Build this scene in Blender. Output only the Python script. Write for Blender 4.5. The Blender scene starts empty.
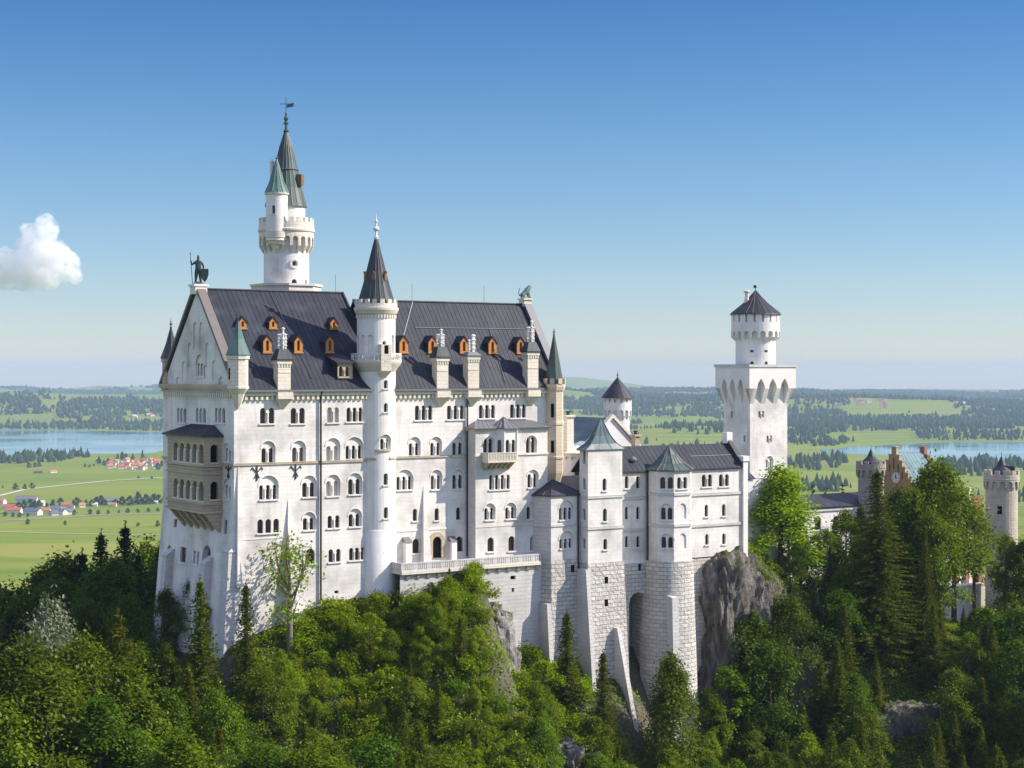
import bpy, bmesh, math, random
import numpy as np
from mathutils import Vector, Matrix
from mathutils import noise as mnoise
from mathutils.geometry import delaunay_2d_cdt

R = math.radians
rng = np.random.default_rng(7)
random.seed(7)
SC = bpy.context.scene
COL = SC.collection

# ---------------------------------------------------------------- camera, sky, sun, exposure
ZC = 190.0                     # eye level above the valley floor
FPX = 1750.0                   # focal length in pixels of a 1024 px wide picture
cam_d = bpy.data.cameras.new('camera')
cam_d.sensor_width = 36.0
cam_d.lens = FPX / 1024 * 36.0
cam_d.clip_start = 1.0
cam_d.clip_end = 60000.0
EYE_Y = 370.0
cam_d.shift_y = -(384.0 - EYE_Y) / 1024.0
cam = bpy.data.objects.new('camera', cam_d)
cam.location = (0, 0, ZC)
cam.rotation_euler = (R(90), 0, 0)
COL.objects.link(cam)
SC.camera = cam

TH = R(34)                     # the castle's long side runs 34 degrees away from the picture plane
UX = Vector((math.cos(TH), math.sin(TH)))
NX = Vector((math.sin(TH), -math.cos(TH)))
O = Vector((-31.77, 200.0))    # south-west corner of the palace

sun_h = UX * 1.0 + NX * 0.66
SUN = Vector((sun_h.x, sun_h.y, 0.93)).normalized()
SUN_EL = math.asin(SUN.z)
SUN_ROT = math.atan2(SUN.x, SUN.y)

world = bpy.data.worlds.new('World')
SC.world = world
world.use_nodes = True
wn = world.node_tree
wn.nodes.clear()
w_out = wn.nodes.new('ShaderNodeOutputWorld')
w_bg = wn.nodes.new('ShaderNodeBackground')
w_sky = wn.nodes.new('ShaderNodeTexSky')
w_sky.sky_type = 'NISHITA'
w_sky.sun_disc = False
w_sky.sun_elevation = SUN_EL
w_sky.sun_rotation = SUN_ROT
w_sky.altitude = 900
w_sky.air_density = 1.0
w_sky.dust_density = 0.0
w_sky.ozone_density = 3.0
w_bg.inputs['Strength'].default_value = 0.15
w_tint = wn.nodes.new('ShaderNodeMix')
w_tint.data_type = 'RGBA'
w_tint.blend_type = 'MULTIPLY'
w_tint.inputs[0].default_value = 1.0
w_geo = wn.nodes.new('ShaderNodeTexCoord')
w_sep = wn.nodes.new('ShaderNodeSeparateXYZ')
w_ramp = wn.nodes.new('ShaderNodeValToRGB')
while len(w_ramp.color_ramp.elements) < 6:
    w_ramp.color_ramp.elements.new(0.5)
for e_, (p_, c_) in zip(w_ramp.color_ramp.elements, ((0.0, (.46, .46, .525)), (.05, (.435, .47, .54)), (.12, (.335, .44, .525)), (.22, (.160, .325, .485)), (.32, (2.25, 1.5, 1.32)), (.7, (2.9, 1.9, 1.66)))):  # upper stops brighten the sky above the frame, added fill for shaded walls
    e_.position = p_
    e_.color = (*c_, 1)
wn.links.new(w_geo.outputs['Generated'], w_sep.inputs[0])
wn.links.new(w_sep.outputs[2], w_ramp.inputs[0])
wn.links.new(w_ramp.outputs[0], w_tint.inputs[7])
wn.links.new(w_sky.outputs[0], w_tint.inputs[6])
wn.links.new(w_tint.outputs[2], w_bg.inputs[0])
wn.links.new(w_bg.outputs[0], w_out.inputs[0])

sd = bpy.data.lights.new('sun', 'SUN')
sd.energy = 5.0
sd.angle = R(0.5)
sd.color = (1.0, 0.90, 0.77)
sun = bpy.data.objects.new('sun', sd)
sun.rotation_euler = (-SUN).to_track_quat('-Z', 'Y').to_euler()
sun.location = (150, 100, 400)
COL.objects.link(sun)

SC.view_settings.view_transform = 'Standard'
SC.view_settings.look = 'None'
SC.view_settings.exposure = 0.58
SC.view_settings.gamma = 1.0
SC.view_settings.use_curve_mapping = False
SC.cycles.use_denoising = True
SC.cycles.max_bounces = 6
SC.cycles.diffuse_bounces = 3
SC.cycles.glossy_bounces = 2
SC.cycles.transmission_bounces = 3
SC.cycles.volume_bounces = 6
SC.cycles.max_bounces = 8
SC.cycles.transparent_max_bounces = 8
SC.cycles.caustics_reflective = False
SC.cycles.caustics_refractive = False

# ---------------------------------------------------------------- materials
MATS = {}


class NT:
    def __init__(s, name):
        s.m = bpy.data.materials.new(name)
        s.m.use_nodes = True
        s.t = s.m.node_tree
        s.t.nodes.clear()
        s.out = s.n('ShaderNodeOutputMaterial')
        MATS[name] = s.m

    def n(s, typ, **kw):
        nd = s.t.nodes.new(typ)
        for k, v in kw.items():
            setattr(nd, k, v)
        return nd

    def l(s, a, b):
        s.t.links.new(a, b)

    def val(s, sock, v):
        if hasattr(v, 'node'):
            s.l(v, sock)
        else:
            if isinstance(v, (tuple, list)) and len(v) == 3 and sock.type == 'RGBA':
                v = (*v, 1)
            sock.default_value = v

    def math(s, op, a, b=0.0, c=None, clamp=False):
        nd = s.n('ShaderNodeMath', operation=op, use_clamp=clamp)
        s.val(nd.inputs[0], a)
        s.val(nd.inputs[1], b)
        if c is not None:
            s.val(nd.inputs[2], c)
        return nd.outputs[0]

    def mix(s, f, a, b, blend='MIX'):
        nd = s.n('ShaderNodeMix', data_type='RGBA', blend_type=blend)
        s.val(nd.inputs[0], f)
        s.val(nd.inputs[6], a)
        s.val(nd.inputs[7], b)
        return nd.outputs[2]

    def noise(s, vec, scale, detail=3.0, rough=0.55):
        nd = s.n('ShaderNodeTexNoise')
        if vec is not None:
            s.l(vec, nd.inputs['Vector'])
        nd.inputs['Scale'].default_value = scale
        nd.inputs['Detail'].default_value = detail
        nd.inputs['Roughness'].default_value = rough
        return nd.outputs['Fac']

    def ramp(s, f, stops):
        nd = s.n('ShaderNodeValToRGB')
        el = nd.color_ramp.elements
        while len(el) < len(stops):
            el.new(0.5)
        for e, (p, c) in zip(el, stops):
            e.position = p
            e.color = (*c, 1) if len(c) == 3 else c
        s.val(nd.inputs[0], f)
        return nd.outputs[0]

    def rng(s, f, a, b, c=0.0, d=1.0):
        nd = s.n('ShaderNodeMapRange')
        s.val(nd.inputs[0], f)
        for i, v in enumerate((a, b, c, d)):
            nd.inputs[i + 1].default_value = v
        return nd.outputs[0]

    def coord(s):
        return s.n('ShaderNodeTexCoord').outputs['Object']

    def mapping(s, vec, rot=(0, 0, 0), scale=(1, 1, 1), loc=(0, 0, 0)):
        nd = s.n('ShaderNodeMapping')
        s.l(vec, nd.inputs[0])
        nd.inputs['Location'].default_value = loc
        nd.inputs['Rotation'].default_value = rot
        nd.inputs['Scale'].default_value = scale
        return nd.outputs[0]

    def sep(s, v):
        nd = s.n('ShaderNodeSeparateXYZ')
        s.l(v, nd.inputs[0])
        return nd.outputs

    def comb(s, x, y, z):
        nd = s.n('ShaderNodeCombineXYZ')
        for i, v in enumerate((x, y, z)):
            s.val(nd.inputs[i], v)
        return nd.outputs[0]

    def bump(s, h, strength, dist):
        nd = s.n('ShaderNodeBump')
        s.val(nd.inputs['Height'], h)
        nd.inputs['Strength'].default_value = strength
        nd.inputs['Distance'].default_value = dist
        return nd.outputs[0]

    def bsdf(s, col, rough=0.8, metal=0.0, spec=0.3, normal=None):
        nd = s.n('ShaderNodeBsdfPrincipled')
        s.val(nd.inputs['Base Color'], col)
        s.val(nd.inputs['Roughness'], rough)
        nd.inputs['Metallic'].default_value = metal
        nd.inputs['Specular IOR Level'].default_value = spec
        if normal is not None:
            s.l(normal, nd.inputs['Normal'])
        s.l(nd.outputs[0], s.out.inputs[0])
        return nd


def wallcoord(t):
    """castle-aligned coordinates: along the wall, up the wall"""
    r = t.mapping(t.coord(), rot=(0, 0, -TH))
    x, y, z = t.sep(r)
    a = t.math('SUBTRACT', x, t.math('MULTIPLY', y, 0.77))
    return t.comb(a, z, 0.0), r, z


def stone(name, c1, c2, mortar, bw, bh, msize, bumpd, stain=0.35, stain_col=(0.30, 0.29, 0.28), rough_amt=0.0, streak=0.5):
    t = NT(name)
    v, r, z = wallcoord(t)
    b = t.n('ShaderNodeTexBrick')
    t.l(v, b.inputs['Vector'])
    b.inputs['Color1'].default_value = (*c1, 1)
    b.inputs['Color2'].default_value = (*c2, 1)
    b.inputs['Mortar'].default_value = (*mortar, 1)
    b.inputs['Scale'].default_value = 1.0
    b.inputs['Mortar Size'].default_value = msize
    b.inputs['Mortar Smooth'].default_value = 0.4
    b.inputs['Brick Width'].default_value = bw
    b.inputs['Row Height'].default_value = bh
    n1 = t.noise(r, 0.22, 5, 0.6)
    n2 = t.noise(t.mapping(r, scale=(1.1, 1.1, 0.09)), 1.0, 5, 0.65)
    n3 = t.noise(r, 3.5, 4, 0.6)
    f = t.math('MULTIPLY', t.rng(n1, 0.45, 0.75), stain)
    col = t.mix(f, b.outputs['Color'], stain_col)
    f2 = t.math('MULTIPLY', t.rng(n2, 0.52, 0.78), stain * streak)
    col = t.mix(f2, col, (stain_col[0] * 0.8, stain_col[1] * 0.76, stain_col[2] * 0.7))
    col = t.mix(t.math('MULTIPLY', n3, 0.12), col, (0.2, 0.19, 0.17))
    h = t.math('MULTIPLY', b.outputs['Fac'], -1.0)
    n4 = t.noise(r, 2.2 if rough_amt else 9.0, 5, 0.65)
    h = t.math('ADD', h, t.math('MULTIPLY', n4, 1.0 + rough_amt))
    t.bsdf(col, 0.9, spec=0.2, normal=t.bump(h, 0.75, bumpd))
    return t.m


stone('limestone', (0.785, 0.75, 0.70), (0.735, 0.705, 0.66), (0.70, 0.68, 0.65), 1.1, 0.5, 0.016, 0.014, stain=.75)
stone('white_limestone', (0.80, 0.77, 0.725), (0.77, 0.74, 0.70), (0.74, 0.72, 0.69), 1.0, 0.5, 0.015, 0.014, stain=0.3)
stone('grey_limestone', (0.60, 0.58, 0.56), (0.54, 0.53, 0.51), (0.44, 0.43, 0.42), 1.0, 0.48, 0.02, 0.04, stain=0.4)
stone('rusticated_stone', (0.66, 0.63, 0.58), (0.50, 0.475, 0.44), (0.25, 0.235, 0.21), 1.15, 0.52, 0.035, 0.16, stain=0.4,
      stain_col=(0.36, 0.34, 0.30), rough_amt=1.6)
stone('cream_sandstone', (0.66, 0.56, 0.42), (0.60, 0.51, 0.38), (0.48, 0.41, 0.31), 0.9, 0.45, 0.015, 0.03, stain=0.35,
      stain_col=(0.34, 0.28, 0.21))
stone('pale_sandstone', (0.74, 0.68, 0.57), (0.70, 0.64, 0.53), (0.56, 0.51, 0.42), 0.9, 0.45, 0.015, 0.03, stain=0.3,
      stain_col=(0.40, 0.36, 0.29))
stone('tan_sandstone', (0.54, 0.44, 0.31), (0.48, 0.39, 0.275), (0.34, 0.27, 0.20), 0.9, 0.42, 0.02, 0.03, stain=0.4,
      stain_col=(0.22, 0.18, 0.13))
stone('weathered_stone', (0.36, 0.32, 0.28), (0.31, 0.275, 0.24), (0.22, 0.20, 0.17), 0.9, 0.45, 0.02, 0.05, stain=0.5,
      stain_col=(0.18, 0.15, 0.13), rough_amt=.5)
stone('buff_stone', (0.56, 0.49, 0.40), (0.48, 0.42, 0.34), (0.34, 0.30, 0.25), 0.9, 0.45, 0.02, 0.05, stain=0.5,
      stain_col=(0.28, 0.23, 0.19), rough_amt=.5)
stone('ochre_brick', (0.42, 0.27, 0.11), (0.34, 0.22, 0.095), (0.34, 0.26, 0.16), 0.5, 0.22, 0.02, 0.02, stain=0.35,
      stain_col=(0.22, 0.16, 0.10))
stone('red_brick', (0.36, 0.15, 0.085), (0.30, 0.125, 0.075), (0.36, 0.27, 0.2), 0.5, 0.22, 0.02, 0.02, stain=0.3,
      stain_col=(0.2, 0.12, 0.08))
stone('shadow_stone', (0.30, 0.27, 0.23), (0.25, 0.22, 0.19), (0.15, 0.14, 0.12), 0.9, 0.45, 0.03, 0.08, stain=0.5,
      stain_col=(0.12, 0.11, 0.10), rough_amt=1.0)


def sheet_metal(name, c1, c2, c3, rough=0.45):
    """weathered standing-seam sheet: long streaks down the slope, patches of patina"""
    t = NT(name)
    r = t.mapping(t.coord(), rot=(0, 0, -TH))
    n1 = t.noise(t.mapping(r, scale=(1.3, 0.16, 0.16)), 1.0, 4, 0.6)
    n2 = t.noise(r, 0.28, 4, 0.6)
    n3 = t.noise(t.mapping(r, scale=(5.0, 0.5, 0.3)), 1.0, 4, 0.6)
    col = t.mix(t.rng(n1, 0.36, 0.64), c1, c2)
    col = t.mix(t.rng(n2, 0.52, 0.70), col, c3)
    col = t.mix(t.math('MULTIPLY', t.rng(n3, 0.5, 0.75), 0.35), col, (c3[0] * 1.5, c3[1] * 1.5, c3[2] * 1.5))
    t.bsdf(col, t.rng(n2, 0.3, 0.7, rough - 0.06, rough + 0.14), metal=0.0, spec=0.25, normal=t.bump(n3, 0.2, 0.04))
    return t.m


sheet_metal('roof_slate', (0.012, 0.015, 0.025), (0.021, 0.025, 0.038), (0.041, 0.045, 0.058), .55)
sheet_metal('spire_slate', (0.030, 0.036, 0.040), (0.048, 0.056, 0.060), (0.070, 0.090, 0.090))
sheet_metal('dark_slate', (0.026, 0.026, 0.032), (0.038, 0.038, 0.046), (0.050, 0.048, 0.056))
sheet_metal('copper_green', (0.070, 0.130, 0.115), (0.105, 0.185, 0.165), (0.060, 0.085, 0.075))
sheet_metal('copper_dull', (0.050, 0.068, 0.064), (0.085, 0.125, 0.115), (0.075, 0.070, 0.055))
sheet_metal('copper_blue', (0.050, 0.080, 0.098), (0.085, 0.130, 0.150), (0.120, 0.165, 0.165))
sheet_metal('copper_teal', (0.055, 0.135, 0.165), (0.085, 0.19, 0.22), (0.045, 0.09, 0.105))
sheet_metal('copper_pale', (0.22, 0.34, 0.36), (0.30, 0.42, 0.44), (0.36, 0.46, 0.46))


def plain(name, col, rough=0.7, metal=0.0, spec=0.4, var=0.25, scale=2.0, bumpd=0.01):
    t = NT(name)
    n = t.noise(t.coord(), scale, 4, 0.6)
    c = t.mix(t.math('MULTIPLY', n, var), col, tuple(x * 0.45 for x in col))
    t.bsdf(c, rough, metal, spec, t.bump(n, 0.3, bumpd))
    return t.m


t = NT('window_glass')
oi_ = t.n('ShaderNodeObjectInfo')
t.bsdf(t.ramp(oi_.outputs['Random'], [(0.0, (0.008, 0.009, 0.011)), (.75, (0.014, 0.015, 0.018)), (.9, (0.04, 0.039, 0.037)), (1.0, (0.10, 0.095, 0.085))]), 0.12, spec=.5)
plain('lit_reveal_pane', (0.50, 0.47, 0.42), 0.8)  # pale pane colour painted for sunlight on the window reveals
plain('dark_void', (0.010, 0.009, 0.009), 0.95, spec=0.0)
plain('coping_brown', (0.17, 0.15, 0.13), 0.6, var=.6, scale=1.5)
plain('lead_trim', (0.16, 0.16, 0.17), 0.5)
plain('drain_iron', (0.035, 0.033, 0.033), 0.5)
plain('orange_wood', (0.52, 0.225, 0.05), 0.65, var=0.5, scale=4)
plain('red_wood', (0.20, 0.07, 0.035), 0.7, var=0.4, scale=4)
plain('bronze_patina', (0.035, 0.060, 0.052), 0.45, metal=0.2, var=0.6, scale=5)
plain('green_bronze', (0.12, 0.21, 0.17), 0.6, var=0.6, scale=5)
plain('white_pot', (0.70, 0.68, 0.64), 0.7)
plain('finial_metal', (0.10, 0.13, 0.13), 0.35, metal=0.6)
plain('gilt_brown', (0.20, 0.11, 0.05), 0.5)
plain('mosaic_white', (0.78, 0.75, 0.68), 0.7)
plain('bark', (0.095, 0.075, 0.055), 0.9, scale=6, var=0.6, bumpd=0.05)
plain('pale_bark', (0.20, 0.165, 0.12), 0.9, scale=6, var=0.6, bumpd=0.05)
plain('house_wall', (0.68, 0.65, 0.58), 0.9)
plain('barn_wall', (0.20, 0.13, 0.085), 0.9)
plain('red_tile', (0.46, 0.125, 0.065), 0.85, scale=0.6, var=0.4)
plain('orange_tile', (0.50, 0.20, 0.10), 0.85, scale=0.6, var=0.4)
plain('grey_tile', (0.16, 0.155, 0.17), 0.8, scale=0.6)
plain('blue_tile', (0.11, 0.135, 0.20), 0.6, scale=0.6)
plain('gravel_road', (0.52, 0.47, 0.38), 0.95, scale=0.3)
plain('asphalt', (0.26, 0.25, 0.24), 0.9, scale=0.3)
plain('skin_tone', (0.50, 0.30, 0.21), 0.6)
plain('teal_cloth', (0.05, 0.22, 0.24), 0.9)
plain('navy_cloth', (0.03, 0.04, 0.13), 0.9)
plain('white_cloth', (0.70, 0.68, 0.66), 0.9)
plain('dark_cloth', (0.02, 0.02, 0.025), 0.9)
plain('hair_brown', (0.05, 0.03, 0.02), 0.6)


def leaf_mat(name, dark, light, trans=0.35, hue=0.03):
    t = NT(name)
    g = t.n('ShaderNodeNewGeometry')
    oi = t.n('ShaderNodeObjectInfo')
    rnd = g.outputs['Random Per Island']
    c = t.mix(t.math('POWER', rnd, 1.2), dark, light)
    nz = t.noise(t.coord(), 0.45, 3, 0.6)
    hs = t.n('ShaderNodeHueSaturation')
    t.l(c, hs.inputs['Color'])
    t.l(t.math('ADD', 0.5 - hue / 2, t.math('MULTIPLY', oi.outputs['Random'], hue)), hs.inputs['Hue'])
    hs.inputs['Saturation'].default_value = 1.12
    t.l(t.math('ADD', t.math('ADD', 0.45, t.math('MULTIPLY', oi.outputs['Random'], 0.35)), t.math('MULTIPLY', nz, 0.75)), hs.inputs['Value'])
    df = t.n('ShaderNodeBsdfDiffuse')
    tr = t.n('ShaderNodeBsdfTranslucent')
    gl = t.n('ShaderNodeBsdfGlossy')
    gl.inputs['Roughness'].default_value = 0.5
    t.l(hs.outputs[0], df.inputs[0])
    yel = t.mix(0.5, hs.outputs[0], (1.0, 0.95, 0.25), 'MULTIPLY')
    t.l(yel, tr.inputs[0])
    mx = t.n('ShaderNodeMixShader')
    mx.inputs[0].default_value = trans
    t.l(df.outputs[0], mx.inputs[1])
    t.l(tr.outputs[0], mx.inputs[2])
    mx2 = t.n('ShaderNodeMixShader')
    mx2.inputs[0].default_value = 0.012
    t.l(mx.outputs[0], mx2.inputs[1])
    t.l(gl.outputs[0], mx2.inputs[2])
    t.l(mx2.outputs[0], t.out.inputs[0])
    return t.m


leaf_mat('leaf_beech', (0.062, 0.112, 0.004), (0.170, 0.235, 0.008), .42)
leaf_mat('leaf_bright', (0.120, 0.195, 0.005), (0.270, 0.350, 0.012), 0.48)
leaf_mat('leaf_light', (0.165, 0.26, 0.007), (0.32, 0.405, 0.020), 0.5)
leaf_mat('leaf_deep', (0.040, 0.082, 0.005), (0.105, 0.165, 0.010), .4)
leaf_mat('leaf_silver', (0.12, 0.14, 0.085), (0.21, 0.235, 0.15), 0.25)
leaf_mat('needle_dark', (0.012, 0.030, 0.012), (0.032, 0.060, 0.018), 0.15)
leaf_mat('needle_olive', (0.055, 0.078, 0.006), (0.140, 0.165, 0.012), 0.28)
leaf_mat('leaf_valley', (0.022, 0.050, 0.016), (0.050, 0.090, 0.024), 0.1)

# ---------------------------------------------------------------- object helpers


def tag(o, label=None, cat=None, group=None, kind=None):
    if label:
        o['label'] = label
    if cat:
        o['category'] = cat
    if group:
        o['group'] = group
    if kind:
        o['kind'] = kind
    return o


def thing(name, loc, label, cat, group=None):
    o = bpy.data.objects.new(name, None)
    o.empty_display_size = 1.0
    o.location = loc
    COL.objects.link(o)
    tag(o, label, cat, group)
    return o


def base_of(o):
    """origin of the thing an object belongs to (parts carry no offset of their own)"""
    while o is not None and o.parent is not None:
        o = o.parent
    return Vector(o.location) if o is not None else Vector((0, 0, 0))


def np_mesh(name, v, faces_flat, per, mats, mat_idx=None, smooth=False):
    """fast mesh from numpy arrays; every face has `per` corners"""
    me = bpy.data.meshes.new(name)
    n = len(faces_flat) // per
    me.vertices.add(len(v))
    me.vertices.foreach_set('co', np.asarray(v, dtype=np.float32).ravel())
    me.loops.add(len(faces_flat))
    me.loops.foreach_set('vertex_index', np.asarray(faces_flat, dtype=np.int32))
    me.polygons.add(n)
    me.polygons.foreach_set('loop_start', np.arange(0, n * per, per, dtype=np.int32))
    me.polygons.foreach_set('loop_total', np.full(n, per, dtype=np.int32))
    if mat_idx is not None:
        me.polygons.foreach_set('material_index', np.asarray(mat_idx, dtype=np.int32))
    if smooth:
        me.polygons.foreach_set('use_smooth', np.ones(n, dtype=bool))
    for m in mats:
        me.materials.append(MATS[m])
    me.update(calc_edges=True)
    return me


class MB:
    """collects faces in world coordinates, then links them as one mesh object"""

    def __init__(s):
        s.v = []
        s.f = []

    def add(s, pts, faces):
        k = len(s.v)
        s.v += [tuple(p) for p in pts]
        s.f += [tuple(i + k for i in f) for f in faces]

    def hexa(s, b, t):
        """b, t: four bottom and four top points, anticlockwise from above"""
        s.add(list(b) + list(t), [(3, 2, 1, 0), (4, 5, 6, 7), (0, 1, 5, 4), (1, 2, 6, 5), (2, 3, 7, 6), (3, 0, 4, 7)])

    def loft(s, loops, cap0=True, cap1=True):
        n = len(loops[0])
        k = len(s.v)
        for lp in loops:
            s.v += [tuple(p) for p in lp]
        for j in range(len(loops) - 1):
            for i in range(n):
                a = k + j * n + i
                b = k + j * n + (i + 1) % n
                s.f.append((a, b, b + n, a + n))
        if cap0:
            s.f.append(tuple(k + i for i in reversed(range(n))))
        if cap1:
            s.f.append(tuple(k + (len(loops) - 1) * n + i for i in range(n)))

    def lathe(s, c, prof, seg=24, cap0=False, cap1=False, ph=0.0):
        loops = []
        for r, z in prof:
            r = max(r, 0.004)
            loops.append([(c[0] + r * math.cos(ph + 2 * math.pi * i / seg), c[1] + r * math.sin(ph + 2 * math.pi * i / seg), z) for i in range(seg)])
        s.loft(loops, cap0, cap1)

    def tube(s, pts, rad, seg=6):
        pts = [Vector(p) for p in pts]
        if not isinstance(rad, (list, tuple)):
            rad = [rad] * len(pts)
        loops = []
        for i, p in enumerate(pts):
            d = (pts[min(i + 1, len(pts) - 1)] - pts[max(i - 1, 0)]).normalized()
            a = d.cross(Vector((0, 0, 1)) if abs(d.z) < 0.95 else Vector((1, 0, 0))).normalized()
            b = a.cross(d) * -1
            loops.append([p + (a * math.cos(2 * math.pi * k / seg) + b * math.sin(2 * math.pi * k / seg)) * rad[i] for k in range(seg)])
        s.loft(loops)

    def build(s, name, mat, parent=None, smooth=False, recalc=True):
        off = base_of(parent) if parent is not None else Vector((0, 0, 0))
        me = bpy.data.meshes.new(name)
        me.from_pydata([(x - off.x, y - off.y, z - off.z) for x, y, z in s.v], [], s.f)
        if recalc:
            bm = bmesh.new()
            bm.from_mesh(me)
            bmesh.ops.recalc_face_normals(bm, faces=bm.faces)
            bm.to_mesh(me)
            bm.free()
        me.materials.append(MATS[mat])
        if smooth:
            for p in me.polygons:
                p.use_smooth = True
            try:
                me.set_sharp_from_angle(angle=R(40))
            except Exception:
                pass
        o = bpy.data.objects.new(name, me)
        COL.objects.link(o)
        if parent is not None:
            o.parent = parent
        return o


# ---------------------------------------------------------------- castle coordinates
def P(u, n, z):
    """castle frame (along the long side, out of it, height above eye level) to world"""
    return Vector((O.x + UX.x * u + NX.x * n, O.y + UX.y * u + NX.y * n, ZC + z))


def P2(u, n):
    return (O.x + UX.x * u + NX.x * n, O.y + UX.y * u + NX.y * n)


def ray(px):
    return Vector(((px - 512.0) / FPX, 1.0))


def u_at(px, n):
    r = ray(px)
    t = (n + O.dot(NX)) / r.dot(NX)
    return (r * t - O).dot(UX)


def n_at(px, u):
    r = ray(px)
    t = (u + O.dot(UX)) / r.dot(UX)
    return (r * t - O).dot(NX)


def z_n(px, py, n):
    r = ray(px)
    return (EYE_Y - py) / FPX * ((n + O.dot(NX)) / r.dot(NX))


def z_u(px, py, u):
    r = ray(px)
    return (EYE_Y - py) / FPX * ((u + O.dot(UX)) / r.dot(UX))


def at(px, py, y):
    """world point seen at a pixel, at a given distance"""
    return Vector(((px - 512.0) / FPX * y, y, ZC + (EYE_Y - py) / FPX * y))


def ubox(mb, u0, u1, n0, n1, z0, z1):
    mb.hexa([P(u0, n1, z0), P(u1, n1, z0), P(u1, n0, z0), P(u0, n0, z0)],
            [P(u0, n1, z1), P(u1, n1, z1), P(u1, n0, z1), P(u0, n0, z1)])


def arch_loop(s, w, z0, z1, k=6, pointed=False):
    """anticlockwise outline of a round-headed opening"""
    h = w / 2
    if pointed:
        zs = z1 - w * 0.9
        pts = [(s - h, z0), (s + h, z0)]
        for i in range(k + 1):
            a = i / k
            pts.append((s + h * (1 - a ** 1.6), zs + (z1 - zs) * math.sin(a * math.pi / 2) ** 0.9))
        for i in range(1, k + 1):
            a = 1 - i / k
            pts.append((s - h * (1 - a ** 1.6), zs + (z1 - zs) * math.sin(a * math.pi / 2) ** 0.9))
        return pts
    zs = z1 - h
    return [(s - h, z0), (s + h, z0)] + [(s + h * math.cos(math.pi * i / k), zs + h * math.sin(math.pi * i / k)) for i in range(k + 1)]


def inside(p, lp):
    x, y = p
    c = False
    j = len(lp) - 1
    for i in range(len(lp)):
        xi, yi = lp[i]
        xj, yj = lp[j]
        if (yi > y) != (yj > y) and x < (xj - xi) * (y - yi) / (yj - yi) + xi:
            c = not c
        j = i
    return c


def cdt_sheet(outline, holes, extra_edges=(), extra_pts=()):
    pts, edges = [], []
    for lp in [outline] + list(holes):
        k = len(pts)
        pts += [Vector(p) for p in lp]
        edges += [(k + i, k + (i + 1) % len(lp)) for i in range(len(lp))]
    for a, b in extra_edges:
        k = len(pts)
        pts += [Vector(a), Vector(b)]
        edges.append((k, k + 1))
    for p in extra_pts:
        pts.append(Vector(p))
    vo, eo, fo, *_ = delaunay_2d_cdt(pts, edges, [], 0, 1e-5)
    bbs = [(min(p[0] for p in h), max(p[0] for p in h), min(p[1] for p in h), max(p[1] for p in h)) for h in holes]
    keep = []
    for f in fo:
        c = ((vo[f[0]][0] + vo[f[1]][0] + vo[f[2]][0]) / 3, (vo[f[0]][1] + vo[f[1]][1] + vo[f[2]][1]) / 3)
        if not inside(c, outline):
            continue
        bad = False
        for h, bb in zip(holes, bbs):
            if bb[0] < c[0] < bb[1] and bb[2] < c[1] < bb[3] and inside(c, h):
                bad = True
                break
        if not bad:
            keep.append(tuple(f))
    return [(v[0], v[1]) for v in vo], keep


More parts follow.
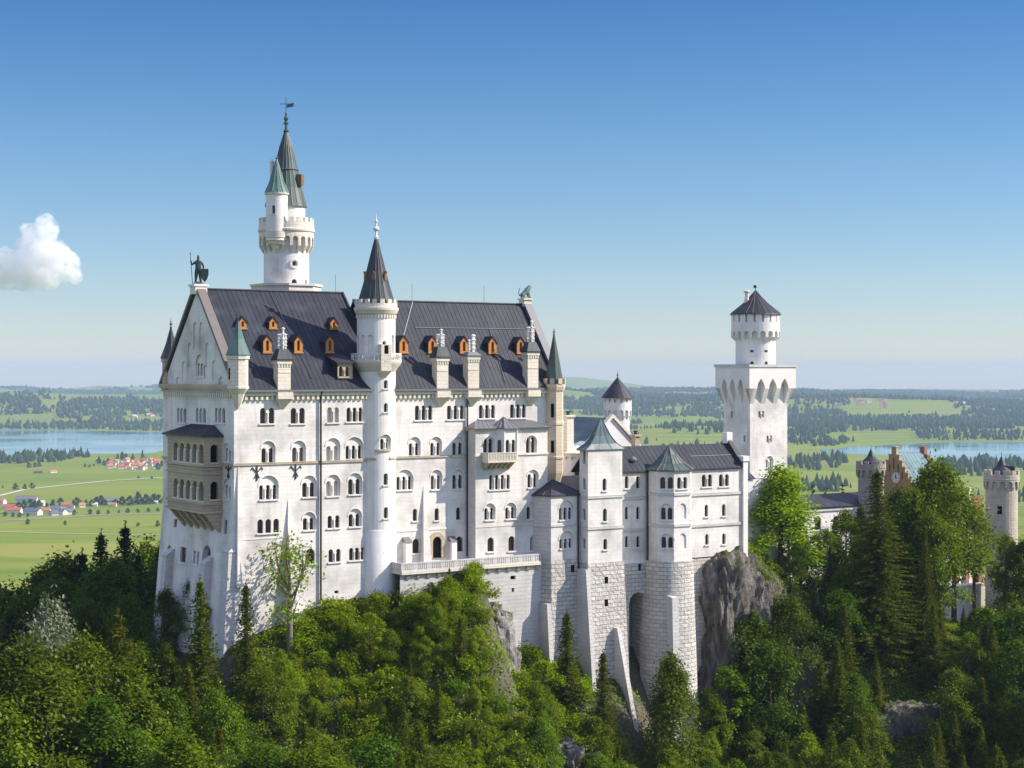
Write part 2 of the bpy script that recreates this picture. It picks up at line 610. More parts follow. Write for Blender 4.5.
class Wall:
    """flat wall from A to B (castle u, n), seen from outside with A on the left; real openings are cut into it"""
    thick = 0.5

    def __init__(s, A, B, z0, z1, outline=None, batter=None):
        s.A, s.B = Vector(A), Vector(B)
        s.L = (s.B - s.A).length
        s.d = (s.B - s.A) / s.L
        s.o = Vector((-s.d.y, s.d.x))
        s.z0, s.z1 = z0, z1
        s.outline = outline or [(0, z0), (s.L, z0), (s.L, z1), (0, z1)]
        s.batter = batter
        s.wins = []
        s.holes = []          # plain recesses: (loop, depth)

    def map(s, a, z, d=0.0):
        if s.batter and z < s.batter[0]:
            d = d - (s.batter[0] - z) * s.batter[1]
        q = s.A + s.d * a - s.o * d
        return P(q.x, q.y, z)

    def loc(s, px, py):
        # intersect the sight line with the wall's vertical plane
        a0 = Vector(P2(*s.A))
        o2 = UX * s.o.x + NX * s.o.y
        d2 = UX * s.d.x + NX * s.d.y
        r = ray(px)
        t = a0.dot(o2) / r.dot(o2)
        q = r * t - a0
        return q.dot(d2), (EYE_Y - py) / FPX * t

    def win(s, px, yt, yb, n=2, lw=0.6, pitch=0.87, hood=None, pane='window_glass', sill=True, depth=0.3, arch=True, name='window', pointed=False,
            cols=True):
        a, zt = s.loc(px, yt)
        _, zb = s.loc(px, yb)
        zh = s.loc(px, hood)[1] if hood else None
        s.wins.append(dict(a=a, zt=zt, zb=zb, n=n, lw=lw, pitch=pitch, zh=zh, pane=pane, sill=sill, depth=depth, arch=arch, name=name,
                           pointed=pointed, cols=cols))

    def loops(s, w):
        out = []
        for i in range(w['n']):
            c = w['a'] + (i - (w['n'] - 1) / 2) * w['pitch']
            if w['arch']:
                out.append(arch_loop(c, w['lw'], w['zb'], w['zt'], pointed=w['pointed']))
            else:
                h = w['lw'] / 2
                out.append([(c - h, w['zb']), (c + h, w['zb']), (c + h, w['zt']), (c - h, w['zt'])])
        return out

    def steiner(s):
        return ()

    def ribs(s):
        return ()

    def reveal(s, mb, lp, d0, d1):
        n = len(lp)
        pts = [s.map(a, z, d0) for a, z in lp] + [s.map(a, z, d1) for a, z in lp]
        mb.add(pts, [(i, i + n, (i + 1) % n + n, (i + 1) % n) for i in range(n)])

    def box(s, mb, a0, a1, z0, z1, d0, d1):
        """box on the wall between depths d0 (inner) and d1 (outer, negative = proud of the wall)"""
        mb.hexa([s.map(a0, z0, d1), s.map(a1, z0, d1), s.map(a1, z0, d0), s.map(a0, z0, d0)],
                [s.map(a0, z1, d1), s.map(a1, z1, d1), s.map(a1, z1, d0), s.map(a0, z1, d0)])

    def build(s, root, name, mat, trim='white_limestone'):
        mb = MB()
        holes = []
        todo = []
        for w in s.wins:
            lights = s.loops(w)
            if w['zh'] is not None:
                hw = (w['n'] - 1) * w['pitch'] / 2 + w['lw'] / 2 + 0.16
                rec = arch_loop(w['a'], hw * 2, w['zb'], max(w['zh'], w['zb'] + hw + 0.2), 10)
                holes.append(rec)
                s.reveal(mb, rec, 0, 0.2)
                todo.append((w, lights, rec))
            else:
                holes += lights
                for lp in lights:
                    s.reveal(mb, lp, 0, w['depth'])
                todo.append((w, lights, None))
        for lp, dep in s.holes:
            holes.append(lp)
            s.reveal(mb, lp, 0, dep)
            v, f = cdt_sheet(lp, [])
            mb.add([s.map(a, z, dep) for a, z in v], f)
        ee = list(s.ribs())
        if s.batter:
            ee = [((0, s.batter[0]), (s.L, s.batter[0]))]
        v, f = cdt_sheet(s.outline, holes, ee, s.steiner())
        mb.add([s.map(a, z) for a, z in v], f)
        wall = mb.build(name, mat, root, recalc=False)
        for w, lights, rec in todo:
            m = MB()
            d0 = 0.0
            if rec is not None:
                d0 = 0.2
                v, f = cdt_sheet(rec, [[(a, z + 0.001) for a, z in lp] for lp in lights])
                m.add([s.map(a, z, d0) for a, z in v], f)
                for lp in lights:
                    s.reveal(m, lp, d0, d0 + w['depth'])
                # thin raised hood mould over the arch
                k = len(rec) - 3
                top = rec[2:]
                o_, i_ = [], []
                cz = top[0][1]
                for a, z in top:
                    dv = Vector((a - w['a'], z - cz))
                    i_.append((a, z))
                    dv = dv.normalized() * 0.12
                    o_.append((a + dv.x, z + dv.y))
                pts = [s.map(a, z, -0.06) for a, z in i_] + [s.map(a, z, -0.06) for a, z in o_] + [s.map(a, z, 0.0) for a, z in o_] + [
                    s.map(a, z, 0.0) for a, z in i_]
                q = len(i_)
                fc = []
                for i in range(q - 1):
                    fc += [(i, i + 1, q + i + 1, q + i), (q + i, q + i + 1, 2 * q + i + 1, 2 * q + i), (3 * q + i, 3 * q + i + 1, i + 1, i)]
                m.add(pts, fc)
            tw = (w['n'] - 1) * w['pitch'] + w['lw']
            if w['sill']:
                s.box(m, w['a'] - tw / 2 - 0.14, w['a'] + tw / 2 + 0.14, w['zb'] - 0.16, w['zb'] - 0.002, 0.02, -0.16)
            if w['cols'] and w['n'] > 1:
                for i in range(w['n'] - 1):
                    c = w['a'] + (i - (w['n'] - 2) / 2) * w['pitch']
                    g = (w['pitch'] - w['lw']) / 2
                    zs = w['zt'] - w['lw'] / 2
                    s.box(m, c - g - 0.03, c + g + 0.03, zs - 0.22, zs - 0.02, 0.1 + d0, d0 - 0.07)
                    q = s.map(c, 0, d0 - 0.02)
                    m.lathe((q.x, q.y), [(g * 1.05, ZC + w['zb']), (g * 0.72, ZC + w['zb'] + 0.15), (g * 0.66, ZC + zs - 0.22)], 6)
            wo = None
            if m.v:
                wo = m.build(w['name'], trim, root, recalc=False)
            pm = MB()
            e = 0.05
            dd = d0 + w['depth'] - 0.01
            pm.add([s.map(w['a'] - tw / 2 - e, w['zb'] - e, dd), s.map(w['a'] + tw / 2 + e, w['zb'] - e, dd),
                    s.map(w['a'] + tw / 2 + e, w['zt'] + e, dd), s.map(w['a'] - tw / 2 - e, w['zt'] + e, dd)], [(0, 1, 2, 3)])
            if w['pane'] == 'window_glass' and w['depth'] < 0.7:
                # dark timber glazing bars just in front of the glass
                zs = w['zb'] + (w['zt'] - w['zb']) * 0.55
            po = pm.build('pane' if wo is not None else w['name'], w['pane'], wo if wo is not None else root, recalc=False)
            if w['pane'] == 'lit_reveal_pane':
                (wo or po)['label'] = 'window with pale panes coloured like sunlit reveals behind its lights'
        return wall


class Drum(Wall):
    """round wall about a centre; a runs along the circumference, front at the middle of its length"""

    def __init__(s, c, r, z0, z1, outline=None, step=None):
        s.c = Vector(c[:2])
        s.r = r
        s.L = 2 * math.pi * r
        s.z0, s.z1 = z0, z1
        s.outline = outline
        s.seg = step or 40
        s.batter = None
        s.wins, s.holes = [], []
        if outline is None:
            k = s.seg
            s.outline = [(s.L * i / k, z0) for i in range(k + 1)] + [(s.L * (k - i) / k, z1) for i in range(k + 1)]

    def ribs(s):
        ds = s.L / s.seg
        return [((ds * i, s.z0), (ds * i, s.z1)) for i in range(1, s.seg)]

    def map(s, a, z, d=0.0):
        ph = a / s.r + math.pi / 2
        rr = s.r - d
        return Vector((s.c.x + rr * math.cos(ph), s.c.y + rr * math.sin(ph), ZC + z))

    def loc(s, px, py):
        r = ray(px)
        # nearest intersection of the sight line with the circle
        A = r.dot(r)
        B = -2 * r.dot(s.c)
        C_ = s.c.dot(s.c) - s.r ** 2
        D = B * B - 4 * A * C_
        t = (-B - math.sqrt(max(D, 0))) / (2 * A)
        q = r * t - s.c
        ph = math.atan2(q.y, q.x)
        a = (ph - math.pi / 2) % (2 * math.pi) * s.r
        return a, (EYE_Y - py) / FPX * t


def merlons(mb, c, r, z0, z1, n, frac=0.55, th=0.35, ph=0.0):
    for i in range(n):
        a0 = ph + 2 * math.pi * (i - frac / 2) / n
        a1 = ph + 2 * math.pi * (i + frac / 2) / n
        q = [(r * math.cos(a0), r * math.sin(a0)), (r * math.cos(a1), r * math.sin(a1)),
             ((r - th) * math.cos(a1), (r - th) * math.sin(a1)), ((r - th) * math.cos(a0), (r - th) * math.sin(a0))]
        mb.hexa([(c[0] + x, c[1] + y, z0) for x, y in q], [(c[0] + x, c[1] + y, z1) for x, y in q])


def corbel_arches(root, c, r, z0, z1, n, mat, proj=0.4, name='machicolation'):
    """ring of round arches on corbels carrying a gallery"""
    L = 2 * math.pi * r
    st = L / n
    ow = st * 0.66
    ol = []
    zs = z0 + (z1 - z0) * 0.45
    for i in range(n):
        a = i * st
        ol.append((a, z0))
        ol.append((a + (st - ow) / 2, z0))
        for k in range(9):
            t = math.pi * (1 - k / 8)
            ol.append((a + st / 2 + ow / 2 * math.cos(t), zs + ow / 2 * math.sin(t)))
        ol.append((a + st - (st - ow) / 2, z0))
    ol.append((L, z0))
    for i in range(n, -1, -1):
        ol.append((i * st, z1))
    d = Drum(c, r, z0, z1, ol, step=n)
    d.steiner = lambda: ()
    m = MB()
    ke_ = [((st * (i + q_), z0), (st * (i + q_), z1)) for i in range(n) for q_ in (0, .5) if i + q_ > 0]
    v, f = cdt_sheet(ol, [], ke_)
    m.add([d.map(a, z) for a, z in v], f)
    # undersides
    q = len(ol) - n - 1
    for i in range(q - 1):
        a, b = ol[i], ol[i + 1]
        m.add([d.map(*a), d.map(*b), d.map(b[0], b[1], proj), d.map(a[0], a[1], proj)], [(0, 1, 2, 3)])
    o = m.build(name, mat, root, recalc=False)
    # tapering corbels under each springing
    for i in range(n):
        m2 = MB()
        a = i * st
        w = (st - ow) / 2 * 0.95
        h = (z1 - z0) * 0.5
        m2.hexa([d.map(a - w * .6, z0 - h, proj - 0.05), d.map(a + w * .6, z0 - h, proj - 0.05), d.map(a + w * .6, z0 - h, proj + 0.1), d.map(a - w * .6, z0 - h, proj + .1)],
                [d.map(a - w, z0, 0.0), d.map(a + w, z0, 0.0), d.map(a + w, z0, proj + 0.1), d.map(a - w, z0, proj + 0.1)])
        m2.build('corbel', mat, o)
    return o


def finial(root, c, z, h, mat='finial_metal', s=1.0, name='finial'):
    m = MB()
    pr = [(0.16, 0), (0.2, .08), (.1, .14), (.08, .3), (.24, .36), (.26, .42), (.1, .48), (.06, .62), (.13, .68), (.05, .74), (.03, .9), (.01, 1.0)]
    m.lathe(c, [(r * s, z + q * h) for r, q in pr], 8)
    return m.build(name, mat, root, smooth=True)


def ribs_on(mb, p00, p10, p11, p01, step=0.65, w=0.045, h=0.03):
    """raised seams running up a roof slope: p00-p10 the eave, p01-p11 the ridge"""
    p00, p10, p11, p01 = map(Vector, (p00, p10, p11, p01))
    nrm = (p10 - p00).cross(p01 - p00).normalized()
    L = max((p10 - p00).length, (p11 - p01).length)
    k = max(2, int(L / step))
    for i in range(k + 1):
        t = i / k
        a = p00.lerp(p10, t)
        b = p01.lerp(p11, t)
        if (b - a).length < 0.3:
            continue
        e = (p10 - p00).normalized() * w / 2
        mb.hexa([a - e, a + e, b + e, b - e], [a - e + nrm * h, a + e + nrm * h, b + e + nrm * h, b - e + nrm * h])


def slope(mb, p00, p10, p11, p01, th=0.14, step=0.65, ribs=True):
    p00, p10, p11, p01 = map(Vector, (p00, p10, p11, p01))
    nrm = (p10 - p00).cross(p01 - p00)
    if nrm.length < 1e-6:
        nrm = (p10 - p00).cross(p11 - p00)
    nrm.normalize()
    mb.hexa([p - nrm * th for p in (p00, p10, p11, p01)], [p00, p10, p11, p01])
    if ribs:
        ribs_on(mb, p00, p10, p11, p01, step)


def poly_roof(mb, loop, z, zt, apex=None, prof=((1, 0), (0.6, 0.28), (0.28, 0.64), (0.0, 1.0)), over=1.08, rib=True):
    """roof over a polygon (castle u, n) rising to an apex, concave if the profile says so"""
    ap = apex or (sum(p[0] for p in loop) / len(loop), sum(p[1] for p in loop) / len(loop))
    rings = []
    for k, q in prof:
        kk = max(k, 0.002) * over
        rings.append([P(ap[0] + (u - ap[0]) * kk, ap[1] + (n - ap[1]) * kk, z + (zt - z) * q) for u, n in loop])
    mb.loft([[p - Vector((0, 0, 0.15)) for p in rings[0]]] + rings, cap0=True, cap1=True)
    if rib:
        for i in range(len(loop)):
            for j in range(len(rings) - 1):
                a, b = rings[j][i], rings[j + 1][i]
                mb.tube([a, b], 0.06, 4)
                for t in (0.33, 0.66):
                    a2 = rings[j][i].lerp(rings[j][(i + 1) % len(loop)], t)
                    b2 = rings[j + 1][i].lerp(rings[j + 1][(i + 1) % len(loop)], t)
                    if (rings[j][i] - rings[j][(i + 1) % len(loop)]).length > 1.2:
                        mb.tube([a2, b2], 0.05, 4)
# ================================================================ LAND


def vnoise(x, y, seed=0):
    """smooth value noise on numpy arrays"""
    xi, yi = np.floor(x).astype(np.int64), np.floor(y).astype(np.int64)
    xf, yf = x - xi, y - yi
    xf = xf * xf * (3 - 2 * xf)
    yf = yf * yf * (3 - 2 * yf)

    def h(a, b):
        n = (a * 374761393 + b * 668265263 + seed * 1442695041) & 0x7fffffff
        n = ((n ^ (n >> 13)) * 1274126177) & 0x7fffffff
        return ((n ^ (n >> 16)) & 0xffff) / 65535.0
    return (h(xi, yi) * (1 - xf) + h(xi + 1, yi) * xf) * (1 - yf) + (h(xi, yi + 1) * (1 - xf) + h(xi + 1, yi + 1) * xf) * yf


def fbm(x, y, seed=0, oct=4):
    a, s, t = 0.0, 1.0, 0.0
    for i in range(oct):
        a = a + s * vnoise(x * 2 ** i, y * 2 ** i, seed + i * 17)
        t += s
        s *= 0.5
    return a / t


def sstep(a, b, x):
    t = np.clip((x - a) / (b - a), 0, 1)
    return t * t * (3 - 2 * t)


# two lakes: negative inside
def lake_d(x, y):
    wob = (fbm(x / 260, y / 260, 5, 3) - .5) * .35
    l1 = np.sqrt(((x + 1750) / 1180) ** 2 + ((y - 4600) / 1020) ** 2) - 1 + wob
    l2 = np.sqrt(((x - 1560) / 830) ** 2 + ((y - 4120) / 560) ** 2) - 1 + wob * .7
    return np.minimum(l1, l2)


HILLS = [  # x, y, height, rx, ry
    (-1500, 7600, 74, 1500, 1000), (-2900, 7000, 80, 900, 900), (-700, 8200, 46, 700, 800),
    (460, 4700, 40, 330, 420), (820, 6900, 48, 650, 900), (1000, 5300, 22, 500, 400), (1900, 7600, 44, 900, 1100),
    (350, 8600, 66, 900, 800), (-200, 11500, 36, 2500, 900), (2600, 9500, 34, 1500, 900), (1200, 10500, 34, 1300, 700), (3500, 12500, 30, 3000, 900),
    (-3300, 13200, 62, 1700, 900), (-1300, 14200, 60, 1500, 800), (420, 14600, 82, 560, 500), (2500, 14800, 22, 3500, 600)]


def ground_valley(x, y):
    h = np.zeros_like(x)
    for hx, hy, hh, rx, ry in HILLS:
        h = h + hh * np.exp(-((x - hx) / rx) ** 2 - ((y - hy) / ry) ** 2)
    far = sstep(4300, 6500, y)
    rough = (fbm(x / 800, y / 800, 3, 4) - .5)
    h = h * (1 + rough * .9) + far * rough * 46 + far * 6
    h = h + (fbm(x / 300, y / 300, 9, 3) - .5) * 5 * sstep(2000, 4500, y)
    ld = lake_d(x, y)
    h = h * sstep(-.02, .35, ld) - 6 * (1 - sstep(-.12, .015, ld)) + .6 * sstep(.0, .03, ld)
    return h


ys = np.concatenate([np.linspace(-400, 1200, 12), np.geomspace(1300, 16500, 300)])
xs_n = np.sinh(np.linspace(-3.3, 3.3, 321)) / math.sinh(3.3)
GX = xs_n[None, :] * (3200 + 0.55 * np.maximum(ys, 0)[:, None])
GY = np.repeat(ys[:, None], GX.shape[1], 1)
GZ = ground_valley(GX, GY)
nr, nc_ = GX.shape
idx = np.arange(nr * nc_).reshape(nr, nc_)
q = np.stack([idx[:-1, :-1], idx[:-1, 1:], idx[1:, 1:], idx[1:, :-1]], -1).reshape(-1)

# meadow material: strips and parcels of different greens
t = NT('meadow')
co = t.coord()
warp = t.noise(co, .004, 3)
mp = t.mapping(co, rot=(0, 0, R(14)), scale=(.0021, .0058, 1))
vor = t.n('ShaderNodeTexVoronoi', feature='F1', distance='EUCLIDEAN')
vor.inputs['Scale'].default_value = 1.0
vor.inputs['Randomness'].default_value = .85
t.l(mp, vor.inputs['Vector'])
vs = t.sep(vor.outputs['Color'])
parcel = t.ramp(vs[0], [(0.0, (0.115, 0.180, 0.012)), (.28, (0.150, 0.215, 0.014)), (.5, (0.205, 0.245, 0.022)), (.72, (0.125, 0.200, 0.012)), (.88, (0.280, 0.270, 0.050)), (1.0, (0.165, 0.235, 0.014))])
n_big = t.noise(co, .0011, 5, .6)
n_mid = t.noise(t.mapping(co, rot=(0, 0, R(14)), scale=(.3, 2.2, 1)), .012, 4, .6)
col = t.mix(t.rng(n_mid, .42, .68), parcel, (0.240, 0.250, 0.035))
col = t.mix(t.math('MULTIPLY', t.rng(n_big, .45, .7), .5), col, (0.085, 0.160, 0.012))
fine = t.noise(co, .25, 4, .7)
col = t.mix(t.math('MULTIPLY', fine, .35), col, (0.07, 0.11, 0.02))
t.bsdf(col, 1.0, spec=0.05)
me = np_mesh('ground', np.stack([GX, GY, GZ], -1).reshape(-1, 3), q, 4, ['meadow'], smooth=True)
o = bpy.data.objects.new('ground', me)
COL.objects.link(o)
tag(o, 'broad green valley meadows and rolling hills behind the castle', 'ground', kind='structure')

# lakes
t = NT('lake_water')
nz = t.noise(t.mapping(t.coord(), scale=(.05, .12, 1)), 1.0, 4, .6)
big = t.noise(t.coord(), .0035, 3, .6)
rough_ = t.rng(big, .4, .65, .05, .22)
b = t.bsdf((0.11, 0.24, 0.235), rough_, spec=.5, normal=t.bump(nz, .03, .3))


def grid_sheet(name, x0, x1, y0, y1, z, mat, label, cat, kind='structure'):
    m = MB()
    m.add([(x0, y0, z), (x1, y0, z), (x1, y1, z), (x0, y1, z)], [(0, 1, 2, 3)])
    o = m.build(name, mat)
    return tag(o, label, cat, kind=kind)


grid_sheet('water', -3200, -400, 3400, 5900, -.6, 'lake_water', 'wide turquoise lake at the left with a wooded far shore', 'lake')
grid_sheet('water', 600, 2600, 3450, 4850, -.602, 'lake_water', 'pale blue lake at the right beyond the gatehouse', 'lake')

# pale farm roads on the plain
gz1 = lambda x, y: float(ground_valley(np.array([x], float), np.array([y], float))[0])


def plain_xy(px, py):
    y = ZC * FPX / (py - EYE_Y)
    return ((px - 512.0) / FPX * y, y)


def road(pts, w, mat, label):
    P_ = [Vector(plain_xy(*p)) for p in pts]
    dense = []
    for a, b_ in zip(P_[:-1], P_[1:]):
        for i in range(12):
            dense.append(a.lerp(b_, i / 12))
    dense.append(P_[-1])
    m = MB()
    vs_ = []
    for i, p in enumerate(dense):
        d = (dense[min(i + 1, len(dense) - 1)] - dense[max(i - 1, 0)]).normalized()
        nn = Vector((-d.y, d.x)) * w / 2
        for s_ in (1, -1):
            c = p + nn * s_
            vs_.append((c.x, c.y, gz1(p.x, p.y) + .45))
    m.add(vs_, [(2 * i, 2 * i + 1, 2 * i + 3, 2 * i + 2) for i in range(len(dense) - 1)])
    return tag(m.build('road', mat), label, 'road', kind='structure')


road([(-60, 507), (0, 496), (25, 490), (60, 486), (110, 481), (170, 477.3)], 9, 'gravel_road', 'pale gravel farm track crossing the upper meadow at the left')
road([(-80, 524), (20, 520.5), (60, 518), (95, 515.5), (170, 514.2)], 10, 'asphalt', 'village road along the near row of houses at the left')
road([(-60, 531), (60, 534), (120, 535), (240, 536)], 4, 'gravel_road', 'thin pale track across the near meadow at the left')

# ---------------------------------------------------------------- castle hill
HP = [  # castle u, n, height above eye level
    # along the south foot of the palace
    (-1, 1, -32), (4, 1.5, -31), (10, 1.5, -29.5), (16, 1.5, -28), (22, 2, -27.4), (28, 4.5, -25.0), (30.3, 4.5, -25.3), (32.0, 4.8, -31.5), (34.5, 4.3, -34.5), (38.6, 4.5, -35.5), (44, 4.5, -36), (48, 5.5, -38), (50, 9, -41),
    (0, 7, -36), (8, 7, -34), (16, 7, -31.5), (22, 7, -29.5), (28, 8.5, -27.0), (30.0, 8.3, -28.3), (31.8, 8.3, -36), (35, 8, -39), (41, 8, -40),
    (0, 16, -45), (8, 16, -42), (16, 15, -38), (23, 14, -34.5), (27, 14, -33), (29, 13.5, -35.5), (31, 13.5, -42), (36, 13, -45), (41, 13, -45.5), (46, 13, -47), (51, 13, -49),
    (0, 30, -48), (12, 28, -47), (22, 25, -44), (27, 24, -43.5), (30, 24, -48), (36, 24, -53), (42, 24, -55), (50, 24, -57), (58, 18, -56),
    (10, 45, -51), (25, 42, -52), (40, 42, -60), (60, 40, -62), (-10, 45, -49), (-25, 40, -49), (-25, 20, -46), (-10, 25, -46), (-42, 20, -52), (-40, 40, -56),
    (57, 10, -50), (62, 12, -51), (66, 13, -51),
    (70, 2.6, -28), (76, 2.4, -27.5), (69, 5.5, -49), (75, 5.5, -46), (80, 7, -36), (80, 3, -28.5),
    (72, 16, -53), (80, 16, -50), (88, 10, -42), (90, 0, -33),
    # east: the gate hill
    (100, 4, -38), (112, 4, -38), (124, 3, -41), (100, 20, -46), (115, 22, -46), (130, 20, -47), (100, 38, -54), (118, 42, -54), (140, 40, -56), (90, 35, -60), (75, 40, -64), (135, 0, -41.5), (150, 0, -44),
    (150, 25, -52), (170, 0, -60), (170, 40, -66), (140, 70, -68), (110, 70, -70), (80, 70, -76), (150, 100, -84),
    # north and west
    (0, -21, -28), (20, -24, -27), (45, -24, -27), (80, -15, -28), (110, -15, -36), (135, -22, -44), (20, -50, -60), (70, -50, -65), (120, -50, -72), (-3, -10, -35), (-3, -20, -36), (-8, -10, -40), (-8, -22, -41), (-15, -6, -46), (-15, -25, -47), (-26, -15, -53),
    (-25, -40, -58), (-40, -10, -62), (-45, -40, -68), (-60, 0, -70), (-70, -40, -90), (-100, 0, -110), (0, -60, -80), (-4, 1, -37), (-12, 6, -47),
    (40, -100, -125), (100, -100, -125), (-50, -100, -140), (160, -70, -110), (200, -20, -100), (230, 40, -110),
    (20, 70, -66), (50, 70, -72), (-20, 75, -64), (-65, 45, -80), (-100, 60, -110), (20, 120, -95), (80, 120, -100), (-60, 120, -110), (160, 140, -105), (20, 170, -110), (120, 190, -115), (-80, 170, -125),
    (-140, -60, -165), (-160, 40, -165), (-140, 140, -165), (60, -170, -196), (-60, -170, -198), (180, -170, -198), (260, -120, -190), (300, 0, -180), (280, 120, -170), (-200, -120, -198), (-230, 0, -198), (-220, 140, -198)]
HPw = np.array([[*P2(u, n), z] for u, n, z in HP])
D_ = np.linalg.norm(HPw[:, None, :2] - HPw[None, :, :2], axis=-1)
hz0 = HPw[:, 2].mean()
HWt = np.linalg.solve(D_ + np.eye(len(HPw)) * .3, HPw[:, 2] - hz0)


def hill(x, y, noise=True):
    x, y = np.atleast_1d(np.asarray(x, float)), np.atleast_1d(np.asarray(y, float))
    sh = x.shape
    x, y = x.ravel(), y.ravel()
    out = np.empty(len(x))
    for i in range(0, len(x), 20000):
        d = np.hypot(x[i:i + 20000, None] - HPw[None, :, 0], y[i:i + 20000, None] - HPw[None, :, 1])
        out[i:i + 20000] = d @ HWt + hz0
    if noise:
        out = out + (fbm(x / 7, y / 7, 21, 4) - .5) * 2.2
    return (out + ZC).reshape(sh)


def hz(x, y):
    return float(hill(x, y)[0])


hx = np.concatenate([np.linspace(-260, -75, 38), np.linspace(-74, 150, 225), np.linspace(152, 330, 40)])
hy = np.concatenate([np.linspace(30, 128, 30), np.linspace(129, 320, 192), np.linspace(323, 480, 40)])
HXg, HYg = np.meshgrid(hx, hy)
HZg = hill(HXg, HYg)
nr, nc_ = HXg.shape
idx = np.arange(nr * nc_).reshape(nr, nc_)
q = np.stack([idx[:-1, :-1], idx[:-1, 1:], idx[1:, 1:], idx[1:, :-1]], -1).reshape(-1)
t = NT('hill_soil')
co = t.coord()
g = t.n('ShaderNodeNewGeometry')
nzv = t.sep(g.outputs['Normal'])[2]
n1 = t.noise(co, .35, 5, .65)
n2 = t.noise(co, 2.0, 5, .7)
steep = t.rng(nzv, .45, .75)
green = t.mix(n2, (0.020, 0.034, 0.006), (0.070, 0.090, 0.014))
rockc = t.mix(n2, (0.05, 0.042, 0.034), (0.22, 0.19, 0.155))
f = t.math('ADD', steep, t.math('SUBTRACT', n1, .5), clamp=True)
t.bsdf(t.mix(f, rockc, green), 1.0, spec=.05, normal=t.bump(n2, .8, .5))
me = np_mesh('hill', np.stack([HXg, HYg, HZg], -1).reshape(-1, 3), q, 4, ['hill_soil'], smooth=True)
o = bpy.data.objects.new('hill', me)
COL.objects.link(o)
tag(o, 'steep wooded castle hill', 'hill', kind='structure')

# ---------------------------------------------------------------- rock outcrops
def rock_mat(name, stops, stainc):
    t = NT(name)
    co = t.coord()
    st_ = t.noise(t.mapping(co, scale=(1.1, 1.1, .28)), .8, 6, .7)
    n2 = t.noise(co, 3.0, 5, .7)
    n3 = t.noise(co, .5, 4, .6)
    col = t.ramp(st_, stops)
    col = t.mix(t.math('MULTIPLY', t.rng(n3, .5, .72), .75), col, stainc)
    col = t.mix(t.math('MULTIPLY', n2, .5), col, (0.12, 0.105, 0.09))
    g = t.n('ShaderNodeNewGeometry')
    nzv = t.sep(g.outputs['Normal'])[2]
    moss = t.math('MULTIPLY', t.rng(nzv, .45, .8), t.rng(n3, .42, .55))
    col = t.mix(moss, col, (0.085, 0.12, 0.02))
    h_ = t.math('ADD', st_, t.math('MULTIPLY', n2, .5))
    t.bsdf(col, .95, spec=.15, normal=t.bump(h_, 1.0, .9))


rock_mat('cliff_rock', [(.32, (0.035, 0.032, 0.030)), (.47, (0.13, 0.12, 0.11)), (.58, (0.27, 0.25, 0.23)), (.75, (0.46, 0.44, 0.41))], (0.20, 0.155, 0.115))
rock_mat('pale_rock', [(.32, (0.07, 0.065, 0.06)), (.45, (0.24, 0.23, 0.215)), (.55, (0.46, 0.45, 0.42)), (.75, (0.66, 0.64, 0.60))], (0.33, 0.29, 0.23))


def rock(c, size, seed, label, lean=(0, 0), rot=0.0, rough=.32, mat='cliff_rock'):
    bm = bmesh.new()
    bmesh.ops.create_icosphere(bm, subdivisions=6 if max(size) > 6 else 5, radius=1.0)
    v = np.array([x.co[:] for x in bm.verts])
    # blocky: push towards a rounded box
    v = np.sign(v) * np.abs(v) ** .62
    ca, sa = math.cos(rot), math.sin(rot)
    v = v * np.array(size)
    a = v[:, 0] * 1.0 + v[:, 1] * .7
    S_ = min(size)
    off = Vector((seed * 7.3, seed * 3.1, seed * 1.7))
    for i in range(len(v)):
        p = Vector(v[i])
        q_ = Vector((p.x / S_ * 1.5, p.y / S_ * 1.5, p.z / S_ * .55)) + off
        rd = mnoise.ridged_multi_fractal(q_, .9, 2.1, 5, 1.0, 2.0)
        fr = mnoise.fractal(q_ * 3.1, .8, 2.2, 4)
        lg = math.floor((p.z + 2.0 * mnoise.noise(q_ * .6) * S_ * .4) / (S_ * .42))
        led = ((lg * 7919 + seed * 131) % 13) / 13.0 - .5
        dsp = S_ * rough * (.42 * (rd - .9) + .30 * fr + .55 * led)
        d_ = Vector((p.x, p.y, p.z * .15))
        if d_.length > 1e-3:
            p += d_.normalized() * dsp
        p.z += S_ * rough * .35 * fr
        v[i] = p
    v[:, 0] += lean[0] * v[:, 2]
    v[:, 1] += lean[1] * v[:, 2]
    v = np.stack([v[:, 0] * ca - v[:, 1] * sa, v[:, 0] * sa + v[:, 1] * ca, v[:, 2]], 1)
    for x, p in zip(bm.verts, v):
        x.co = p
    me = bpy.data.meshes.new('rock_outcrop')
    bm.to_mesh(me)
    bm.free()
    me.materials.append(MATS[mat])
    for p in me.polygons:
        p.use_smooth = True
    o = bpy.data.objects.new('rock_outcrop', me)
    o.location = c
    COL.objects.link(o)
    tag(o, label, 'rock')
    return o


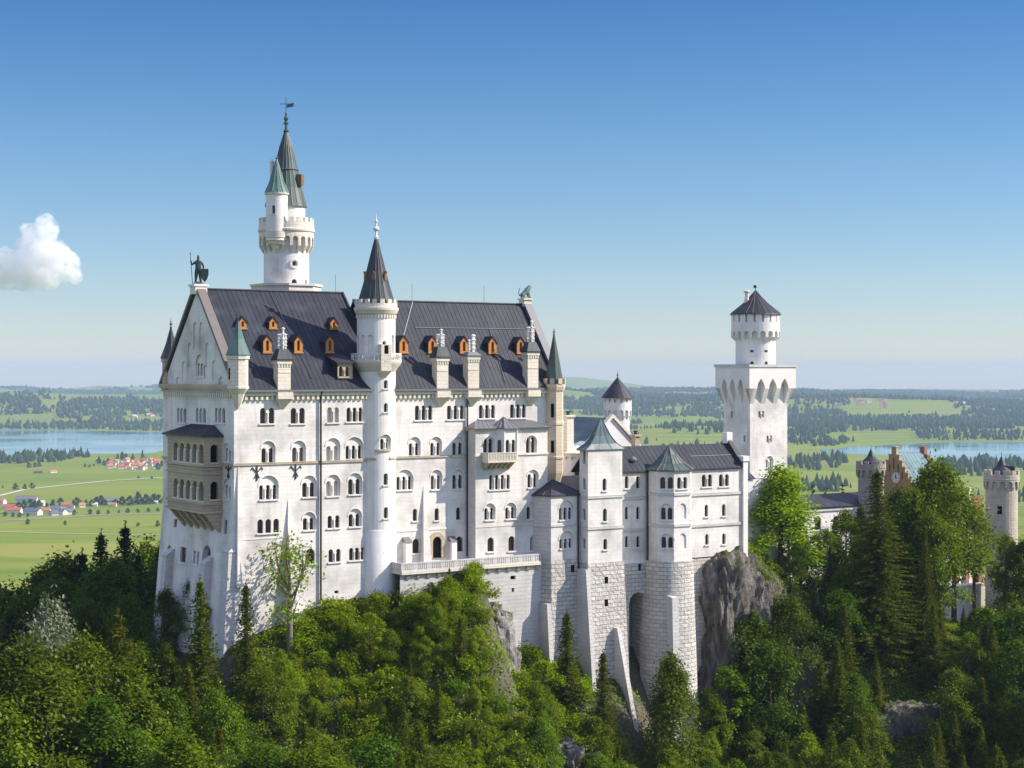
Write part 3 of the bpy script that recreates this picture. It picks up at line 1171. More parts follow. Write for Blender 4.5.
pc = P(70.6, 2.4, -39.4)
rock(pc, (5.0, 6.2, 15.2), 2, 'tall brown cliff under the right end of the bower wing', rot=TH, lean=(0, 0), rough=.44)
rock(at(499, 646, 211), (1.6, 2.0, 5.0), 3, 'bare pale grey rock face on the right flank of the green mound', rot=.5, lean=(-.12, .1), rough=.6, mat='pale_rock')
rock(at(507, 690, 208), (1.1, 1.6, 3.6), 8, 'narrow grey rock rib low on the right flank of the green mound', rot=.3, lean=(-.1, 0), rough=.6, mat='pale_rock')
rock(at(567, 760, 205), (1.9, 1.5, 2.0), 4, 'jagged pale boulder among bushes at the bottom centre', rough=.7, mat='pale_rock')
rock(at(592, 764, 206), (1.2, 1.1, 1.3), 6, 'small pale boulder right of the jagged one at the bottom centre', rough=.7, mat='pale_rock')
rock(at(905, 722, 236), (4.6, 2.4, 2.6), 9, 'shadowed grey rock band under the trees at the lower right', rot=.3, rough=.5)
rock(at(872, 730, 233), (2.6, 1.8, 1.8), 12, 'lower left end of the rock band at the lower right', rot=.3, rough=.5)

# ---------------------------------------------------------------- far woods (uncountable)
NTREE = 120000
ty_ = np.sqrt(rng.uniform(2300 ** 2, 13200 ** 2, NTREE))
tx_ = rng.uniform(-.335, .335, NTREE) * ty_
px_ = tx_ / ty_ * FPX + 512
gzv = ground_valley(tx_, ty_)
py_ = EYE_Y + (ZC - gzv) / ty_ * FPX
ld = lake_d(tx_, ty_)
wn1 = fbm(tx_ / 520, ty_ / 620, 41, 4)
wn2 = fbm(tx_ / 170, ty_ / 230, 43, 3)
dens = np.where(wn1 + .35 * (wn2 - .5) > .535, 1.0, 0.0) * sstep(5000, 5700, ty_)
dens = np.maximum(dens, np.where((wn2 > .70) & (ty_ > 4700), .35, 0))


def patch(x0, x1, y0, y1, d=1.0, soft=.22):
    """wood that lies in a window of the view, measured on the plain it stands on"""
    cx, cy_ = (x0 + x1) / 2, (y0 + y1) / 2
    e = ((px_ - cx) / ((x1 - x0) / 2)) ** 2 + ((py_ - cy_) / ((y1 - y0) / 2)) ** 2 + (wn2 - .5) * soft * 4
    return np.where(e < 1, d, 0)


for a in ((-60, 84, 449, 464, .9), (90, 145, 459, 463, .2), (112, 148, 457, 461, .5),
          # left far shore and ridge
          (-40, 170, 420, 440, .75), (-40, 40, 396, 412, 1), (55, 175, 398, 420, 1), (20, 160, 428, 436, .8),
          # right: woods behind the right lake
          (786, 1030, 418, 431, 1), (900, 1040, 431, 441, .9), (780, 860, 428, 446, 1), (650, 735, 447, 454, .7), (640, 735, 426, 436, .8), (840, 990, 408, 416, .6), (950, 1040, 402, 412, .8),
          (785, 850, 458, 470, .9), (780, 858, 482, 494, .85), (920, 1040, 461, 476, .8), (960, 1040, 494, 505, .5), (560, 660, 436, 446, .6), (780, 850, 400, 408, .5), (570, 720, 409, 417, .8)):
    dens = np.maximum(dens, patch(*a))
# open meadow on the near hill
clear = (((px_ - 690) / 62) ** 2 + ((py_ - 432) / 9) ** 2) < 1
dens = np.where(clear & (wn2 < .62), 0, dens)
clear = (((px_ - 885) / 60) ** 2 + ((py_ - 436) / 6) ** 2) < 1
dens = np.where(clear & (wn2 < .64), 0, dens)
clear = (((px_ - 900) / 70) ** 2 + ((py_ - 412) / 5) ** 2) < 1
dens = np.where(clear & (wn2 < .6), 0, dens)
clear = ((((px_ - 45) / 50) ** 2 + ((py_ - 419) / 5) ** 2) < 1) | ((((px_ - 145) / 22) ** 2 + ((py_ - 420) / 4) ** 2) < 1)
dens = np.where(clear & (wn2 < .6), 0, dens)
dens = np.where(ld < .035, 0, dens)
# far trees are kept in ever larger clumps, so thin them with distance
keep = rng.uniform(0, 1, NTREE) < dens * np.clip(1.15 - ty_ / 22000, .4, 1)
tx_, ty_, gzv = tx_[keep], ty_[keep], gzv[keep]
nT = len(tx_)
hgt = rng.uniform(13, 24, nT) * np.where(rng.uniform(0, 1, nT) < .3, .7, 1.0)
rad = hgt * rng.uniform(.20, .32, nT) * np.clip(ty_ / 5000, 1, 2.2)
conif = rng.uniform(0, 1, nT) < .65
SEG = 6
ang = rng.uniform(0, 6.28, nT)[:, None] + np.arange(SEG)[None, :] * 2 * math.pi / SEG
ringz = np.array([[0.05, .85], [0.42, .80]])
V = []
prof_c = [(.75, .02), (.95, .18), (.45, .62), (.02, 1.0)]
prof_d = [(.5, .02), (1.15, .32), (1.0, .66), (.25, .93)]
for k in range(4):
    rr = np.where(conif, prof_c[k][0], prof_d[k][0])[:, None] * rad[:, None] * rng.uniform(.7, 1.25, (nT, SEG))
    zz = np.where(conif, prof_c[k][1], prof_d[k][1])[:, None] * hgt[:, None] + rng.uniform(-.05, .05, (nT, SEG)) * hgt[:, None]
    V.append(np.stack([tx_[:, None] + rr * np.cos(ang), ty_[:, None] + rr * np.sin(ang), gzv[:, None] - .5 + zz], -1))
V = np.stack(V, 1)                       # tree, ring, seg, xyz
base = np.arange(nT)[:, None, None] * (4 * SEG)
k, s_ = np.meshgrid(np.arange(3), np.arange(SEG), indexing='ij')
a = k * SEG + s_
b = k * SEG + (s_ + 1) % SEG
F = np.stack([a, b, b + SEG, a + SEG], -1)[None] + base[..., None]
t = NT('far_foliage')
g = t.n('ShaderNodeNewGeometry')
c = t.mix(g.outputs['Random Per Island'], (0.020, 0.040, 0.016), (0.050, 0.080, 0.022))
df = t.n('ShaderNodeBsdfDiffuse')
t.l(c, df.inputs[0])
t.l(df.outputs[0], t.out.inputs[0])
me = np_mesh('distant_woods', V.reshape(-1, 3), F.reshape(-1), 4, ['far_foliage'])
o = bpy.data.objects.new('distant_woods', me)
COL.objects.link(o)
tag(o, 'far woods of dark conifers across the hills and lake shores', 'woods', kind='stuff')
print('far trees', nT)
# ================================================================ THE CASTLE
EAVE = -2.1
PW = 20.6                      # palace depth
PL = u_at(560, 0)              # palace length
RZ1, RZ2 = 9.65, z_n(465, 303, -7.6)
RN = -PW / 2
RN2 = -7.6                     # ridge of the narrower eastern half
PW2 = 15.2


def cy(px, y):
    return ((px - 512.0) / FPX * y, y)


def zy(py, y):
    return (EYE_Y - py) / FPX * y


def un(c):
    q = Vector(c[:2]) - O
    return q.dot(UX), q.dot(NX)


palace = thing('palace', P(22, -10, -31), 'long white limestone castle palace with dark slate roofs and orange dormers, the largest building', 'castle palace')

# ---- south front
sw = Wall((0, 0), (PL, 0), -35, EAVE - 0.3)
# west section
sw.win(267.3, 407.8, 423.5, 2, .74, 1.1)
sw.win(297.8, 407.8, 423.5, 2, .74, 1.1)
sw.win(333.1, 407.2, 422.5, 2, .62, .95, pane='lit_reveal_pane')
sw.win(354.6, 407.4, 421.6, 3, .56, .80)
sw.win(268.2, 448, 462.5, 2, .62, .92, hood=441)
sw.win(298.8, 447.4, 461.8, 2, .62, .92, hood=440.6)
sw.win(333, 446, 460.5, 2, .62, 1.0, hood=438, pane='lit_reveal_pane')
sw.win(354.4, 445.5, 459, 3, .52, .82, hood=437)
sw.win(268.7, 485, 499.5, 3, .52, .86, hood=475.5)
sw.win(309.2, 482.5, 497, 2, .66, .98, hood=475.5)
sw.win(333, 481, 496, 2, .62, 1.0, hood=474.5, pane='lit_reveal_pane')
sw.win(355.0, 479, 494.4, 2, .66, .98, hood=473)
sw.win(268.3, 519, 533, 3, .74, 1.02, cols=False)
sw.win(309.2, 518, 530, 2, .6, .85, hood=512)
sw.win(333.6, 515.4, 528, 2, .6, 1.0)
sw.win(355.0, 514, 526.6, 2, .62, .92, hood=508.6)
sw.win(310.2, 548.6, 564, 1, 1.25)
sw.win(334.6, 549, 562, 2, .62, 1.0)
sw.win(357.0, 547.5, 560, 3, .56, .78)
sw.win(336.5, 590.5, 593.5, 1, .55, arch=False, sill=False)
# section east of the stair tower
sw.win(423.7, 405.4, 420, 3, .62, .93)
sw.win(455.6, 405.4, 419.3, 3, .62, .93)
sw.win(487, 404.8, 418.2, 3, .60, .90)
sw.win(518, 404.2, 417.8, 3, .60, .90)
for x, d in ((414.6, 0.6), (436, 0.2), (458, 0)):
    sw.win(x, 442.5 + d, 455.6, 2, .52, .86, hood=436.8)
sw.win(404.8, 476.5, 489.8, 3, .5, .8, hood=469.5)
sw.win(436.4, 475.3, 489.4, 2, .52, .86, hood=469.7)
sw.win(458, 475, 488.6, 2, .52, .86, hood=469.5)
sw.win(415, 508.7, 521, 1, .62)
sw.win(436.8, 508.2, 520.4, 1, .62)
sw.win(458.3, 507.2, 519.8, 1, .62)
sw.win(416, 538.7, 553.2, 1, 1.0)
sw.win(459.3, 536.4, 551.6, 1, 1.05)
sw.build(palace, 'south_wall', 'limestone')
# arched terrace door with a sandstone surround
a_, zt_ = sw.loc(436.4, 536.5)
_, zb_ = sw.loc(436.4, 557.5)
m = MB()
out_ = arch_loop(a_, 2.3, zb_, zt_ + .55, 10)
inn_ = arch_loop(a_, 1.25, zb_, zt_, 10)
v, f = cdt_sheet(out_, [inn_[:1] + inn_[1:]])
m.add([sw.map(a, z, -.22) for a, z in v], f)
sw.reveal(m, out_, 0, -.22)
sw.reveal(m, inn_, -.22, -.02)
dr = m.build('door', 'tan_sandstone', palace, recalc=False)
m = MB()
v, f = cdt_sheet(inn_, [])
m.add([sw.map(a, z, -.02) for a, z in v], f)
m.build('door_leaf', 'dark_void', dr, recalc=False)

# ---- west front with gable
ww = Wall((0, -PW), (0, 0), -46, EAVE, outline=[(0, -46), (PW, -46), (PW, EAVE), (PW / 2, RZ1 + .1), (0, EAVE)], batter=(-16.5, 0.085))
for x in (181.6, 200.8, 219.9):
    ww.win(x, 407.8, 422.8, 3, .72, 1.02, depth=.25)
ww.win(227.1, 448, 461.5, 2, .62, 1.0, hood=442.5, depth=.2)
ww.win(227.1, 485, 499, 2, .62, 1.0, hood=478.5, depth=.2)
ww.win(226.6, 520, 534, 1, .75, arch=False, sill=False, depth=.25)
ww.win(176.8, 519, 527, 1, .9, arch=False, sill=False, depth=.25)
ww.win(172.8, 545, 560, 1, 1.2, depth=.3)
ww.win(186.8, 547, 562, 1, 1.7, arch=False, depth=.3)
ww.win(199.9, 551, 563.5, 2, .6, 1.0, arch=False, depth=.25)
ww.win(210.0, 545, 573.5, 1, 2.4, sill=False, depth=.7)
ww.win(200.3, 362.8, 376.5, 3, .62, .9, hood=354, depth=.2)


def niche(px, yt, yb, w, d=0.16):
    a, zt = ww.loc(px, yt)
    zb = ww.loc(px, yb)[1]
    ww.holes.append((arch_loop(a, w, zb, zt, 8), d))


for x, yt, yb in ((195.3, 322, 349), (201.3, 322, 349), (189.6, 343, 367), (207.4, 342.5, 367), (183.8, 361, 381), (214.2, 360, 381), (177.9, 376.5, 385), (221, 376.5, 385)):
    niche(x, yt, yb, 1.25)
ww.build(palace, 'west_gable_wall', 'limestone')
m = MB()
zt = ww.batter[0]
for n_ in (0, -PW):
    m.add([P(0, n_, zt), P(-(zt + 46) * ww.batter[1], n_, -46), P(0, n_, -46)], [(0, 1, 2)])
m.build('batter_side', 'limestone', palace)
m = MB()
for zz, h, pr in ((EAVE - .1, .5, .4), (EAVE - .55, .2, .22)):
    ubox(m, -pr, 0.03, -PW - pr, .02, zz, zz + h)
m.build('cornice', 'tan_sandstone', palace)
m = MB()
for i in range(34):
    n0 = -PW + .5 + i * .58
    ubox(m, -.22, .03, n0, n0 + .26, EAVE - 1.15, EAVE - .55)
m.build('corbel_band', 'pale_sandstone', palace)
# gable coping and pedestal
m = MB()
for s_ in (-1, 1):
    e = P(0, RN + s_ * (-RN + .55), EAVE - .3)
    p = P(0, RN, RZ1 + .45)
    a = [P(-.35, RN + s_ * (-RN + .55), EAVE - .1), P(.75, RN + s_ * (-RN + .55), EAVE - .1), P(.75, RN, RZ1 + .35), P(-.35, RN, RZ1 + .35)]
    m.hexa(a, [q + Vector((0, 0, .55)) for q in a])
m.build('coping', 'coping_brown', palace)
m = MB()
ubox(m, -.55, .95, RN - .8, RN + .8, RZ1 - .6, RZ1 + .3)
ubox(m, -.75, 1.15, RN - .9, RN + .9, RZ1 + .3, RZ1 + .55)
m.build('pedestal', 'white_limestone', palace)
# string course round west and south fronts
m = MB()
zs = z_n(300, 462.3, 0)
ubox(m, -.16, u_at(366, 0), -.02, .16, zs - .16, zs + .12)
ubox(m, -.162, .0, -PW, .162, zs - .162, zs + .122)
ubox(m, u_at(396, 0), u_at(466, 0), -.02, .16, z_n(430, 456.2, 0) - .16, z_n(430, 456.2, 0) + .1)
m.build('string_course', 'tan_sandstone', palace)
m = MB()
z2 = z_n(430, 529, 0)
ubox(m, u_at(398, 0), u_at(466, 0), -.02, .07, z2 - .14, z2 + .12)
ubox(m, 1.2, u_at(290, 0), -.02, .05, z_n(270, 531, 0) - .9, z_n(270, 531, 0) - .75)
m.build('string_course', 'white_limestone', palace)
# north and east walls
m = MB()
m.add([P(0, -PW, -45), P(19.6, -PW, -45), P(19.6, -PW, EAVE), P(0, -PW, EAVE)], [(0, 1, 2, 3)])
m.add([P(19.6, -PW, -45), P(19.6, -PW2, -45), P(19.6, -PW2, EAVE), P(19.6, -PW, EAVE)], [(0, 1, 2, 3)])
m.add([P(19.6, -PW2, -35), P(PL, -PW2, -35), P(PL, -PW2, EAVE), P(19.6, -PW2, EAVE)], [(0, 1, 2, 3)])
m.build('north_wall', 'limestone', palace)
ew = Wall((PL, 0), (PL, -PW2), -35, EAVE, outline=[(0, -35), (PW2, -35), (PW2, EAVE), (PW2 / 2, RZ2 + .1), (0, EAVE)])
ew.build(palace, 'east_gable_wall', 'limestone')
m = MB()
for s_ in (-1, 1):
    a = [P(PL - .75, RN2 + s_ * (-RN2 + .5), EAVE), P(PL + .35, RN2 + s_ * (-RN2 + .5), EAVE), P(PL + .35, RN2, RZ2 + .3), P(PL - .75, RN2, RZ2 + .3)]
    m.hexa(a, [q + Vector((0, 0, .6)) for q in a])
m.build('coping', 'lead_trim', palace)
m = MB()
ubox(m, PL - .8, PL + .4, RN2 - .6, RN2 + .6, RZ2 - .3, RZ2 + .6)
ubox(m, PL - .95, PL + .55, RN2 - .75, RN2 + .75, RZ2 + .6, RZ2 + .8)
m.build('pedestal', 'pale_sandstone', palace)

# ---- roofs
U1 = 19.6
m = MB()
slope(m, P(-.1, .55, EAVE - .15), P(U1, .55, EAVE - .15), P(U1, RN, RZ1), P(-.1, RN, RZ1), step=.62)
slope(m, P(U1, -PW - .5, EAVE - .15), P(-.1, -PW - .5, EAVE - .15), P(-.1, RN, RZ1), P(U1, RN, RZ1), ribs=False)
m.tube([P(-.1, RN, RZ1 + .02), P(U1, RN, RZ1 + .02)], .16, 6)
m.add([P(U1, 0, EAVE), P(U1, -PW, EAVE), P(U1, RN, RZ1 - .1)], [(0, 1, 2)])
m.tube([P(U1, .55, EAVE - .1), P(U1, RN, RZ1 + .05)], .2, 6)
roof1 = m.build('roof', 'roof_slate', palace)
m = MB()
slope(m, P(U1 + .01, .55, EAVE - .15), P(PL, .55, EAVE - .15), P(PL, RN2, RZ2), P(U1 + .01, RN2, RZ2), step=.62)
slope(m, P(PL, -PW2 - .5, EAVE - .15), P(U1, -PW2 - .5, EAVE - .15), P(U1, RN2, RZ2), P(PL, RN2, RZ2), ribs=False)
m.tube([P(U1, RN2, RZ2 + .02), P(PL, RN2, RZ2 + .02)], .15, 6)
roof2 = m.build('roof', 'roof_slate', palace)


def roof_pt(px, py, zr):
    rn = RN if zr == RZ1 else RN2
    lo, hi = rn, .55
    f = lambda n: z_n(px, py, n) - (EAVE - .15 + (zr - EAVE + .15) * (.55 - n) / (.55 - rn))
    for _ in range(40):
        md = (lo + hi) / 2
        if (f(md) > 0) == (f(hi) > 0):
            hi = md
        else:
            lo = md
    return u_at(px, lo), lo, z_n(px, py, lo)


# pale flashing strips running up the slopes, horizontal joint
for x0, y0, x1, y1, zr in ((312, 379, 270, 292.5, RZ1), (403, 338, 412.5, 302.5, RZ2), (496, 352, 489, 330, RZ2), (505, 383, 489.5, 330, RZ2)):
    m = MB()
    a, b = roof_pt(x0, y0, zr), roof_pt(x1, y1, zr)
    m.tube([P(*a) + Vector((0, 0, .08)), P(*b) + Vector((0, 0, .08))], .075, 4)
    m.build('flashing', 'lead_trim', roof1 if zr == RZ1 else roof2)
m = MB()
a, b = roof_pt(415, 328.3, RZ2), roof_pt(524, 329.8, RZ2)
m.tube([P(*a) + Vector((0, 0, .08)), P(*b) + Vector((0, 0, .08))], .06, 4)
m.build('flashing', 'lead_trim', roof2)
m = MB()
for x, y, zr in ((335.5, 292, RZ1), (412, 302, RZ2), (484, 303, RZ2)):
    m = MB()
    rn = RN if zr == RZ1 else RN2
    u = u_at(x, rn)
    m.tube([P(u, rn, zr - .1), P(u, rn, zr + 2.3)], .022, 4)
    m.build('lightning_rod', 'drain_iron', palace)

# eaves: gutter, cornice and corbel table on the south side
m = MB()
ubox(m, -.1, PL, .45, .72, EAVE - .42, EAVE - .18)
m.build('gutter', 'lead_trim', palace)
m = MB()
ubox(m, .02, PL, -.02, .42, EAVE - .85, EAVE - .32)
m.build('cornice', 'pale_sandstone', palace)
m = MB()
k = 0
u = .6
while u < PL - 1.2:
    ubox(m, u, u + .3, -.02, .3, EAVE - 1.35, EAVE - .853)
    u += .66
m.build('corbel_band', 'pale_sandstone', palace)

# drain pipes
for x, y1 in ((320, 600), (466.4, 556)):
    u = u_at(x, 0)
    m = MB()
    m.tube([P(u, .5, EAVE - .3), P(u, .22, EAVE - 1.2), P(u, .22, z_n(x, y1, 0))], .13, 6)
    m.build('drain_pipe', 'drain_iron', palace)

# wrought-iron wall anchors
for w_, x, y in ((sw, 256.8, 473), (sw, 295.5, 471.5), (ww, 228.7, 472)):
    a, z = w_.loc(x, y)
    m = MB()
    w_.box(m, a - .07, a + .07, z - .9, z + .9, 0.0, -.1)
    for s_ in (-1, 1):
        m.tube([w_.map(a - .6 * s_, z + .65, -.06), w_.map(a, z, -.06), w_.map(a + .3 * s_, z - .6, -.06)], .06, 5)
        m.tube([w_.map(a - .6 * s_, z + .65, -.06), w_.map(a - .75 * s_, z + .35, -.06)], .05, 5)
    m.build('wall_anchor', 'drain_iron', palace)

# tapering buttresses on the south front and the corner pier
for x, yt, yb, w_, pr in ((288.7, 499, 615, 1.6, 1.3), (424, 486, 560, 1.5, 1.2), (238.5, 464, 560, 1.0, .8)):
    u = u_at(x, 0)
    zt, zb = z_n(x, yt, 0), z_n(x, yb, 0) - 3
    m = MB()
    m.add([P(u - w_ / 2, 0, zb), P(u + w_ / 2, 0, zb), P(u + w_ / 2, pr, zb), P(u - w_ / 2, pr, zb), P(u - .1, .03, zt), P(u + .1, .03, zt)],
          [(0, 3, 2, 1), (3, 0, 4), (1, 2, 5), (2, 3, 4, 5)])
    m.build('buttress', 'limestone', palace)
m = MB()
zt = z_n(232, 552, 0)
m.hexa([P(-2.3, .55, -45), P(.6, .55, -45), P(.6, -2.2, -45), P(-2.3, -2.2, -45)],
       [P(-.75, .22, zt), P(.45, .22, zt), P(.45, -1.4, zt), P(-.75, -1.4, zt)])
m.hexa([P(-.85, .3, zt), P(.5, .3, zt), P(.5, -1.5, zt), P(-.85, -1.5, zt)],
       [P(-.1, .1, zt + .7), P(.1, .1, zt + .7), P(.1, -.1, zt + .7), P(-.1, -.1, zt + .7)])
m.build('buttress', 'grey_limestone', palace)
# two buttresses on the west front with sloped caps
for x, yt in ((176, 548), (214.5, 556)):
    a, z = ww.loc(x, yt)
    n0 = -PW + a
    m = MB()
    m.hexa([P(-3.4, n0 + .8, -45), P(.2, n0 + .8, -45), P(.2, n0 - .8, -45), P(-3.4, n0 - .8, -45)],
           [P(-1.5, n0 + .6, z - .8), P(.2, n0 + .6, z - .8), P(.2, n0 - .6, z - .8), P(-1.5, n0 - .6, z - .8)])
    m.hexa([P(-1.6, n0 + .7, z - .8), P(.2, n0 + .7, z - .8), P(.2, n0 - .7, z - .8), P(-1.6, n0 - .7, z - .8)],
           [P(-.5, n0 + .7, z), P(.2, n0 + .7, z), P(.2, n0 - .7, z), P(-.5, n0 - .7, z)])
    m.build('buttress', 'grey_limestone', palace)
# low piers with slate caps on the terrace
for x, y in ((405.5, 542), (451, 541)):
    u = u_at(x, 0)
    z = z_n(x, y, 0)
    m = MB()
    ubox(m, u - .38, u + .38, -.02, .8, -26, z)
    o_ = m.build('buttress', 'white_limestone', palace)
    m = MB()
    m.hexa([P(u - .48, .9, z), P(u + .48, .9, z), P(u + .48, .02, z), P(u - .48, .02, z)], [P(u - .48, .4, z + .4), P(u + .48, .4, z + .4), P(u + .48, .02, z + .6), P(u - .48, .02, z + .6)])
    m.build('cap', 'lead_trim', o_)

# ---- orange timber dormers on the south slopes
DORM = [(242.0, 328.6, RZ1, .76, 1.0), (272.5, 328.6, RZ1, .76, 1.0), (333.3, 329, RZ1, .76, 1.0),
        (266.8, 352.6, RZ1, .84, 1.6), (297.8, 352.6, RZ1, .84, 1.6), (329.2, 352.6, RZ1, .84, 1.6),
        (403, 352.8, RZ2, .95, 1.6), (431.8, 352.8, RZ2, .95, 1.6), (463.4, 353, RZ2, .95, 1.6), (491.8, 353.2, RZ2, .95, 1.6), (520, 353.4, RZ2, .95, 1.6)]
for i, (x, y, zr, w_, h_) in enumerate(DORM):
    u, n, z = roof_pt(x, y, zr)
    rf = roof1 if zr == RZ1 else roof2
    n += .1
    dw = Wall((u - w_ / 2 - .12, n), (u + w_ / 2 + .12, n), z, z + h_)
    g = w_ * .62
    dw.outline = [(0, z), (dw.L, z), (dw.L, z + h_ - g * .4), (dw.L / 2, z + h_ + g * .75), (0, z + h_ - g * .4)]
    hole = arch_loop(dw.L / 2, w_ * .42, z + .22, z + h_ - .15, 6)
    m = MB()
    v, f = cdt_sheet(dw.outline, [hole])
    m.add([dw.map(a, q, -.1) for a, q in v], f)
    dw.reveal(m, hole, -.1, .14)
    dw.reveal(m, dw.outline, -.1, .06)
    dw.box(m, -.08, dw.L + .08, z - .1, z + .06, .05, -.2)
    d_ = m.build('dormer', 'orange_wood', palace, recalc=False)
    m = MB()
    v, f = cdt_sheet(hole, [])
    m.add([dw.map(a, q, .12) for a, q in v], f)
    m.build('pane', 'red_wood', d_, recalc=False)
    # cheeks and little roof running back into the slope
    back = 2.6
    m = MB()
    hl, ht = z + h_ - g * .4, z + h_ + g * .75
    e = w_ / 2 + .1
    m.add([P(u - e, n, z), P(u - e, n, hl), P(u - e, n - back, hl), P(u + e, n, z), P(u + e, n, hl), P(u + e, n - back, hl)], [(0, 1, 2), (3, 5, 4)])
    e += .16
    pts = [P(u - e, n + .22, hl - .1), P(u, n + .22, ht + .12), P(u + e, n + .22, hl - .1), P(u - e, n - back, hl - .1), P(u, n - back, ht + .12), P(u + e, n - back, hl - .1)]
    m.add(pts + [p - Vector((0, 0, .09)) for p in pts], [(0, 1, 4, 3), (1, 2, 5, 4), (0, 6, 7, 1), (1, 7, 8, 2), (6, 9, 10, 7), (7, 10, 11, 8), (0, 3, 9, 6), (2, 8, 11, 5)])
    m.build('dormer_roof', 'dark_slate', d_, recalc=False)
# broad shed dormer left of the stair tower
u, n, z = roof_pt(344.5, 379, RZ1)
n += .15
dw = Wall((u - 1.0, n), (u + 1.0, n), z, z + 1.9)
dw.win(344.0, 366.5, 376.5, 2, .5, .85)
w_ = dw.build(palace, 'dormer', 'tan_sandstone', 'tan_sandstone')
m = MB()
m.hexa([P(u - 1.3, n + .3, z + 1.85), P(u + 1.3, n + .3, z + 1.85), P(u + 1.3, n - 3.2, z + 2.9), P(u - 1.3, n - 3.2, z + 2.9)],
       [P(u - 1.3, n + .3, z + 2.0), P(u + 1.3, n + .3, z + 2.0), P(u + 1.3, n - 3.2, z + 3.05), P(u - 1.3, n - 3.2, z + 3.05)])
m.add([P(u - 1.0, n, z), P(u - 1.0, n, z + 1.9), P(u - 1.0, n - 2, z + 2.4), P(u + 1.0, n, z), P(u + 1.0, n, z + 1.9), P(u + 1.0, n - 2, z + 2.4)], [(0, 1, 2), (3, 5, 4)])
m.build('dormer_roof', 'dark_slate', w_)

# ---- chimneys standing on the eaves
for i, (x, yb, yh, yt, yp) in enumerate(((282.2, 385, 360, 349, 328), (440.3, 384, 357.5, 346.6, 329.5), (471.2, 384, 356, 352, 335), (530.6, 384, 352, 342, 321))):
    u = u_at(x, 0)
    w_ = .82
    zb, zh, zt, zp = (z_n(x, q, 0) for q in (yb, yh, yt, yp))
    m = MB()
    ubox(m, u - w_, u + w_, -.62, .55, EAVE - .3, zh - .45)
    ubox(m, u - w_ - .12, u + w_ + .12, -.74, .67, zh - .45, zh - .05)
    for k in range(5):
        c = u - w_ + .1 + k * (2 * w_ - .2) / 4
        ubox(m, c - .09, c + .09, .5, .63, zh - .8, zh - .45)
    ubox(m, u - w_ * .94, u + w_ * .94, .5, .60, (zb + zh) / 2 - .05, (zb + zh) / 2 + .1)
    # carried on a corbelled bracket below the eaves
    m.hexa([P(u - .25, .08, EAVE - 2.4), P(u + .25, .08, EAVE - 2.4), P(u + .25, -.05, EAVE - 2.4), P(u - .25, -.05, EAVE - 2.4)],
           [P(u - w_ - .1, .85, EAVE - 1.25), P(u + w_ + .1, .85, EAVE - 1.25), P(u + w_ + .1, -.05, EAVE - 1.25), P(u - w_ - .1, -.05, EAVE - 1.25)])
    ubox(m, u - w_ - .15, u + w_ + .15, -.05, .92, EAVE - 1.25, EAVE - .45)
    ch = m.build('chimney', 'pale_sandstone', palace)
    m = MB()
    q = w_ + .22
    m.loft([[P(u + a * q, -.03 + b * .8, zh - .05) for a, b in ((-1, 1), (1, 1), (1, -1), (-1, -1))],
            [P(u + a * q, -.03 + b * .8, zh + .12) for a, b in ((-1, 1), (1, 1), (1, -1), (-1, -1))],
            [P(u + a * q * .55, -.03 + b * .45, zt) for a, b in ((-1, 1), (1, 1), (1, -1), (-1, -1))]])
    m.build('hood', 'spire_slate' if i != 2 else 'lead_trim', ch)
    m = MB()
    sp = [(-.42, .0), (.0, .25), (.42, .0), (0, -.3)] if i != 2 else [(-.3, 0), (.15, .1), (.5, -.1)]
    for j, (du, dn) in enumerate(sp):
        c = P2(u + du, -.03 + dn)
        hh = (zp - zt) * (1.0 if j in (1, 2) and (i == 2 or j == 1) else .7)
        pr = [(.16, zt - .2)]
        kk = 4
        for t in range(kk):
            z0_ = zt + hh * t / kk
            pr += [(.13, z0_ + .02), (.13, z0_ + hh / kk * .72), (.21, z0_ + hh / kk * .78), (.21, z0_ + hh / kk * .94)]
        pr += [(.02, zt + hh + .1)]
        m.lathe(c, [(r, ZC + z) for r, z in pr], 8, cap1=True)
    m.build('chimney_pot', 'white_pot', ch)

# ---- corner turrets


def corner_turret(c, r, y, spec, mat, spire, slot=None, sp_r=None):
    """spec: z of corbel foot, shaft foot, shaft head, spire tip, finial tip"""
    z0, z1, z2, z3, z4 = spec
    m = MB()
    m.lathe(c, [(.15, ZC + z0), (r * .45, ZC + z0 + (z1 - z0) * .35), (r * .7, ZC + z0 + (z1 - z0) * .7), (r * 1.08, ZC + z1 - .05), (r * 1.08, ZC + z1 + .2), (r, ZC + z1 + .25), (r, ZC + z2 - .5),
                (r * 1.14, ZC + z2 - .4), (r * 1.14, ZC + z2)], 8, cap1=True, ph=TH + R(22.5))
    t = m.build('turret', mat, palace)
    m = MB()
    q = sp_r or r * 1.22
    m.lathe(c, [(q, ZC + z2), (q * .98, ZC + z2 + .12), (q * .5, ZC + z2 + (z3 - z2) * .46), (.07, ZC + z3)], 8, cap0=True, ph=TH + R(22.5))
    m.build('spire', spire, t)
    finial(t, c, ZC + z3 - .15, z4 - z3 + .15, s=.8)
    return t


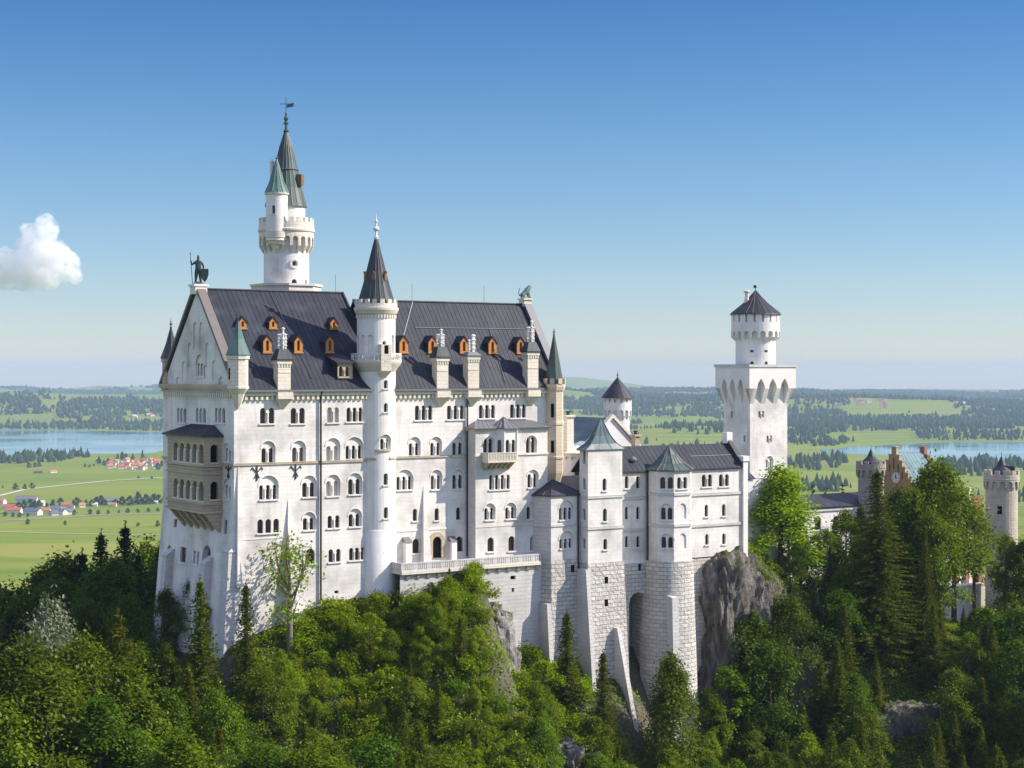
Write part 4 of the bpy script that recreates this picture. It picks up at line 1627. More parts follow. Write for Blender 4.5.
y_ = 201
c_ = P2(.45, .1)
z = lambda q: zy(q, y_)
t_ = corner_turret(c_, 1.16, y_, (z(408), z(388), z(355.5), z(320), z(313)), 'pale_sandstone', 'copper_green')
m = MB()
q = Vector((c_[0], c_[1], 0))
for ang, zz in ((TH + R(180 + 45 + 45), 0),):
    pass
for nrm_u, nrm_n in ((-1, 0), (-.7, .7)):
    cc = P(.45 + nrm_u * 1.075, .1 + nrm_n * 1.075, 0)
ubox(m, .45 - 1.11, .45 - 1.0, -.08, .28, z(379.5), z(368))
m.build('pane', 'dark_void', t_)
y_ = 200 + .829 * PW
c_ = P2(.7, -PW + .8)
z = lambda q: zy(q, y_)
corner_turret(c_, 1.05, y_, (z(408), z(388), z(358.5), z(327), z(318)), 'tan_sandstone', 'spire_slate')

se_y = O.y + UX.y * PL
c_ = P2(u_at(554, .2), .2)
z = lambda q: zy(q, se_y)
m = MB()
r = 1.22
pr = [(.1, z(497)), (r * .6, z(484)), (r, z(472)), (r, z(458.6)), (r * 1.1, z(458)), (r * 1.1, z(456)), (r, z(455.4)), (r, z(425)), (r * 1.08, z(424.4)), (r * 1.08, z(422)), (r, z(421)), (r, z(392)),
      (r * 1.12, z(390)), (r * 1.22, z(387)), (r * 1.22, z(384))]
m.lathe(c_, [(a, ZC + b) for a, b in pr], 8, cap1=True, ph=TH + R(22.5))
m2_ = MB()
merlons(m, c_, r * 1.22, ZC + z(384), ZC + z(378.5), 8, .5, .3, TH)
t_ = m.build('turret', 'cream_sandstone', palace)
m = MB()
m.lathe(c_, [(r * 1.0, ZC + z(384) + .02), (r * .98, ZC + z(380)), (.09, ZC + z(334))], 8, ph=TH + R(22.5))
m.build('spire', 'copper_dull', t_)
finial(t_, c_, ZC + z(335), .9, s=.8)
for yt, yb in ((403.5, 417), (440, 452)):
    m = MB()
    uu, nn = un(c_)
    for k in range(1):
        zt, zb = z(yt), z(yb)
        d_ = r * .93
        cu, cn = uu - d_ * .7071, nn + d_ * .7071
        ed = (.7071 * .2, .7071 * .2)
        p0, p1 = (cu - ed[0], cn - ed[1]), (cu + ed[0], cn + ed[1])
        ou, on = -.7071 * .05, .7071 * .05
        m.hexa([P(p0[0] + ou, p0[1] + on, zb), P(p1[0] + ou, p1[1] + on, zb), P(p1[0] - ou, p1[1] - on, zb), P(p0[0] - ou, p0[1] - on, zb)],
               [P(p0[0] + ou, p0[1] + on, zt), P(p1[0] + ou, p1[1] + on, zt), P(p1[0] - ou, p1[1] - on, zt), P(p0[0] - ou, p0[1] - on, zt)])
    m.build('pane', 'dark_void', t_)

# ---- projecting bay with oriel and balcony on the south front
BU0 = u_at(466.6, 0)
BN = n_at(475.5, BU0)
BU1 = u_at(547.5, BN)
bz1 = z_n(500, 428, BN)
bw = Wall((BU0, BN), (BU1, BN), -27, bz1)
bw.win(488.8, 438.6, 453.7, 2, .62, .78, hood=436.6)
bw.win(531.4, 437.2, 453.4, 2, .62, .78, hood=435.4)
bw.win(499.6, 474.8, 489.4, 4, .52, .86)
bw.win(533.0, 474, 487.5, 2, .55, .86, hood=469.6)
bw.win(489.8, 508, 519.8, 2, .52, .84, hood=503.3)
bw.win(510.7, 507.3, 518.8, 2, .52, .84, hood=502.6)
bw.win(532, 506.6, 519, 2, .52, .84, hood=501.7)
bw.win(490.7, 537.4, 551.6, 1, .95)
bw.win(511.6, 536, 551, 1, .95)
bw.win(533.3, 535.3, 550.5, 1, .95)
bay = bw.build(palace, 'bay_wall', 'limestone')
m = MB()
for u, q in ((BU0, -1), (BU1, 1)):
    m.add([P(u, 0, -27), P(u, BN, -27), P(u, BN, bz1), P(u, 0, bz1)], [(0, 1, 2, 3)])
m.build('bay_side', 'grey_limestone', bay)
m = MB()
zs = z_n(500, 454.6, BN)
ubox(m, BU0 - .1, BU1 + .1, BN - .3, BN + .14, zs - .14, zs + .1)
zs = z_n(500, 525.5, BN)
ubox(m, BU0 - .05, BU1 + .05, BN - .3, BN + .06, zs - .12, zs + .1)
ubox(m, BU0 - .16, BU1 + .16, .02, BN + .2, bz1 - .28, bz1 - .02)
m.build('string_course', 'pale_sandstone', bay)
m = MB()
zr = z_n(505, 420.5, 0)
e = .45
slope(m, P(BU0 - e, BN + e, bz1), P(BU1 + e, BN + e, bz1), P(BU1 - 1.2, .03, zr), P(BU0 + 1.2, .03, zr), step=.7)
slope(m, P(BU0 - e, .03, bz1), P(BU0 - e, BN + e, bz1), P(BU0 + 1.2, .03, zr), P(BU0 + 1.2, .03, zr + .001), ribs=False)
slope(m, P(BU1 + e, BN + e, bz1), P(BU1 + e, .03, bz1), P(BU1 - 1.2, .03, zr + .001), P(BU1 - 1.2, .03, zr), ribs=False)
oc = u_at(507.5, BN + .6)
OL = [(oc - 1.55, BN), (oc - .95, BN + 1.25), (oc + .95, BN + 1.25), (oc + 1.55, BN)]
poly_roof(m, [(oc - 1.7, BN - .6), (oc - 1.05, BN + 1.5), (oc + 1.05, BN + 1.5), (oc + 1.7, BN - .6)], bz1 + .05, bz1 + 1.35, (oc, BN - .3), ((1, 0), (.5, .5), (0, 1)), 1.05)
m.build('bay_roof', 'lead_trim', bay)
oz0 = z_n(505, 456.5, BN)
for i in range(3):
    w_ = Wall(OL[i], OL[i + 1], oz0, bz1)
    c = P((OL[i][0] + OL[i + 1][0]) / 2, (OL[i][1] + OL[i + 1][1]) / 2, 0)
    w_.wins.append(dict(a=w_.L / 2, zt=oz0 + 2.15, zb=oz0 + .35, n=1 if i != 1 else 2, lw=.62 if i != 1 else .55, pitch=.86, zh=None, pane='window_glass', sill=True, depth=.25, arch=True,
                        name='window', pointed=False, cols=True))
    w_.build(bay, 'oriel', 'white_limestone')
m = MB()
for p in OL[1:3]:
    q = P2(p[0], p[1])
    m.lathe(q, [(.15, ZC + oz0), (.12, ZC + oz0 + .3), (.12, ZC + bz1 - .3), (.2, ZC + bz1 - .02)], 8)
m.build('oriel_column', 'white_pot', bay)
b0, b1 = u_at(481.5, BN), u_at(517.5, BN + 1.5)
zb0, zb1 = z_n(500, 460.5, BN + 1.5), z_n(500, 455, BN + 1.5)
m = MB()
ubox(m, b0, b1, BN - .05, BN + 1.5, zb0 - .25, zb0)
for s_, (u0, u1, n0, n1) in enumerate(((b0, b1, BN + 1.3, BN + 1.48), (b0, b0 + .18, BN, BN + 1.3), (b1 - .18, b1, BN, BN + 1.3))):
    ubox(m, u0, u1, n0, n1, zb1 - .12 + .3, zb1 + .3)
    if s_ == 0:
        k = 18
        for i in range(k + 1):
            u = u0 + .1 + (u1 - u0 - .2) * i / k
            ubox(m, u - .07, u + .07, n0 + .03, n1 - .03, zb0, zb1 + .18)
    else:
        ubox(m, u0 + .03, u1 - .03, n0, n1, zb0, zb1 + .18)
bal = m.build('balcony', 'pale_sandstone', bay)
for i in range(6):
    m = MB()
    u = b0 + .4 + (b1 - b0 - .8) * i / 5
    m.hexa([P(u - .16, BN + .25, zb0 - 1.05), P(u + .16, BN + .25, zb0 - 1.05), P(u + .16, BN - .05, zb0 - 1.25), P(u - .16, BN - .05, zb0 - 1.25)],
           [P(u - .2, BN + 1.35, zb0 - .25), P(u + .2, BN + 1.35, zb0 - .25), P(u + .2, BN - .05, zb0 - .25), P(u - .2, BN - .05, zb0 - .25)])
    m.build('corbel', 'tan_sandstone', bal)

# ---- two-storey loggia on the west front
LP = 2.3
n0 = n_at(167.5, -LP)
n1 = n_at(203.7, -LP)
zt = z_u(186, 434.5, -LP)
zb = z_u(186, 509, -LP)
lf = Wall((-LP, n0), (-LP, n1), zb, zt)
lf.win(188.3, 443.2, 462, 5, 1.28, 1.84, depth=.8, pane='dark_void')  # arches are open; dark sheet behind paints the shade inside
lf.win(188.3, 480, 499, 5, 1.28, 1.84, depth=.8, pane='dark_void')
log = lf.build(palace, 'loggia', 'tan_sandstone', 'pale_sandstone')
ls = Wall((-LP, n1), (0, n1), zb, zt)
ls.win(214.5, 444.5, 462.5, 1, 1.0, depth=.6, pane='dark_void')  # open arch too, inner shade painted as a dark sheet
ls.win(214.5, 481.5, 499.5, 1, 1.0, depth=.6, pane='dark_void')
ls.build(log, 'loggia_side', 'tan_sandstone', 'pale_sandstone')
ls2 = Wall((0, n0), (-LP, n0), zb, zt)
ls2.build(log, 'loggia_side', 'tan_sandstone')
m = MB()
for q, h, p in ((462.8, .28, .2), (466.5, .16, .1), (471.5, .2, .12), (500, .28, .2), (504.5, .16, .1), (508.5, .3, .22), (436, .3, .15)):
    zz = z_u(186, q, -LP)
    ubox(m, -LP - p, -.03, n0 - p, n1 + p, zz - h, zz)
m.build('string_course', 'tan_sandstone', log)
m = MB()
e = .5
ra, rb = n_at(188, -.8), n_at(211, -.02)
zr = z_u(200, 424.3, 0)
q0 = [P(-LP - e, n0 - e, zt), P(-LP - e, n1 + e, zt), P(-.03, n1 + e, zt), P(-.03, n0 - e, zt)]
q1 = [P(-.05, n0 + 2.0, zr), P(-.05, n1 - 2.0, zr)]
m.add([p - Vector((0, 0, .15)) for p in q0] + q0 + q1, [(3, 2, 1, 0), (0, 1, 5, 4), (1, 2, 6, 5), (2, 3, 7, 6), (3, 0, 4, 7), (4, 5, 9, 8), (5, 6, 9), (7, 4, 8), (6, 7, 8, 9)])
ribs_on(m, q0[0], q0[1], q1[1], q1[0], .7)
m.build('loggia_roof', 'dark_slate', log)
# corbelled underside: rows of round corbels stepping back to the wall
k = 5
st = (n1 - n0) / k
for i in range(k + 1):
    m = MB()
    c = n0 + .25 + (n1 - n0 - .5) * i / k
    for j in range(4):
        d0, d1 = LP - j * .52, LP - (j + 1) * .52
        z1_ = zb - j * .62
        m.hexa([P(-d1 - .1, c + .26, z1_ - .62), P(-d1 + .3, c + .26, z1_ - .62), P(-d1 + .3, c - .26, z1_ - .62), P(-d1 - .1, c - .26, z1_ - .62)],
               [P(-d0, c + .32, z1_), P(0, c + .32, z1_), P(0, c - .32, z1_), P(-d0, c - .32, z1_)])
    m.build('corbel', 'tan_sandstone', log)
m = MB()
m.add([P(-.02, n0 + .3, zb - 2.5), P(-.02, n1 - .3, zb - 2.5), P(-LP * .55, n1 - .02, zb), P(-LP * .55, n0 + .02, zb)], [(0, 1, 2, 3)])
m.add([P(-.02, n1, zb - 2.6), P(-.02, n1, zb), P(-LP, n1, zb), P(-LP * .4, n1, zb - 1.9)], [(0, 1, 2, 3)])
m.build('soffit', 'tan_sandstone', log)

# ---- statues on the gables (each stands on its pedestal)


def skin_figure(name, joints, edges, mat, parent=None, loc=(0, 0, 0), rot=0, scale=1.0, sub=1):
    me = bpy.data.meshes.new(name)
    me.from_pydata([j[:3] for j in joints], edges, [])
    o = bpy.data.objects.new(name, me)
    COL.objects.link(o)
    bm = bmesh.new()
    bm.from_mesh(me)
    ly = bm.verts.layers.skin.verify()
    for vtx, j in zip(bm.verts, joints):
        vtx[ly].radius = (j[3], j[4] if len(j) > 4 else j[3])
    bm.verts.ensure_lookup_table()
    bm.verts[0][ly].use_root = True
    bm.to_mesh(me)
    bm.free()
    md = o.modifiers.new('skin', 'SKIN')
    md.use_smooth_shade = True
    o.modifiers.new('sub', 'SUBSURF').levels = sub
    o.modifiers['sub'].render_levels = sub
    dg = bpy.context.evaluated_depsgraph_get()
    nm = bpy.data.meshes.new_from_object(o.evaluated_get(dg))
    o.modifiers.clear()
    o.data = nm
    o.name = name
    nm.materials.clear()
    nm.materials.append(MATS[mat])
    o.location = loc
    o.rotation_euler = (0, 0, rot)
    o.scale = (scale,) * 3
    if parent:
        o.parent = parent
    return o


kp = P(.15, RN, RZ1 + .55)
kn = thing('knight_statue', kp, 'dark bronze knight with lance and shield standing on the west gable peak', 'statue')
J = [(0, 0, 1.7, .32, .26), (0, 0, 2.15, .34, .26), (0, 0, 2.62, .40, .27), (0, 0, 2.92, .12), (0, .02, 3.12, .17, .19), (.0, .02, 3.36, .16, .18), (0, .02, 3.55, .06),
     (.2, 0, 1.5, .27), (.24, .12, .9, .2), (.3, .02, .16, .11), (.32, .3, .07, .1),
     (-.2, 0, 1.5, .27), (-.26, -.02, .9, .2), (-.32, -.06, .16, .11), (-.36, .2, .07, .1),
     (.42, 0, 2.62, .15), (.62, .08, 2.15, .11), (.56, .42, 1.8, .09), (.54, .55, 1.72, .09),
     (-.42, 0, 2.62, .15), (-.72, .05, 2.3, .11), (-.86, .2, 2.75, .09), (-.87, .24, 2.9, .09)]
E = [(0, 1), (1, 2), (2, 3), (3, 4), (4, 5), (5, 6), (0, 7), (7, 8), (8, 9), (9, 10), (0, 11), (11, 12), (12, 13), (13, 14), (2, 15), (15, 16), (16, 17), (17, 18), (2, 19), (19, 20), (20, 21), (21, 22)]
skin_figure('body', J, E, 'bronze_patina', kn, rot=R(10))
m = MB()
rot10 = lambda x, y, z: (kp.x + x * math.cos(R(10)) - y * math.sin(R(10)), kp.y + x * math.sin(R(10)) + y * math.cos(R(10)), kp.z + z)
m.tube([rot10(-.66, .22, .0), rot10(-.87, .24, 2.8), rot10(-.93, .25, 3.6)], [.04, .045, .03], 6)
m.lathe((rot10(-.93, .25, 0)[0], rot10(-.93, .25, 0)[1]), [(.03, kp.z + 3.55), (.08, kp.z + 3.65), (.01, kp.z + 3.9)], 6)
m.build('lance', 'bronze_patina', kn)
m = MB()
sh = [(-.45, 1.85), (.45, 1.85), (.47, 1.2), (.3, .62), (0, .25), (-.3, .62), (-.47, 1.2)]
fr = [rot10(.75 + a, -.5 - .25 * abs(a) * 0 + .08, z_) for a, z_ in sh]
bk = [rot10(.75 + a, -.38 + .08, z_) for a, z_ in sh]
m.loft([fr, bk])
ce = rot10(.75, -.62, 1.25)
m.lathe((ce[0], ce[1]), [(.02, ce[2] - .12), (.12, ce[2]), (.02, ce[2] + .12)], 8)
m.build('shield', 'bronze_patina', kn)

lp = P(PL - .25, RN2, RZ2 + .8)
J = [(-.55, 0, .55, .3), (-.1, 0, .75, .3), (.3, 0, 1.0, .38, .36), (.5, 0, 1.35, .36, .36), (.72, 0, 1.62, .32), (.98, 0, 1.58, .17),
     (.45, .2, .7, .15), (.55, .22, .3, .11), (.75, .22, .08, .11), (.45, -.2, .7, .15), (.55, -.22, .3, .11), (.75, -.22, .08, .11),
     (-.5, .28, .42, .22), (-.2, .34, .3, .14), (-.45, .34, .1, .1), (-.15, .34, .07, .09), (-.5, -.28, .42, .22), (-.2, -.34, .3, .14), (-.45, -.34, .1, .1), (-.15, -.34, .07, .09),
     (-.85, 0, .35, .08), (-1.0, 0, .8, .06), (-.85, 0, 1.2, .06), (-.75, 0, 1.4, .09)]
E = [(0, 1), (1, 2), (2, 3), (3, 4), (4, 5), (2, 6), (6, 7), (7, 8), (2, 9), (9, 10), (10, 11), (0, 12), (12, 13), (13, 14), (14, 15), (0, 16), (16, 17), (17, 18), (18, 19), (0, 20), (20, 21), (21, 22), (22, 23)]
ln = skin_figure('lion_statue', J, E, 'green_bronze', None, lp, R(30), 1.0)
tag(ln, 'green bronze seated lion on the pedestal of the east gable', 'statue')

# ---- round stair tower on the south front
st_y = 208.6
su, sn = u_at(366, 0) + 2.05, -1.15
sc_ = P2(su, sn)
st = thing('stair_tower', (sc_[0], sc_[1], ZC - 28), 'slim round white stair tower with dark pointed cone roof on the palace front', 'tower')
z = lambda q: zy(q, st_y - 2)
r = 2.35
d = Drum(sc_, r, -33, z(366))
d.win(386, 380, 388.4, 1, .55, depth=.3)
d.win(386, 403, 412, 1, .55, depth=.3)
d.win(385.7, 438.6, 449.2, 2, .5, .8, hood=434.5, depth=.3)
d.win(386, 473.3, 485, 1, .6, depth=.3)
d.win(386.2, 507, 518.3, 1, .6, depth=.3)
d.win(386.6, 543, 551.6, 1, .55, depth=.3)
d.build(st, 'tower_wall', 'white_limestone')
m = MB()
m.lathe(sc_, [(r + .02, ZC - 33), (r + .2, ZC - 33), (r + .12, ZC + z(533.5)), (r + .01, ZC + z(532))], 40)
m.build('base', 'white_limestone', st, smooth=True)
m = MB()
zc_ = z(460)
a0, a1 = math.pi * 1.2, math.pi * 2.1
for zz, aa, ab in ((zc_, math.pi * 1.1, math.pi * 1.53), (z(451.5), math.pi * 1.5, math.pi * 1.78), (zc_ + .02, math.pi * 1.76, math.pi * 2.2)):
    q = 14
    lo = []
    for i in range(q + 1):
        t = aa + (ab - aa) * i / q
        lo.append([(sc_[0] + (r + e) * math.cos(t), sc_[1] + (r + e) * math.sin(t), ZC + zz + h) for e, h in ((-.02, -.12), (.14, -.12), (.14, .12), (-.02, .12))])
    m.loft(lo)
m.build('string_course', 'tan_sandstone', st)
m = MB()
m.lathe(sc_, [(r, ZC + z(372)), (r + .25, ZC + z(368)), (r + .6, ZC + z(364.5)), (r + .75, ZC + z(361.5)), (r + .75, ZC + z(360)), (r - .3, ZC + z(360))], 40)
m.build('gallery_floor', 'pale_sandstone', st, smooth=True)
m = MB()
m.lathe(sc_, [(r + .55, ZC + z(354.2)), (r + .72, ZC + z(354.2)), (r + .72, ZC + z(353)), (r + .55, ZC + z(353)), (r + .55, ZC + z(354.2))], 40)
for i in range(36):
    t = 2 * math.pi * i / 36
    m.lathe((sc_[0] + (r + .63) * math.cos(t), sc_[1] + (r + .63) * math.sin(t)), [(.1, ZC + z(360)), (.06, ZC + z(358)), (.1, ZC + z(356)), (.06, ZC + z(354.2))], 6)
m.build('balustrade', 'white_pot', st)
d = Drum(sc_, r - .02, z(362), z(308))
for i in range(9):
    x = 360.5 + i * 4.6
for k in range(14):
    a = (k + .5) * d.L / 14
    d.holes.append((arch_loop(a, .62, z(353), z(334), 8), .22))
d.win(384.5, 340.8, 351, 1, .5, depth=.5)
# keep the window out of the blind arcade
wa = d.wins[0]['a']
d.holes = [h for h in d.holes if abs(sum(p[0] for p in h[0][:2]) / 2 - wa) > .75]
d.build(st, 'upper_wall', 'white_limestone')
m = MB()
# zigzag frieze, cornice and parapet
k = 40
for i in range(k):
    t0, t1 = 2 * math.pi * i / k, 2 * math.pi * (i + .5) / k
    m.hexa([(sc_[0] + e * math.cos(t), sc_[1] + e * math.sin(t), ZC + z(317)) for e, t in ((r + .12, t0), (r + .12, t1), (r - .05, t1), (r - .05, t0))],
           [(sc_[0] + e * math.cos(t), sc_[1] + e * math.sin(t), ZC + z(313.5)) for e, t in ((r + .12, t0), (r + .12, t1), (r - .05, t1), (r - .05, t0))])
m.lathe(sc_, [(r, ZC + z(313.5)), (r + .15, ZC + z(312.5)), (r + .35, ZC + z(309)), (r + .38, ZC + z(306.5)), (r + .2, ZC + z(306)), (r + .2, ZC + z(302)), (r - .15, ZC + z(302)), (r - .15, ZC + z(309))], 40)
merlons(m, sc_, r + .2, ZC + z(302.002), ZC + z(297.8), 16, .55, .33)
m.build('parapet', 'pale_sandstone', st)
m = MB()
cr = r - .2
m.lathe(sc_, [(cr + .02, ZC + z(303)), (cr, ZC + z(299)), (cr * .72, ZC + z(282)), (cr * .42, ZC + z(260)), (.13, ZC + z(234))], 20)
for i in range(20):
    t = 2 * math.pi * i / 20
    m.tube([(sc_[0] + a * math.cos(t), sc_[1] + a * math.sin(t), ZC + b) for a, b in ((cr, z(299)), (cr * .72, z(282)), (cr * .42, z(260)), (.13, z(234)))], .045, 4)
cone = m.build('cone_roof', 'spire_slate', st)
m = MB()
for t in (R(-98), R(-35), R(-155)):
    rr = cr * .66
    c = Vector((sc_[0] + rr * math.cos(t), sc_[1] + rr * math.sin(t)))
    o1 = Vector((math.cos(t), math.sin(t)))
    o2 = Vector((-o1.y, o1.x))
    zz = ZC + z(278.5)
    q = [c + o2 * .2 + o1 * .1, c - o2 * .2 + o1 * .1, c - o2 * .2 - o1 * .6, c + o2 * .2 - o1 * .6]
    m.hexa([(*p, zz) for p in q], [(*p, zz + .75) for p in q])
    m.add([(*q[0], zz + .75), (*q[1], zz + .75), (*q[2], zz + .75), (*q[3], zz + .75), (*(c + o1 * .25), zz + 1.1), (*(c - o1 * .6), zz + 1.1)], [(0, 1, 4), (2, 3, 5), (1, 2, 5, 4), (3, 0, 4, 5)])
m.build('dormer', 'gilt_brown', cone)
finial(st, sc_, ZC + z(236), z(209) - z(236), 'white_pot', 1.5)
# corbelled closet under the gallery
m = MB()
t = R(-62)
o1 = Vector((math.cos(t), math.sin(t)))
o2 = Vector((-o1.y, o1.x))
c = Vector(sc_)


def cbox(m, a0, a1, b0, b1, z0, z1, k0=1.0):
    q = [c + o1 * a1 + o2 * -b1, c + o1 * a1 + o2 * b1, c + o1 * a0 + o2 * b1, c + o1 * a0 - o2 * b1]
    q0 = [c + o1 * (a0 + (a1 - a0) * k0) + o2 * -b1 * k0, c + o1 * (a0 + (a1 - a0) * k0) + o2 * b1 * k0, c + o1 * a0 + o2 * b1, c + o1 * a0 - o2 * b1]
    m.hexa([(*p, ZC + z0) for p in q0], [(*p, ZC + z1) for p in q])


cbox(m, r - .4, r + .72, 0, .68, z(371), z(344))
cbox(m, r - .4, r + .72, 0, .72, z(378), z(371), .35)
cl = m.build('closet', 'pale_sandstone', st)
m = MB()
cbox(m, r + .6, r + .735, 0, .26, z(353.5), z(345))
m.build('pane', 'dark_void', cl)

# ---- tall round north tower
ny = 228.0
nc = cy(286.4, ny)
nt = thing('round_tower', (nc[0], nc[1], ZC - 25), 'tallest round white tower with green copper spire behind the palace roof', 'tower')
z = lambda q: zy(q, ny - 2.5)
r = 2.93
d = Drum(nc, r, -28, z(230), step=48)
d.win(294.5, 279, 284.5, 1, .75, depth=.3)
d.win(306, 279.5, 285, 1, .5, depth=.3)
d.win(294.5, 261.5, 265.8, 1, .55, arch=False, depth=.3, sill=False)
d.build(nt, 'tower_wall', 'limestone')
a, zz = d.loc(294.5, 263.6)
m = MB()
lo = []
for i in range(16):
    t = 2 * math.pi * i / 16
    lo.append([d.map(a + q * math.cos(t), zz + q * math.sin(t), e) for q, e in ((.68, 0.02), (.64, -.1), (.42, -.1), (.38, 0.02))])
lo.append(lo[0])
m.loft(lo, False, False)
m.build('window_ring', 'white_pot', nt)
m = MB()
for rr, z0, z1 in ((4.55, -10, z(286)), (4.75, z(286), z(283.8))):
    m.lathe(nc, [(rr, ZC + z0), (rr, ZC + z1), (r - .1, ZC + z1)], 8, ph=TH + R(22.5))
m.build('plinth', 'pale_sandstone', nt)
corbel_arches(nt, nc, r + .62, z(245.5), z(231), 20, 'pale_sandstone', proj=.6)
m = MB()
R_ = r + .62
m.lathe(nc, [(r, ZC + z(231)), (R_ + .12, ZC + z(230.8)), (R_ + .16, ZC + z(229)), (R_ + .05, ZC + z(228)), (R_ + .02, ZC + z(221.5)), (R_ - .4, ZC + z(221.5)), (R_ - .4, ZC + z(230)), (.1, ZC + z(230))], 48)
merlons(m, nc, R_ + .02, ZC + z(221.49), ZC + z(217), 20, .58, .36)
m.build('parapet', 'pale_sandstone', nt)
ic = cy(286.0, ny)
m = MB()
ir = 2.48
m.lathe(ic, [(ir, ZC + z(231)), (ir, ZC + z(205.5)), (ir + .15, ZC + z(204.5))], 40, cap1=True)
m.build('upper_wall', 'white_limestone', nt, smooth=True)
m = MB()
pf = [(ir + .3, z(205.2)), (ir + .22, z(203.5)), (ir * .82, z(186)), (ir * .62, z(168)), (ir * .34, z(145)), (.2, z(129))]
m.lathe(ic, [(a, ZC + b) for a, b in pf], 22, cap0=True)
for i in range(22):
    t = 2 * math.pi * i / 22
    m.tube([(ic[0] + a * math.cos(t), ic[1] + a * math.sin(t), ZC + b) for a, b in pf[1:]], .05, 4)
m.lathe(ic, [(ir * .66, ZC + z(168.5)), (ir * .68, ZC + z(168)), (ir * .64, ZC + z(167))], 22)
sp = m.build('cone_roof', 'copper_dull', nt)
m = MB()
for px_, py_ in ((299, 183),):
    t = R(-20)
    o1 = Vector((math.cos(t), math.sin(t)))
    o2 = Vector((-o1.y, o1.x))
    c = Vector(ic)
    cbox(m, ir * .6, ir * .98, 0, .4, z(184), z(173))
m.build('dormer', 'gilt_brown', sp)
m = MB()
m.lathe(ic, [(a, ZC + b) for a, b in ((.28, z(130)), (.42, z(128.4)), (.2, z(127)), (.16, z(122)), (.36, z(121)), (.36, z(120)), (.13, z(118.5)), (.3, z(116.5)), (.3, z(115)), (.1, z(113)), (.16, z(111)), (.05, z(109)), (.035, z(94)))], 8)
zz = ZC + z(101)
m.tube([(ic[0] - .85, ic[1], zz), (ic[0] + .75, ic[1], zz)], .04, 4)
m.hexa([(ic[0] + .05, ic[1] - .03, zz - .5), (ic[0] + .95, ic[1] - .03, zz - .35), (ic[0] + .95, ic[1] + .03, zz - .35), (ic[0] + .05, ic[1] + .03, zz - .5)],
       [(ic[0] + .15, ic[1] - .03, zz - .05), (ic[0] + 1.05, ic[1] - .03, zz + .15), (ic[0] + 1.05, ic[1] + .03, zz + .15), (ic[0] + .15, ic[1] + .03, zz - .05)])
m.build('weather_vane', 'finial_metal', sp, smooth=False)
# side turret on the gallery
tc = cy(276.7, ny - 2.6)
z = lambda q: zy(q, ny - 2.6 - 1.4)
d = Drum(tc, 1.4, z(240), z(193))
d.win(273.4, 205, 213.5, 1, .42, depth=.25)
tu = d.build(nt, 'turret', 'white_limestone')
m = MB()
m.lathe(tc, [(.2, ZC + z(252)), (.45, ZC + z(249)), (.7, ZC + z(247)), (.8, ZC + z(244.5)), (1.15, ZC + z(243)), (1.2, ZC + z(238.5)), (1.5, ZC + z(237)), (1.55, ZC + z(231))], 20)
m.build('corbel', 'pale_sandstone', tu, smooth=True)
m = MB()
m.lathe(tc, [(1.4, ZC + z(194.5)), (1.58, ZC + z(193.5)), (1.58, ZC + z(192))], 20)
m.build('cornice', 'pale_sandstone', tu, smooth=True)
m = MB()
pf = [(1.6, z(192.3)), (1.52, z(191)), (1.0, z(182)), (.5, z(169)), (.08, z(158))]
m.lathe(tc, [(a, ZC + b) for a, b in pf], 14, cap0=True)
for i in range(14):
    t = 2 * math.pi * i / 14
    m.tube([(tc[0] + a * math.cos(t), tc[1] + a * math.sin(t), ZC + b) for a, b in pf[1:]], .04, 4)
m.lathe(tc, [(.05, ZC + z(158)), (.2, ZC + z(156.6)), (.04, ZC + z(155))], 8)
m.build('spire', 'copper_green', tu)
kc = cy(271.8, ny)
m = MB()
m.lathe(kc, [(a, ZC + b) for a, b in ((.32, z(215)), (.32, z(178)), (.26, z(177)), (.26, z(160)), (.34, z(159)), (.34, z(157.5)))], 8, cap1=True)
m.lathe(kc, [(.12, ZC + z(157.5)), (.12, ZC + z(155.5))], 6, cap1=True)
m.build('chimney', 'white_limestone', nt)
# ---- balustraded terrace along the foot of the palace
tn = 3.7
t0, t1 = u_at(401.5, tn), u_at(541, tn)
tz = z_n(470, 567, tn)
terr = thing('terrace', P((t0 + t1) / 2, 2, tz - 6), 'balustraded stone terrace on corbels along the foot of the palace', 'terrace')
m = MB()
ubox(m, t0, t1, .05, tn + .12, tz - .35, tz)
m.build('slab', 'pale_sandstone', terr)
m = MB()
bt = tz + 1.02
ubox(m, t0, t1, tn - .22, tn, bt - .16, bt)
ubox(m, t0, t1, tn - .25, tn + .03, tz + .002, tz + .14)
k = int((t1 - t0) / .27)
for i in range(k + 1):
    u = t0 + .12 + (t1 - t0 - .24) * i / k
    w_ = .17 if i % 7 == 0 else .095
    ubox(m, u - w_, u + w_, tn - .2, tn - .02, tz + .14, bt - .16)
ubox(m, t0, t0 + .2, .1, tn - .25, tz, bt)
m.build('balustrade', 'grey_limestone', terr)
rw = Wall((t0, tn - .35), (t1 + 1.5, tn - .35), -36, tz - .36)
rw.win(513, 575.7, 579.5, 1, .75, arch=False, sill=False, pane='dark_void')
rw.win(513, 588, 592, 1, .4, arch=False, sill=False, pane='dark_void')
rw.build(terr, 'retaining_wall', 'grey_limestone')
u = t0 + 1
while u < t1 - .2:
    m = MB()
    m.hexa([P(u - .2, tn - .25, tz - 1.0), P(u + .2, tn - .25, tz - 1.0), P(u + .2, tn - .45, tz - 1.1), P(u - .2, tn - .45, tz - 1.1)],
           [P(u - .25, tn + .05, tz - .36), P(u + .25, tn + .05, tz - .36), P(u + .25, tn - .45, tz - .36), P(u - .25, tn - .45, tz - .36)])
    m.build('corbel', 'tan_sandstone', terr)
    u += 1.45

